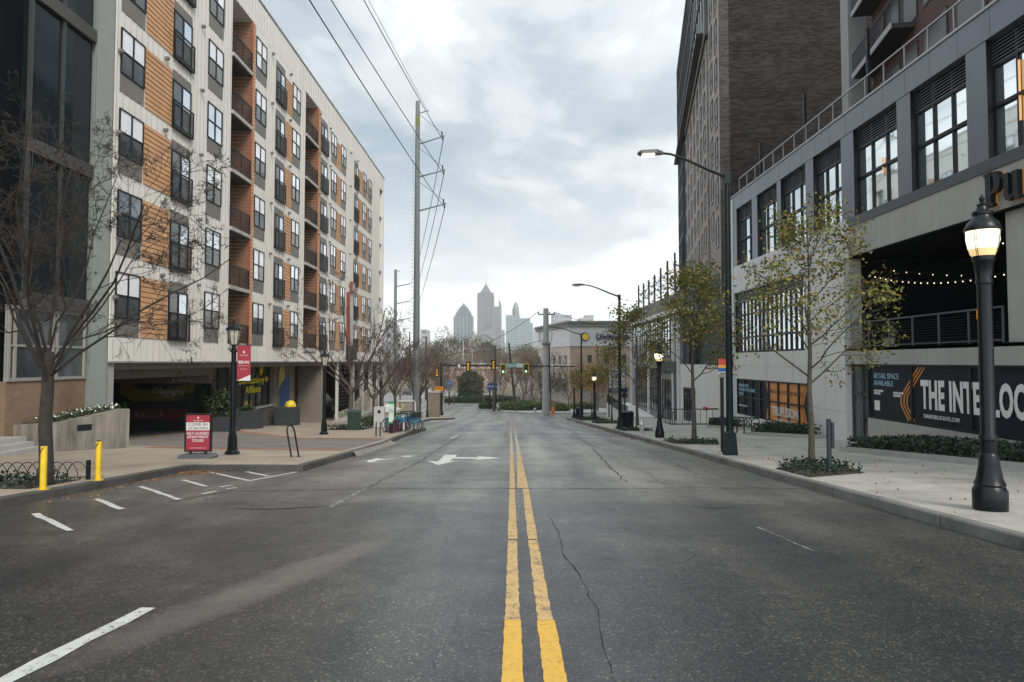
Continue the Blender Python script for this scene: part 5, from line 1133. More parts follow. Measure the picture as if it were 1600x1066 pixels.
psn=thing('parking_sign','round blue parking sign with a white letter P behind the second roadway light','sign',(xx(976.5),72.5,zz(609))); q=MB(); q.prism([(xx(976.5)+.36*math.cos(i*.314),zz(609.5)+.36*math.sin(i*.314)) for i in range(20)],72.4,72.46,axis=1); fixn(q.build('disc',MC['navy sign'],psn)); text('P',.5,WB,(xx(976.5),72.39,zz(609.5)),'F','lettering',psn,bold=.02)
q=MB(); q.box(xx(976.5)-.3,72.41,zz(622),xx(976.5)+.3,72.5,zz(614.5)); q.build('lower_plate',MC['navy sign'],psn); q=MB(); q.box(xx(976.5)-.05,72.5,gz(72),xx(976.5)+.05,72.56,zz(606)); q.build('post',DKM,psn)
# ------------------------------------------------------------------ utility poles and wires
X,Y=-8.12,58.0; Z=gz(Y)
up=thing('steel_power_pole','very tall grey steel power pole with three angled arms on the left sidewalk','utility pole',(X,Y,Z)); zt=24.0
q=MB(); q.lathe([(.30,0),(.28,8),(.23,18),(.18,zt-Z)],(X,Y,Z),12); q.build('shaft',STL,up)
TIPS=[]; q=MB(); ins=MB()
for p0,p1,xt in [(225,213.5,689.7),(277,267,691),(330.5,320,692.6)]:
    z0=1.6+(565-p0)/1067*Y*1.012; z1=1.6+(565-p1)/1067*Y*1.012; xt_=(xt-800)/1067*Y*.985
    q.chain([(X+.2,Y,z0),(xt_,Y,z1)],[.075,.045],6); q.tube((X+.1,Y,z1+1.95),(xt_-.1,Y,z1+.32),.022,n=4); q.box(xt_-.2,Y-.05,z1-.02,xt_+.12,Y+.05,z1+.09)
    ins.lathe([(.05,0),(.07,.08),(.05,.16),(.07,.24),(.04,.32)],(xt_-.12,Y,z1+.1),6); ins.lathe([(.04,-.35),(.07,-.28),(.04,-.2),(.07,-.12),(.04,-.05)],(xt_-.02,Y,z1),6)
    TIPS.append((xt_-.02,Y,z1-.36))
q.chain([(X+.1,Y,22.95),(X+.95,Y,23.2)],[.05,.04],6); q.build('arm',STL,up); ins.build('insulator',DKM,up)
q=MB()
for i in range(58): z=3+i*.33; q.box(X-.5+.0018*i,Y-.02,z,X-.28,Y+.02,z+.03)
q.build('climbing_pegs',STL,up)
q=MB(); q.lathe([(.20,21.8-Z),(.20,22.7-Z)],(X,Y,Z),12); q.build('tag_band',mat('tag yellow green',(.14,.15,.05),.6),up)
def wire(a,b,sag,r_,label,group='overhead power lines',n=14):
    a=Vector(a); b=Vector(b); pts=[]
    for i in range(n+1):
        t=i/n; p=a.lerp(b,t); p.z-=sag*4*t*(1-t); pts.append(p)
    return tag(MB().chain(pts,r_,4).build('power_line',mat('wire',(.03,.033,.036),.6)),label,'power line',group)
near=[(-11.0,-8,21.6),(-10.6,-8,18.5),(-8.7,-8,15.6)]
for tpt,np_,w_ in zip(TIPS,near,['top arm','middle arm','lowest arm']): wire(np_,tpt,.6,.028,'thick power line coming over the street to the '+w_+' of the steel pole')
X2p,Y2p=-24.3,142.0
for tpt,(px_,py_),w_ in zip(TIPS,[(641,443),(641,470),(641,497)],['top','middle','lowest']):
    wire(tpt,((px_-800)/1067*Y2p,Y2p,1.6+(565-py_)/1067*Y2p),1.8,.03,'thin power line hanging from the '+w_+' arm on to the far pole')
wire((X+.9,Y,23.1),(-12.5,-8,25.5),.5,.016,'thin shield wire above the three power lines')
fp=thing('steel_power_pole','distant grey steel power pole with three angled arms left of the tall one','utility pole',(X2p,Y2p,gz(Y2p)))
q=MB(); q.lathe([(.42,0),(.3,1.6+(565-421)/1067*Y2p-gz(Y2p))],(X2p,Y2p,gz(Y2p)),10); q.build('shaft',STL,fp); q=MB()
for p0,p1 in [(448,443),(475,470),(502,497)]: q.tube((X2p,Y2p,1.6+(565-p0)/1067*Y2p),((641-800)/1067*Y2p,Y2p,1.6+(565-p1)/1067*Y2p),.11,.08,6)
q.tube((X2p,Y2p,1.6+(565-422)/1067*Y2p),(X2p+.9,Y2p,1.6+(565-424)/1067*Y2p),.08,n=5); q.build('arm',STL,fp)
def simplepole(px_,ptop,Y,r_,m_,label,lean=0,arms=0,ptopx=None,group=None):
    X=(px_-800)/1067*Y; zt=1.6+(565-ptop)/1067*Y; zb=gz(Y)-.1; xt=X if ptopx is None else (ptopx-800)/1067*Y
    o=thing('utility_pole',label,'utility pole',(X,Y,zb),group=group); q=MB(); q.chain([(X,Y,zb),(xt,Y,zt)],[r_*1.15,r_*.8],8); q.build('shaft',m_,o)
    if arms:
        q=MB(); 
        for k in range(arms): q.box(xt-1.2,Y-.06,zt-.5-.9*k,xt+1.2,Y+.06,zt-.35-.9*k)
        for k in (-1.1,-.4,.4,1.1): q.lathe([(.06,0),(.04,.22)],(xt+k,Y,zt-.35),6)
        q.build('crossarm',WOOD,o)
    return o
simplepole(666,526,128,.2,WOOD,'plain wooden pole right of the tall steel pole'); simplepole(640,518,150,.16,WOOD,'plain thin pole left of the tall steel pole')
simplepole(772,541,98,.16,WOOD,'dark thin wooden pole behind the signal arm left of centre',ptopx=774); simplepole(806,536,96.5,.17,WOOD,'leaning dark wooden pole behind the street name sign',ptopx=795)
simplepole(724,532,210,.16,PCON,'pale far pole in front of the stepped tower'); simplepole(738,545,230,.16,PCON,'pale far pole with crossarms below the tall towers',arms=2)
X,Y=4.4,88.5; Z=gz(Y); cpn=thing('concrete_power_pole','thick pale concrete pole with crossarm and brackets at the far right corner of the crossing','utility pole',(X,Y,Z)); zt=1.6+(565-482)/1067*Y
q=MB(); q.lathe([(.50,0),(.34,zt-Z)],(X,Y,Z),12); q.build('shaft',PCON,cpn); q=MB(); za=1.6+(565-491)/1067*Y; q.box(X-1.0,Y-.06,za-.1,X+1.15,Y+.06,za+.05)
for k in (-.95,-.2,.5,1.1): q.lathe([(.06,0),(.09,.1),(.05,.28)],(X+k,Y,za+.05),6)
q.build('crossarm',WOOD,cpn); q=MB(); zc=1.6+(565-530)/1067*Y
for s_ in(-1,1): q.chain([(X+s_*.4,Y,zc-.6),(X+s_*.75,Y,zc-.2),(X+s_*.8,Y,zc+.9)],.05,6)
q.box(X-.5,Y-.45,zc-.8,X+.6,Y-.3,zc-.5); q.build('bracket',STL,cpn); q=MB(); q.tube((X+.45,Y-.1,zc-.5),(X+.5,Y-.1,Z+3),.06); q.build('conduit',DKM,cpn)
for (a,b,s_,l_) in [((X-1,Y,za+.3),(-9.7,98,2.4),1.0,'low line from the concrete pole to the thin wooden pole'),((X+1.1,Y,za+.3),(22,112,6),.5,'line from the concrete pole over the storage building'),((X,Y,zc),(-24,142,7),2.5,'sagging cable from the concrete pole toward the far left pole')]: wire(a,b,s_,.035,l_,group=None)
# ------------------------------------------------------------------ traffic signals
X,Y=-8.85,85.5; Z=gz(Y)+.1; sg=thing('signal_mast','dark traffic signal pole with a long mast arm reaching over the street','traffic signal pole',(X,Y,Z))
za=1.6+(565-571.5)/1067*Y; q=MB(); q.lathe([(.32,0),(.32,.1),(.26,.5),(.16,.6),(.13,za-Z+.35)],(X,Y,Z),12); q.build('pole',DKM,sg,smooth=True); q=MB(); q.chain([(X,Y,za+.05),(7.9,Y,za-.1)],[.12,.07],8); q.build('mast_arm',DKM,sg)
q=MB(); q.lathe([(.13,0),(.16,.2),(.1,.35)],((717.5-800)/1067*Y,Y-.1,za-.2),10); q.lathe([(.1,0),(.13,.15),(.1,.3)],((863-800)/1067*Y,Y-.1,za-.15),10); q.build('camera',mat('white housing',(.7,.7,.68),.5),sg)
GRN=mat('green signal light',(.1,.9,.5),.4,emit=(.35,1,.65),estr=1.6); SY=mat('signal yellow',(.70,.45,.02),.5); LENS=mat('dark lens',(.03,.025,.02),.3); LA=mat('amber yellow visor',(.75,.38,.02),.5)
def signal(px_,label,back,Y=85.2,side=0,zc=None,lit=True):
    X=(px_-800)/1067*Y; zc=(1.6+(565-574.2)/1067*Y) if zc is None else zc; o=thing('traffic_signal',label,'traffic signal',(X,Y,zc),group='signal heads on the mast arm')
    if not back:
        q=MB(); q.box(X-.36,Y-.05,zc-.62,X+.36,Y+.02,zc+.62); q.build('backplate',SY,o); q=MB(); q.box(X-.26,Y-.2,zc-.54,X+.26,Y-.055,zc+.54); q.build('housing',mat('signal dark green',(.012,.03,.015),.5),o)
        for k in range(3):
            q=MB(); q.tube((X,Y-.24,zc+.34-.34*k),(X,Y-.205,zc+.34-.34*k),.125,n=14); q.build('lens',GRN if k==2 else LENS,o)
            q=MB(); q.chain([(X+.14*math.cos(a),Y-.3,zc+.34-.34*k+.14*math.sin(a)) for a in [i*math.pi/8 for i in range(9)]],.02,4); q.build('visor',DKM,o)
    else:
        q=MB(); q.box(X-.30,Y-.05,zc-.62,X+.30,Y+.02,zc+.62); q.build('backplate',DKM,o)
        for k in range(3):
            q=MB(); q.tube((X,Y-.22,zc+.34-.34*k),(X,Y-.055,zc+.34-.34*k),.15,n=14); q.build('visor',LA,o)
    return o
signal(731.5,'leftmost dark signal head with amber visors on the mast arm',True,zc=1.6+(565-572.5)/1067*85.2-.05); signal(771,'second dark signal head with amber visors on the mast arm',True,zc=1.6+(565-570.5)/1067*85.2)
signal(786.2,'green lit signal head left of the street name sign',False,zc=1.6+(565-576.5)/1067*85.2); signal(821.8,'green lit signal head right of the street name sign',False,zc=1.6+(565-576)/1067*85.2)
sn=thing('street_name_sign','green and white street name sign hanging on the mast arm between green signals','sign',(.4,85,za)); Y=85.0; xx=lambda p:(p-800)/1067*Y
q=MB(); q.box(xx(791),Y-.1,za-.22,xx(806.5),Y-.06,za+.28); q.build('green_panel',mat('sign green',(.16,.34,.30),.5),sn); q=MB(); q.box(xx(806.7),Y-.1,za-.22,xx(817),Y-.06,za+.28); q.build('white_panel',mat('pale sign green',(.45,.56,.52),.5),sn)
text('Howell Mill',.3,WB,(xx(798.7),Y-.12,za),'F','lettering',sn,xs=.7)
# pedestrian signals / orange signal at left, right
for (px_,py_,Y_,lb,nm) in [(686,607.5,84,'orange pedestrian signal box on the left signal pole','pedestrian_signal'),(925,604,74,'orange pedestrian signal box behind the farther acorn lamp','pedestrian_signal')]:
    X=(px_-800)/1067*Y_; Zc=1.6+(565-py_)/1067*Y_; q=MB(); q.box(X-.5,Y_-.2,Zc-.25,X+.5,Y_+.15,Zc+.25); q.box(X-.42,Y_-.35,Zc+.15,X+.42,Y_-.2,Zc+.22)
    tag(q.build(nm,mat('signal orange',(.62,.26,.02),.5)),lb,'pedestrian signal')
sgs=signal(683,'side view of an amber signal head behind the far street trees',True,Y=88,zc=1.6+(565-582)/1067*88)
# kerbside white flexible posts, bike share, kiosk
for i,(x,y) in enumerate([(-5.45,34.5),(-5.35,38.6),(-6.2,44.5),(-7.6,50),(-7.7,55)]):
    X,Y,Z=G(x,y,.0); q=MB(); q.lathe([(.09,0),(.09,.04),(.05,.06),(.05,.95),(.03,.98)],(X,Y,Z),8); tag(q.build('flexible_post',mat('white plastic',(.55,.55,.53),.5)),'white flexible lane post along the left kerb, '+['nearest, by the maroon panel','second, by the front bike wheel','third along the kerb','fourth along the kerb','farthest, near the steel pole'][i],'post',group='white flexible posts along the left kerb')
X,Y,Z=G(-5.9,30.3); 
for i,x in enumerate((-6.0,-5.82)): q=MB(); q.lathe([(.028,0),(.028,.62),(.02,.64)],(x,Y,Z),8); tag(q.build('thin_bollard',DKM),['left','right'][i]+' one of two thin black posts before the bike dock','bollard',group='thin black posts')
kx=(612-800)/1067*33.5; X,Y,Z=G(-5.9,33.5); kk=thing('kiosk_sign','white and green bike share kiosk sign on the left sidewalk','sign',(X,Y,Z)); zf=lambda p:1.6+(565-p)/1067*33.5
q=MB(); q.box(-6.02,33.5,zf(661.5),-5.78,33.6,zf(631)); q.build('panel',mat('kiosk white green',(.50,.60,.52),.5),kk); q=MB(); q.box(-6.02,33.49,zf(631),-5.78,33.61,zf(627)); q.box(-6.02,33.49,zf(661.5),-5.78,33.61,zf(659)); q.build('green_band',mat('kiosk green',(.03,.25,.12),.5),kk); q=MB(); q.box(-5.98,33.52,Z,-5.82,33.58,zf(661.5)); q.build('leg',DKM,kk)
text('BIKE\nSHARE',.08,MC['kiosk green'],(-5.9,33.48,zf(642)),'F','lettering',kk,ext=.002)
mpn=thing('maroon_panel','long maroon advertising panel along the bike dock','panel',G(-5.6,35.5)); X,Y,Z=G(-5.6,35.5); q=MB(); q.add([(-5.75,33.4,gz(33.4)+.2),(-5.62,38,gz(38)+.2),(-5.62,38,gz(38)+.85),(-5.75,33.4,gz(33.4)+.8),(-5.8,33.4,gz(33.4)+.2),(-5.67,38,gz(38)+.2),(-5.67,38,gz(38)+.85),(-5.8,33.4,gz(33.4)+.8)],[(0,1,2,3),(5,4,7,6),(0,4,5,1),(3,2,6,7),(0,3,7,4),(1,5,6,2)]); fixn(q.build('panel',mat('maroon',(.07,.012,.03),.5,vary=.3,vscale=4),mpn))
text('RELAY BIKES',.4,mat('dim maroon letters',(.16,.06,.08),.6),(-5.66,35.6,gz(35.6)+.5),'L','lettering',mpn,ext=.03)
# bikes
def bike(m_,name='bicycle'):
    o=thing(name,'bicycle','bicycle'); R_=.33
    def wheel(x):
        q=MB(); q.chain([(x+R_*math.cos(a),0,R_+R_*math.sin(a)) for a in [i*2*math.pi/24 for i in range(25)]],.02,6,cap=False); w=q.build('wheel',mat('tyre',(.015,.015,.015),.8),o)
        q=MB()
        for i in range(12): a=i*math.pi/6; q.tube((x,0,R_),(x+R_*math.cos(a),0,R_+R_*math.sin(a)),.003,n=3)
        q.tube((x,-.05,R_),(x,.05,R_),.03); q.build('spokes',ALU,w)
    wheel(-.52); wheel(.55)
    q=MB(); bb=(-.05,0,.3); se=(-.18,0,.72); hd=(.38,0,.78)
    for a,b,r_ in [(bb,se,.02),(bb,hd,.03),((-.12,0,.52),hd,.022),(bb,(-.52,0,R_),.016),(se,(-.52,0,R_),.012),(hd,(.55,.0,R_),.02),(hd,(.34,0,1.0),.018)]: q.tube(a,b,r_)
    q.build('frame',m_,o)
    q=MB(); q.chain([(-.52+.36*math.cos(a),0,R_+.36*math.sin(a)) for a in [i*.25+.3 for i in range(11)]],.018,4); q.chain([(.55+.36*math.cos(a),0,R_+.36*math.sin(a)) for a in [i*.25+.5 for i in range(9)]],.018,4); q.build('mudguard',m_,o)
    q=MB(); q.tube(se,(-.2,0,.88),.014); q.box(-.32,-.08,.88,-.06,.08,.94,taper=.02); q.build('saddle',DKM,o)
    q=MB(); q.chain([(.2,-.28,1.03),(.34,-.2,1.04),(.36,0,1.0),(.34,.2,1.04),(.2,.28,1.03)],.014,5); q.build('handlebar',DKM,o)
    q=MB()
    for k in range(5): z=.72+.06*k; q.chain([(.45,-.15,z),(.78,-.17,z),(.78,.17,z),(.45,.15,z),(.45,-.15,z)],.007,4)
    for x,y in [(.45,-.15),(.78,-.17),(.78,.17),(.45,.15),(.6,-.16),(.6,.16)]: q.tube((x,y,.7),(x,y,.97),.007,n=4)
    q.build('basket',DKM,o)
    return o
BLU=mat('bike blue',(.02,.22,.38),.4); bk=bike(BLU)
LBk=['blue share bike at the near end with its front wheel over the kerb','second blue share bike from the kerb in the dock','third blue share bike in the dock','fourth blue share bike in the dock','innermost blue share bike behind the maroon panel']
for i in range(5):
    loc=G(-5.75-.0*i,38.3-.95*i,.15 if i else .12); o=bk if i==0 else dup(bk)
    o.location=loc; o.rotation_euler=(0,0,[-.35,-.15,-.2,-.1,-.2][i]); o['label']=LBk[i]; o['group']='blue share bikes in the dock'
b2=bike(mat('bike lime',(.15,.5,.08),.5),name='bicycle'); b2.location=G(-6.9,40.2); b2.rotation_euler=(0,0,1.2); b2['label']='lime green share bike standing behind the blue ones'
for i in range(4):
    x,y,z=G(-6.35,37.8-.95*i); q=MB(); q.box(x-.1,y-.06,z,x+.1,y+.06,z+.75,taper=.02); tag(q.build('dock_stand',mat('dock grey',(.08,.09,.09),.5)),['nearest','second','third','farthest'][3-i]+' grey bike dock stand behind the maroon panel','dock',group='bike dock stands')
# white kerb gate frame, stone pillar, cars
wf=thing('white_frame_barrier','small white square frame barrier behind the bike dock','barrier',G(-9.0,56)); q=MB(); x,y,z=G(-8.7,56)
for x0 in(-9.6,-7.9): q.box(x0-.06,y-.06,z,x0+.06,y+.06,z+1.7)
q.box(-9.66,y-.06,z+1.6,-7.84,y+.06,z+1.72); q.box(-9.66,y-.06,z+.5,-7.84,y+.06,z+.62); q.build('frame',mat('frame white',(.55,.55,.53),.5),wf)
spq=thing('stone_pillar','square tan stone pillar left of the traffic signal pole','pillar',G(-9.3,82)); x,y,z=G(-9.25,82); q=MB(); q.box(x-.7,y-.6,z-.1,x+.6,y+.6,z+2.7); q.build('shaft',mat('tan stone',(.20,.17,.13),.85,vary=.2,vscale=2,bump=.3),spq); q=MB(); q.box(x-.8,y-.7,z+2.7,x+.7,y+.7,z+2.9); q.build('cap',CONC,spq)
def car(loc,rz,body,label,kind='car',grp=None):
    o=thing('parked_'+('car' if kind=='car' else 'pickup'),label,'car' if kind=='car' else 'pickup truck',loc,rz=rz,group=grp)
    Lc,Wc=(4.5,1.78) if kind=='car' else (5.4,1.95)
    prof=[(-2.2,.35),(-2.25,.7),(-2.05,.92),(-1.45,1.0),(-1.0,1.4),(.35,1.45),(1.05,1.0),(1.95,.88),(2.22,.68),(2.22,.35)] if kind=='car' else [(-2.6,.5),(-2.6,1.1),(-.8,1.1),(-.75,1.75),(.6,1.78),(1.15,1.2),(2.4,1.1),(2.6,.8),(2.6,.5)]
    q=MB(); n=len(prof)
    def X_(s,w,h,k=1): return [(a,s*(w-(.22 if b>1.05 and kind=='car' else (.15 if b>1.3 else 0))),b) for a,b in prof]
    A=X_(-1,Wc/2,0); B=X_(1,Wc/2,0); v=[(x+loc[0],y+loc[1],z+loc[2]) for x,y,z in A+B]
    q.add(v,[tuple(range(n)),tuple(reversed(range(n,2*n)))]+[(i,n+i,n+(i+1)%n,(i+1)%n) for i in range(n)]); bd=fixn(q.build('body',body,None)); 
    for vv in bd.data.vertices: vv.co-=Vector(loc)
    bd.parent=o
    q=MB()
    if kind=='car': gp=[(-1.3,1.05),(-.95,1.34),(.32,1.38),(.85,1.05)]
    else: gp=[(-.7,1.2),(-.68,1.65),(.5,1.68),(.95,1.22)]
    for s in(-1,1): w=Wc/2-.14; q.add([(a,s*(w+.02),b) for a,b in gp],[tuple(range(4))] )
    q.build('side_window',DGL,None).parent=o
    for x in ((-1.35,1.4) if kind=='car' else (-1.7,1.7)):
        for s in(-1,1):
            q=MB(); q.tube((x,s*(Wc/2-.2),.33),(x,s*(Wc/2+.01),.33),.33 if kind=='car' else .38,n=16); w_=q.build('wheel',mat('tyre',(.015,.015,.015)),None); w_.parent=o
            q=MB(); q.tube((x,s*(Wc/2+.005),.33),(x,s*(Wc/2+.02),.33),.19,n=12); h_=q.build('rim',ALU,None); h_.parent=w_
    for s in(-1,1):
        e=prof[-1][0]; q=MB(); q.box(e-.03,s*.62-.16,.66,e+.012,s*.62+.16,.78); q.build('headlight',mat('headlight',(.6,.6,.6),.2),None).parent=o
    return o
car((-17.5,61,gz(61)+.75),1.45,mat('dark green car paint',(.02,.04,.035),.3,coat=1),'dark pickup truck with a pale roof inside the open parking level','pickup')
car((-16.6,88,gz(88)+.1),.1,mat('white car paint',(.6,.6,.6),.3,coat=1),'white car seen between the far bare trees on the left'); car((-22.3,90,gz(90)+.1),.05,MC['white car paint'],'second white car left of the one between the bare trees')
for i,(x,y) in enumerate([(-26,130),(-29.5,131),(-22,146),(-33,133)]): car((x,y,gz(y)+.03),1.5,[MC['white car paint'],mat('silver car paint',(.3,.3,.32),.3,coat=1),mat('dark car paint',(.03,.03,.04),.3,coat=1),MC['white car paint']][i],['white','silver','dark','second white'][i]+' car in the distant parking lot left of the crossing','car','cars in the distant parking lot')
# shrub strip behind the street trees at left
bush(-9.2,46.5,gz(46.5)+.1,1.6,.9,.9,900,.14,LEAFG,'low dark hedge behind the white notice box',cat='hedge',name='hedge',seed=12)
# other signs across the crossing
def board(px0,px1,py0,py1,Y,m_,name,label,txt=None,ts=.4,post=None,m2=WB):
    X0,X1=(px0-800)/1067*Y,(px1-800)/1067*Y; z1,z0=1.6+(565-py0)/1067*Y,1.6+(565-py1)/1067*Y; o=thing(name,label,'sign',((X0+X1)/2,Y,gz(Y)))
    q=MB(); q.box(X0,Y,z0,X1,Y+.1,z1); q.build('panel',m_,o)
    if txt: text(txt,ts,m2,((X0+X1)/2,Y-.02,(z0+z1)/2),'F','lettering',o)
    q=MB()
    for p in post or [(px0+px1)/2]: x=(p-800)/1067*Y; q.box(x-.1,Y+.1,gz(Y)-.1,x+.1,Y+.25,z1-.05)
    q.build('post',DKM,o); return o
board(762,777.5,599,609,102,mat('blue sign board',(.01,.06,.22),.5),'monument_sign','wide dark blue sign board on posts across the crossing','DOBBS',.42,[765,775])
board(697.5,706.5,595.5,604,112,mat('bright blue board',(.02,.22,.50),.5),'pole_sign','bright blue square sign above a white board at the parking lot','A',.6); board(698,706,604.5,612,111.5,mat('white board',(.55,.55,.56),.5),'pole_sign','white board hanging under the bright blue square sign','OPEN',.3,m2=DKM)
# hedges and bushes across the crossing
def hedge(x,y,rx,ry,h,n,m_,label,seed,size=.22): return bush(x,y,gz(y)+.05,rx,ry,h,n,size,m_,label,cat='hedge',name='hedge',seed=seed)
q=None
def boxhedge(cx,cy,rx,ry,h,n,m_,label,seed,size=.2):
    r=random.Random(seed); q=MB()
    q.lathe([(1,0),(1.0,h*.5),(.85,h*.75),(.4,h*.86)],(0,0,0),20); q.v=[(cx+x*rx*.93,cy+y*ry*.93,gz(cy)+z) for x,y,z in q.v]
    core=q; q=MB()
    for i in range(n):
        a=r.uniform(0,6.283); e=r.random(); 
        if e<.5: rr_=1+.06*r.gauss(0,1); z=r.uniform(0,h*.85)
        else: rr_=math.sqrt(r.random()); z=h*(1-.4*rr_**3)+r.uniform(-.08,.08)+.1*math.sin(a*5+rr_*6)
        q.leaf((cx+math.cos(a)*rx*rr_,cy+math.sin(a)*ry*rr_,gz(cy)+z),size,r)
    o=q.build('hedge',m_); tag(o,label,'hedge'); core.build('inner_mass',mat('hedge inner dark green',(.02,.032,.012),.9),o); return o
boxhedge(1.3,100,3.1,2.6,1.35,2600,mat('bright hedge leaves',(.1,.12,.02),.6,island=[(0,(.045,.075,.018)),(.5,(.09,.13,.03)),(1,(.16,.19,.05))]),'rounded green hedge island at the far side of the crossing',1)
boxhedge(-5.6,118,6.5,1.2,1.3,1800,LEAFG,'long dark clipped hedge behind the signs',2); boxhedge(6.6,97,1.5,1.2,1.0,800,MC['bright hedge leaves'],'yellowish green hedge right of the concrete pole',3); boxhedge(10.5,101,1.8,1.2,1.0,700,MC['bright hedge leaves'],'long pale green hedge in front of the storage building',4)
boxhedge(-3.9,104,1.1,1.0,.8,500,LEAFG,'small dark shrub below the blue sign board',5); boxhedge(-7.6,124,2.2,2.2,5.2,2600,LEAFG,'tall rounded evergreen bush behind the blue sign board',6,size=.3)
q=MB(); q.lathe([(.28,0),(.28,.05),(.24,.06),(.22,.9),(.2,1.0)],(5.25,88,gz(88)+.12),12); tag(q.build('orange_barrel',mat('safety orange',(.6,.17,.06),.6),smooth=True),'orange traffic barrel at the foot of the concrete pole','traffic barrel')
x,y,z=G(3.0,90,.1); q=MB(); q.lathe([(.2,0),(.2,.05),(.14,.08),(.14,.55),(.17,.6),(.1,.75),(.0,.8)],(x,y,z),10); tag(q.build('white_hydrant',mat('white hydrant paint',(.5,.5,.48),.5),smooth=True),'small white fire hydrant left of the concrete pole','fire hydrant')
# ------------------------------------------------------------------ trees
def grow_tree(seed,h_trunk,r_trunk,h_total,spread,levels=4,nmain=6,lean=0,up=.5,dens_=1.0,minr=.004,leader=True,sides=(10,6,5,4,3,3),twist=.22,shoots=False,rk=(.36,.5),el=(40,72),lk=(.65,.9)):
    r=random.Random(seed); tr=MB(); cr=MB(); tips=[]
    def path(p,d,length,r0,r1,steps,upb,wig):
        pts=[p.copy()]; rad=[r0]; d=d.copy()
        for i in range(steps):
            d=(d+Vector((r.gauss(0,wig),r.gauss(0,wig),r.gauss(0,wig)+upb/steps))).normalized(); p=p+d*(length/steps); pts.append(p); rad.append(r0+(r1-r0)*(i+1)/steps)
        return pts,rad,d
    def rec(p,d,length,r0,lv):
        if r0<minr: r0=minr
        steps=[6,5,4,3,3,2][min(lv,5)]; r1=max(r0*.35,minr*.6)
        pts,rad,dd=path(p,d,length,r0,r1,steps,up*(.6 if lv<3 else .3),twist*(.6+.25*lv)/1.6)
        cr.chain(pts,rad,sides[min(lv+1,5)],cap=False)
        if lv>=levels: tips.append((pts[-1],dd)); tips.append((pts[len(pts)//2],dd)); return
        n=int(r.uniform(3.2,5.2)*dens_) if lv<levels-1 else int(r.uniform(3,5)*dens_)
        for i in range(n):
            t=r.uniform(.22,1.0); k=min(int(t*(len(pts)-1)),len(pts)-2); f=t*(len(pts)-1)-k; q=pts[k].lerp(pts[k+1],f)
            base=(pts[k+1]-pts[k]).normalized(); ax=base.orthogonal(); ax.rotate(Matrix.Rotation(r.uniform(0,6.283),3,base)); nd=(base*math.cos(.7)+ax*math.sin(r.uniform(.45,.95))).normalized()
            rec(q,nd,length*r.uniform(.42,.68)*(1-.35*t),rad[k]*r.uniform(.4,.6),lv+1)
        tips.append((pts[-1],dd))
    # trunk
    base=Vector((0,0,-.1)); pts=[base]; rad=[r_trunk*1.35]; d=Vector((lean,0,1)).normalized(); n=7; p=base
    top_h=h_total*.93 if leader else h_trunk*1.25
    for i in range(n):
        hh=top_h*((i+1)/n); pts.append(Vector((lean*hh+r.gauss(0,.015)*hh**.5,r.gauss(0,.015)*hh**.5,hh))); rad.append(max(r_trunk*(1-.9*(i+1)/n) if leader else r_trunk*(1-.25*(i+1)/n),minr))
    pts.insert(1,Vector((0,0,.25))); rad.insert(1,r_trunk*1.05)
    tr.chain(pts,rad,10)
    for i in range(nmain):
        t=i/(nmain-1) if nmain>1 else 0; hh=h_trunk+((top_h-h_trunk)*t*.85 if leader else r.uniform(-.12,.2)*h_trunk*(i%3)); a=i*2.399+r.uniform(-.4,.4)
        el_=R(r.uniform(28,50)) if leader else R(r.uniform(*el)); d=Vector((math.cos(a)*math.cos(el_),math.sin(a)*math.cos(el_),math.sin(el_)))
        ln=spread*(1.05-.62*t)*r.uniform(.85,1.15) if leader else (h_total-h_trunk)*r.uniform(*lk)
        k=min(range(len(pts)),key=lambda j:abs(pts[j].z-hh)); rr=rad[k]*(.5 if leader else r.uniform(*rk))
        q=Vector((pts[k].x*hh/max(pts[k].z,.1),0,hh))
        rec(q,d,ln,max(rr,.012),0 if not leader else 1)
    return tr,cr,tips
def place(q,loc,rz=0,s=1):
    c,s_=math.cos(rz),math.sin(rz); q.v=[(loc[0]+(x*c-y*s_)*s,loc[1]+(x*s_+y*c)*s,loc[2]+z*s) for x,y,z in q.v]; return q
def tree(name,label,loc,tr,cr,bark,twig,rz=0,s=1,leaves=None,lmat=None,group=None,cat='tree'):
    o=thing(name,label,cat,loc,group); place(tr,(0,0,0),rz,s); place(cr,(0,0,0),rz,s)
    for q,nm,m_ in [(tr,'trunk',bark),(cr,'branches',twig)]:
        ob=q.build(nm,m_,None); ob.parent=o
        if nm=='trunk': ob.data.polygons.foreach_set('use_smooth',[True]*len(ob.data.polygons))
    if leaves is not None: place(leaves,(0,0,0),rz,s); ob=leaves.build('leaves',lmat,None); ob.parent=o
    return o
# big bare tree
tr,cr,_=grow_tree(23,1.9,.125,7.4,3.0,levels=5,nmain=12,leader=False,up=.38,dens_=1.06,minr=.0045,twist=.34,rk=(.24,.42),el=(38,76),lk=(.5,.78))
tree('bare_tree','big dark bare tree at the left edge behind the yellow bollard',G(-8.35,12.3),tr,cr,BARK,TWIGD,rz=.6)
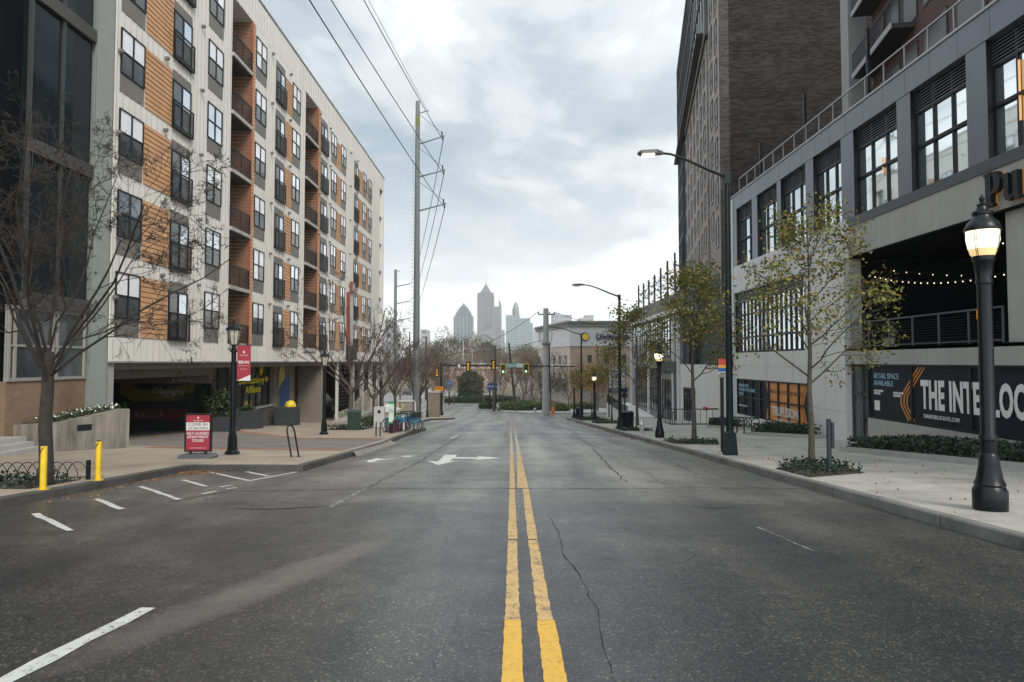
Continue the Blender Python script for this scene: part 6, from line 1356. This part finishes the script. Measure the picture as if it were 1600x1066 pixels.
# street trees left
tr,cr,_=grow_tree(5,2.0,.16,8.3,3.0,levels=5,nmain=9,leader=False,up=.5,dens_=.88,minr=.008,twist=.3)
A_=tree('bare_tree','first bare street tree, beside the dark green litter bin',G(-9.3,39.5),tr,cr,BARKL,TWIG,group='bare street trees along the left sidewalk')
tr,cr,_=grow_tree(9,1.9,.13,7.0,2.6,levels=5,nmain=9,leader=False,up=.6,dens_=.85,minr=.009,twist=.3)
B_=tree('bare_tree','second bare street tree, behind the two thin black posts',G(-8.9,47),tr,cr,BARKL,TWIG,group='bare street trees along the left sidewalk')
for proto_,x,y,rz,s,lb in [(B_,-9.4,55,2.1,1.05,'third bare street tree, left of the steel power pole'),(A_,-8.6,61,1.2,.95,'fourth bare street tree, directly behind the steel power pole'),(B_,-9.0,67,4,1.05,'fifth bare street tree, right of the steel power pole'),(A_,-12.5,62,3.3,.9,'bare tree set back behind the white frame barrier')]:
    dup(proto_,loc=G(x,y),rz=rz,sc=s,label=lb)
loopfence('loop_fence','looped fence and bed edge around the first bare street tree',(-10.1,37.4),(-8.4,37.4)); loopfence('loop_fence','looped fence around the second bare street tree',(-9.6,44.3),(-7.9,44.3))
bed([(-8.2,37.5),(-8.2,41),(-10.2,41),(-10.2,37.5)],'mulch bed around the first bare street tree',21,n=500,h=.25,size=.1); bed([(-8.0,44.4),(-8.0,49),(-9.8,49),(-9.8,44.4)],'mulch bed around the second bare street tree',22,n=500,h=.25,size=.1)
# leafy trees right
def leafy(seed,h,r_t,spread,nl,size,label,loc,lm=LEAF,jit=.22,ht=2.1,nmain=13,lv=3,bare=.0,lowbias=0,dens_=1.0,grp='leafy young street trees along the right sidewalk'):
    tr,cr,tips=grow_tree(seed,ht,r_t,h,spread,levels=lv,nmain=nmain,leader=True,up=.45,dens_=dens_,minr=.005,twist=.2)
    r=random.Random(seed+1); q=MB(); cl=[t for t in tips if r.random()>bare and (t[0].z<h*.93)]
    for i in range(nl):
        p,d=r.choice(cl); 
        pp=p+Vector((r.gauss(0,jit),r.gauss(0,jit),r.gauss(0,jit)-.03))
        q.leaf(pp,size*r.uniform(.55,1.2),r)
    return tree('leafy_tree',label,loc,tr,cr,BARKL,BARKL,leaves=q,lmat=lm,group=grp)
leafy(31,6.6,.075,2.15,4600,.08,'nearest young tree with sparse olive leaves by the blue marker post',G(7.15,16.4),bare=.12,jit=.15,ht=1.9,nmain=20,dens_=1.15)
leafy(32,7.2,.09,2.1,4300,.11,'second leafy street tree, dense olive crown beside the bus stop sign',G(6.95,26.2),jit=.2,ht=2.3,nmain=15)
leafy(33,7.4,.09,2.5,3300,.13,'third leafy street tree, standing behind the hydrant',G(7.0,38.3),jit=.22,ht=2.2)
leafy(34,6.0,.07,2.0,900,.14,'fourth leafy street tree, near the directory sign',G(7.5,51.5),jit=.2,bare=.3)
leafy(35,5.3,.08,2.0,1500,.16,'golden leaved tree between the farther acorn lamp and roadway light',G(7.7,63),lm=LEAFY,jit=.28)
leafy(36,5.0,.08,1.9,1300,.16,'golden leaved tree farthest along the right kerb',G(6.9,69),lm=LEAFY,jit=.28); leafy(37,5.3,.08,2.2,2200,.18,'golden leaved tree at the far end of the right sidewalk before the storage building',G(9.2,79),lm=LEAFY,jit=.3)
# ------------------------------------------------------------------ storage building
st=thing('storage_building','three storey tan brick storage building with a white upper band beyond the crossing','building',(16,124,gz(124)))
Cx,Cy=9.8,115; q=MB()
def wallprism(mb,z0,z1,e=0):
    mb.prism([(Cx-e,Cy-e),(40,Cy-e),(40,150),(4.6-e,150),(4.9-e,137)],z0,z1,axis=2)
ztop=1.6+(565-505)/1067*115; zmid=1.6+(565-541)/1067*115
q=MB(); q.prism([(Cx,Cy),(40,Cy),(40,137)],-5.6,zmid,axis=2); fixn(q.build('front_wall',BRKS,st)); q=MB(); q.prism([(Cx-.01,Cy+.01),(40,136),(5.25,136)],-5.6,zmid,axis=2); fixn(q.build('side_wall',BRKP,st))
q=MB(); q.prism([(Cx-.1,Cy-.15),(40,Cy-.15),(40,136),(5.1,136)],zmid,ztop,axis=2); fixn(q.build('white_band',mat('storage white',(.58,.575,.56),.7,vary=.05),st))
q=MB(); q.prism([(Cx-.4,Cy-.5),(40.3,Cy-.5),(40.3,136.5),(4.7,136.5)],ztop-.6,ztop,axis=2); q.prism([(Cx-.6,Cy-.7),(40.3,Cy-.7),(40.3,136.8),(4.4,136.8)],ztop,ztop+.35,axis=2); fixn(q.build('cornice',mat('cornice grey',(.20,.20,.18),.7),st))
q=MB()
for i in range(9): x=11.5+i*2.8; q.box(x,Cy-.06,-5.5,x+.25,Cy+.02,zmid)
q.build('brick_pilaster',mat('pilaster brown',(.22,.13,.085),.8),st)
wp_=None
sd=Vector((5.25-Cx,136-Cy)); sl=sd.length; sd.normalize()
for k in range(3):
    for i in range(6):
        p=Vector((Cx,Cy))+sd*(2.0+3.6*i); z=-1.2+3.0*k-1.6+1.0
        if z>zmid-1.5: continue
        q=MB(); a=p; b=p+sd*1.2; nn=Vector((-.06,-.02)); q.add([(a.x+nn.x,a.y+nn.y,z),(b.x+nn.x,b.y+nn.y,z),(b.x+nn.x,b.y+nn.y,z+1.4),(a.x+nn.x,a.y+nn.y,z+1.4)],[(0,1,2,3)]); q.build('window',DGL,st)
        if k==0: 
            q=MB(); c=p+sd*.6; q.tube((c.x-.1,c.y,z+1.6),(c.x-.1,c.y,z+3.0),.1); 
for x in (12.7,15.6,18.5,21.3):
    for z in (-.2,2.0):
        q=MB(); q.box(x,Cy-.05,z-.6,x+.7,Cy-.01,z+.7); q.build('window',DGL,st)
ln=text('LifeStorage',1.25,mat('logo navy',(.02,.035,.16),.5),(16.9,Cy-.3,1.6+(565-526.5)/1067*115),'F','lettering',st,bold=.03,ext=.08)
q=MB(); q.prism([(12.25+.75*math.cos(i*.314),1.6+(565-526.5)/1067*115+.75*math.sin(i*.314)) for i in range(20)],Cy-.35,Cy-.2,axis=1); fixn(q.build('logo_disc',MC['logo navy'],st)); q=MB(); q.prism([(12.35+.56*math.cos(i*.314),1.6+(565-526.5)/1067*115+.56*math.sin(i*.314)) for i in range(20)],Cy-.4,Cy-.36,axis=1); fixn(q.build('logo_disc',mat('logo yellow',(.75,.5,.03),.5),st))
q=MB()
for i in range(3):
    p=Vector((Cx,Cy))+sd*(1.5+5*i); a=p; b=p+sd*3.8; q.add([(a.x-.1,a.y-.04,-1.4),(b.x-.1,b.y-.04,-1.4),(b.x-1.5,b.y-.5,-3.1),(a.x-1.5,a.y-.5,-3.1),(a.x-.1,a.y-.04,-1.5),(b.x-.1,b.y-.04,-1.5),(b.x-1.5,b.y-.5,-3.2),(a.x-1.5,a.y-.5,-3.2)],[(0,1,2,3),(5,4,7,6),(3,2,6,7),(0,3,7,4),(1,5,6,2)])
fixn(q.build('awning',mat('awning dark green',(.02,.035,.035),.7),st))
q=MB(); q.box(10.6,104.8,-5.5,18,105.2,-3.1); tag(q.build('pale_site_wall',mat('pink grey wall',(.36,.31,.28),.8,vary=.1)),'low pale wall in front of the storage building','wall')
# ------------------------------------------------------------------ distant buildings
def bld(name,label,px0,px1,py,Y,m_,depth=30,cat='building',group=None,base=None):
    X0,X1=(px0-800)/1067*Y,(px1-800)/1067*Y; z=1.6+(565-py)/1067*Y; zb=gz(Y) if base is None else base
    o=thing(name,label,cat,((X0+X1)/2,Y,zb),group); q=MB(); q.box(X0,Y,zb-2,X1,Y+depth,z); q.build('wall',m_,o); return o,X0,X1,z
def facade(name,c1,c2,bw,bh,frame=.25,rough=.35,metal=.1):
    m=bpy.data.materials.new(name); m.use_nodes=True; t=m.node_tree; b=t.nodes['Principled BSDF']; b.inputs['Roughness'].default_value=rough; b.inputs['Metallic'].default_value=metal
    g=t.nodes.new('ShaderNodeNewGeometry'); sp=t.nodes.new('ShaderNodeSeparateXYZ'); L(t,g.outputs['Position'],sp.inputs[0]); cb=t.nodes.new('ShaderNodeCombineXYZ'); L(t,M(t,'ADD',sp.outputs[0],sp.outputs[1]),cb.inputs[0]); L(t,sp.outputs[2],cb.inputs[1])
    br=t.nodes.new('ShaderNodeTexBrick'); br.offset=0; L(t,cb.outputs[0],br.inputs['Vector']); br.inputs['Scale'].default_value=1; br.inputs['Color1'].default_value=(*c1,1); br.inputs['Color2'].default_value=(*[c*.8 for c in c1],1); br.inputs['Mortar'].default_value=(*c2,1)
    br.inputs['Mortar Size'].default_value=frame*min(bw,bh); br.inputs['Brick Width'].default_value=bw; br.inputs['Row Height'].default_value=bh; br.inputs['Mortar Smooth'].default_value=.1
    L(t,br.outputs[0],b.inputs['Base Color']); return m
D=2150.
def pX(p,Y=D): return (p-800)/1067*Y
def pZ(p,Y=D): return 1.6+(565-p)/1067*Y
FA=facade('tower glass grey',(.045,.065,.09),(.11,.13,.15),5,9,.2); FB=facade('tower granite',(.035,.045,.06),(.12,.125,.13),7,12,.28); FC=facade('tower pale',(.08,.10,.125),(.19,.20,.21),6,10,.25); FD=facade('tower bluish glass',(.09,.14,.17),(.22,.26,.28),9,8,.15); FR=mat('tower roof slate',(.09,.095,.10),.6)
o=thing('stepped_tower','distant tower with a stepped pyramid crown, left of the pointed one','skyscraper',(pX(723),D,-5)); q=MB()
steps=[(708.5,738.5,494),(711,736,489.5),(713,734.5,486),(715,732,482.5),(717,730,479.5),(719,728,477)]
for i,(a,b_,p) in enumerate(steps): w=(pX(b_)-pX(a)); q.box(pX(a),D+i*4,-8,pX(b_),D+60-i*4,pZ(p))
q.build('shaft',FA,o); q=MB(); q.lathe([(5,0),(5,4),(2.5,7),(1.2,9),(1.0,13),(0,15)],(pX(723.4),D+30,pZ(477.5)),8,sq=True); q.build('crown',FR,o)
q=MB()
for k in range(5): x=pX(711.5+k*5.8); q.box(x,D-1.5,-8,x+3,D,pZ(494))
q.build('vertical_bands',mat('tower rib',(.17,.19,.21),.5),o)
o=thing('pointed_tower','tallest distant tower with a steep pyramid roof and spire','skyscraper',(pX(759),D-40,-5)); Y=D-40; q=MB(); q.box(pX(745.5,Y),Y,-8,pX(771.8,Y),Y+52,pZ(462,Y)); q.box(pX(747.5,Y),Y+3,-8,pX(769.8,Y),Y+49,pZ(457,Y)); q.build('shaft',FB,o)
q=MB(); xc=pX(758.8,Y); w=pX(767.5,Y)-xc; z0=pZ(456.5,Y); q.add([(xc-w,Y+26-w,z0),(xc+w,Y+26-w,z0),(xc+w,Y+26+w,z0),(xc-w,Y+26+w,z0),(xc,Y+26,pZ(441,Y))],[(0,1,4),(1,2,4),(2,3,4),(3,0,4)]); q.build('pyramid_roof',FR,o); q=MB(); q.tube((xc,Y+26,pZ(444,Y)),(xc,Y+26,pZ(437,Y)),1.6,.6); q.build('spire',FR,o)
q=MB()
for k in range(7): x=pX(746.5+k*4.05,Y); q.box(x,Y-2,-8,x+1.6,Y,pZ(465,Y))
q.build('vertical_bands',MC['tower rib'],o)
for a in (746.6,770.7): 
    q=MB(); xq=pX(a,Y); q.lathe([(2.6,0),(2.6,6),(0,12)],(xq,Y+3,pZ(462,Y)),4,sq=True); q.build('corner_pinnacle',FR,o)
o=thing('arched_tower','shorter distant tower with a dark sloped top in front of the pointed one','skyscraper',(pX(762),D-300,-5)); Y=D-300; q=MB(); q.box(pX(752,Y),Y,-8,pX(771.5,Y),Y+30,pZ(515,Y)); q.box(pX(749.5,Y),Y+2,-8,pX(774,Y),Y+28,pZ(523,Y)); q.build('shaft',FC,o); q=MB(); q.prism([(pX(753.5,Y),pZ(514.9,Y)),(pX(756,Y),pZ(508,Y)),(pX(759,Y),pZ(505,Y)),(pX(765,Y),pZ(505,Y)),(pX(768,Y),pZ(508,Y)),(pX(770.5,Y),pZ(514.9,Y))],Y+1,Y+28,axis=1); fixn(q.build('crown',FR,o))
o,_,_,_=bld('slim_tower','slim distant tower with a curved blade top right of the pointed one',772.2,783.5,479,D+60,FC,group=None,cat='skyscraper'); Y=D+60; q=MB(); q.prism([(pX(779.5,Y),pZ(479.5,Y)),(pX(779.2,Y),pZ(468,Y)),(pX(781,Y),pZ(470,Y)),(pX(783,Y),pZ(476,Y)),(pX(783.4,Y),pZ(479.5,Y))],Y+2,Y+8,axis=1); fixn(q.build('blade',FR,o))
o,_,_,_=bld('wide_glass_tower','wide bluish distant tower right of the gap in the skyline',790.3,812.3,492.5,D-100,FD,cat='skyscraper'); o,_,_,_=bld('glass_tower','bluish distant tower at the right end of the tall skyline',812.5,828.5,497.5,D-80,FD,cat='skyscraper')
o,_,_,_=bld('glass_tower','lower bluish wing stepping down at the right of the skyline',828.6,832.5,505,D-80,FD,cat='skyscraper')
o=thing('bullet_tower','dark bullet topped distant tower rising behind the wide bluish one','skyscraper',(pX(806),D+200,-5)); Y=D+200; q=MB(); q.lathe([(12,0),(12,pZ(488,Y)+5),(11,pZ(482,Y)+5),(8,pZ(477,Y)+5),(3.5,pZ(473,Y)+5),(0,pZ(471,Y)+5)],(pX(805.8,Y),Y,-5),16); q.build('shaft',facade('bullet facade',(.07,.07,.075),(.18,.17,.165),5,8,.25),o)
for a,b_,p,Yd,lb in [(738.5,745.5,522,1900,'pale low block between the stepped and pointed towers'),(783.5,788.5,516,2400,'faint slim block left of the wide bluish tower'),(833,842,514,2300,'faint pale block right of the glass towers'),(863.5,875,489.5,1100,'blue glass block peeking above the storage building'),(875,893.5,492,1100,'second blue glass block above the storage building'),(906,915,497,1300,'small pale block above the storage roof, left one'),(915,927.5,492.5,1300,'small grey block above the storage roof, right one'),(656.7,666,515,420,'grey apartment block right of the tall steel pole'),(597.5,605,499,300,'glassy apartment corner just right of the long apartment block'),(605,612.5,505,300,'lower glassy apartment wing just right of the long apartment block')]:
    o,X0,X1,z=bld('distant_building',lb,a,b_,p,Yd,facade('block '+lb[:12],(.16,.19,.22) if 'glass' in lb else (.18,.18,.18),(.33,.34,.35),4,3.6 if Yd<700 else 7,.22),depth=20 if Yd<700 else 40)
# warehouses and houses in the middle distance
for i,(a,b_,p,Y,c,lb) in enumerate([(736,768,569.5,230,(.55,.55,.53),'long white roofed warehouse behind the left signal heads'),(704,775,577,190,(.45,.33,.28),'pinkish low warehouse behind the signal arm'),(776,842,581,180,(.30,.26,.23),'tan low warehouse behind the street name sign'),(783,812,561,330,(.42,.43,.43),'pale grey industrial shed below the wide bluish tower'),(675,700,588,170,(.30,.22,.17),'brown low shop left of the crossing')]):
    o,X0,X1,z=bld('warehouse',lb,a,b_,p,Y,mat('warehouse wall %d'%i,c,.8,vary=.12,vscale=.2),depth=25)
    q=MB(); q.box(X0-.3,Y-.4,z,X1+.3,Y+25.3,z+.5); q.build('roof',mat('warehouse roof %d'%i,tuple(min(.6,v*1.15) for v in c),.7),o)
    n=max(2,int((X1-X0)/4)) if i>2 else 0
    for k in range(n):
        x=X0+(k+.3)*(X1-X0)/n; q=MB(); q.box(x,Y-.06,gz(Y)+.4,x+1.6,Y+.02,gz(Y)+2.6); q.build('window',DGL,o)
# distant trees
def lowtree(seed,h,spread,nl,size,lm,ever=False):
    tr,cr,tips=grow_tree(seed,h*.22,h*.022,h,spread,levels=2,nmain=9,leader=False,up=.4,dens_=1.1,minr=.03,sides=(6,4,3,3,3,3))
    q=None
    if ever:
        r=random.Random(seed); q=MB(); cl=[(r.gauss(0,.42)*spread,r.gauss(0,.42)*spread,h*r.uniform(.3,.93),spread*r.uniform(.2,.42)) for _ in range(26)]
        for i in range(nl):
            c=r.choice(cl); v=Vector((r.gauss(0,1),r.gauss(0,1),r.gauss(0,.8))).normalized()*c[3]*r.random()**.35; q.leaf((c[0]+v.x,c[1]+v.y,c[2]+v.z),size,r)
    return tr,cr,q
TWF=mat('far twigs',(.13,.095,.075),.95)
FT=[]
for sd_,h_ in [(51,10),(52,10),(53,10)]:
    tr,cr,_=grow_tree(sd_,2.2,.17,h_,3.6,levels=3,nmain=9,leader=False,up=.45,dens_=1.15,minr=.022,sides=(6,5,4,3,3,3)); 
    FT.append((tr,cr))
spots=[(-20,96,.8),(-17,104,.75),(-13.6,118,.85),(-11,108,.6),(-9,130,.8),(-4.5,108,.62),(-3.4,125,.85),(1.8,106,.72),(4.6,108,.85),(6.3,112,.8),(.5,128,.9),(-24,112,.9),(-30,125,1),(-15,150,1),(-7,160,1),(3,150,1),(-26,160,1),(-20,180,1.2),(-10,200,1.2),(0,190,1.2),(8,170,1.1),(-35,170,1.2),(12,96,.7),(-23,84,.8),(-27,92,.9),(-19.5,80,.85),(6,230,1.3),(-16,240,1.4),(-30,230,1.4),(-5,260,1.4),(-9.5,112,.5),(-1.5,112,.55),(3.4,104,.5),(8.6,104,.6),(-14,132,.7),(-18,128,.8),(4,136,.8),(-12,170,1),(-3,172,1)]
flab={(-11,108):'bare tree left of the tall evergreen bush past the crossing',(-4.5,108):'small bare tree in front of the blue sign board',(1.8,106):'bare tree rising from behind the round green hedge island'}
fobj=[]
ORD='first second third fourth fifth sixth seventh eighth ninth tenth eleventh twelfth thirteenth fourteenth fifteenth sixteenth seventeenth eighteenth nineteenth twentieth'.split()
def rowlab(x,y):
    row=lambda Y: 'nearest row beyond the crossing' if Y<112 else ('middle row beyond the crossing' if Y<165 else 'far row beyond the crossing')
    m=sorted([(X/Y_,X,Y_) for X,Y_,s_ in spots if row(Y_)==row(y) and (X,Y_) not in flab]); k=[(a[1],a[2]) for a in m].index((x,y))
    return 'bare brown tree, %s from the left in the %s'%(ORD[k],row(y))
for i,(x,y,s) in enumerate(spots):
    k=i%3; lb=flab.get((x,y)) or rowlab(x,y)
    gp='distant bare trees beyond the crossing' if (x,y) not in flab else None
    if i<3: 
        tr,cr=FT[i]; o=tree('bare_tree',lb,(x,y,gz(y)),tr,cr,TWF,TWF,group=gp); o.scale=(s,)*3; fobj.append(o)
    else:
        o=dup(fobj[k],loc=(x,y,gz(y)),rz=i*1.7,sc=s,label=lb)
        if gp is None and 'group' in o: del o['group']
ev=[]
LEAFF=mat('far evergreen leaves',(.05,.07,.035),.7,island=[(0,(.025,.036,.02)),(.5,(.05,.065,.035)),(1,(.09,.10,.05))])
for i,(px_,pt,Y,sp,lb) in enumerate([(722,526,420,15,'broad dark evergreen tree in front of the stepped tower'),(708,534,460,13,'dark evergreen just left of the stepped tower'),(690,530,520,14,'grey green evergreen right of the steel pole'),(762,534,380,5.5,'narrow dark evergreen below the pointed tower'),(742,541,430,10,'mid green tree between the two dark evergreens'),(832,541,300,9,'dark bushy tree left of the storage building'),(812,546,360,11,'low grey tree below the wide glass tower'),(676,540,330,12,'dense tree mass behind the signal pole'),(786,552,400,9,'low dark tree under the skyline gap'),(657,545,380,14,'low evergreen left of the dense tree mass'),(845,548,210,5,'dark evergreen beside the concrete pole')]):
    h=1.6+(565-pt)/1067*Y-gz(Y); tr,cr,q=lowtree(60+i,h,sp,3600,h*.04,LEAFF,True); tree('evergreen_tree',lb,((px_-800)/1067*Y,Y,gz(Y)),tr,cr,WOOD,TWF,leaves=q,lmat=LEAFF,group='evergreens below the skyline')
q=random.Random(77); tr,cr,_=grow_tree(71,5,.5,22,8,levels=4,nmain=8,leader=False,up=.35,dens_=.9,minr=.09,sides=(6,5,4,3,3,3)); tree('bare_tree','pale branched bare tree in front of the dark evergreens',((711-800)/1067*230,230,gz(230)),tr,cr,mat('pale far bark',(.34,.32,.29),.9),MC['pale far bark'],s=.72)
# a far wood that reads as one mass
r=random.Random(99); q=MB()
for i in range(26000):
    Y=r.uniform(280,1500); a=r.uniform(-.30,.36); X=a*Y; h=(7+6*math.sin(X*.021+1)*math.sin(X*.057+Y*.011)+r.uniform(-2,4))*(.75+Y/2600); z=gz(Y)+h*r.random()**.5
    q.leaf((X,Y,z),1.6+Y/330,r)
tag(q.build('far_woods',mat('far wood foliage',(.09,.085,.06),.9,island=[(0,(.045,.05,.03)),(.4,(.085,.075,.055)),(.8,(.13,.105,.08)),(1,(.16,.13,.10))])),'hazy brown and green woods below the skyline',kind='stuff')
q=MB(); q.lathe([(4.5,0),(7,3),(7,6),(4,9),(1,10.5)],((812-800)/1067*450,450,gz(450)+12),10); tag(q.build('orange_tree_crown',mat('orange foliage',(.5,.22,.12),.9,vary=.3,vscale=.5)),'orange leaved treetop under the glass towers','tree') if False else None
# ------------------------------------------------------------------ haze
q=MB(); q.box(-3100,-120,-12,3100,4100,330)
hz_=bpy.data.materials.new('haze'); hz_.use_nodes=True; t=hz_.node_tree; t.nodes.clear(); o_=t.nodes.new('ShaderNodeOutputMaterial'); v=t.nodes.new('ShaderNodeVolumePrincipled'); v.inputs['Color'].default_value=(.93,.94,.95,1); v.inputs['Density'].default_value=.00017; v.inputs['Anisotropy'].default_value=.2; L(t,v.outputs[0],o_.inputs['Volume'])
HZ=q.build('haze',hz_); tag(HZ,'thin pale haze over the whole district',kind='stuff')
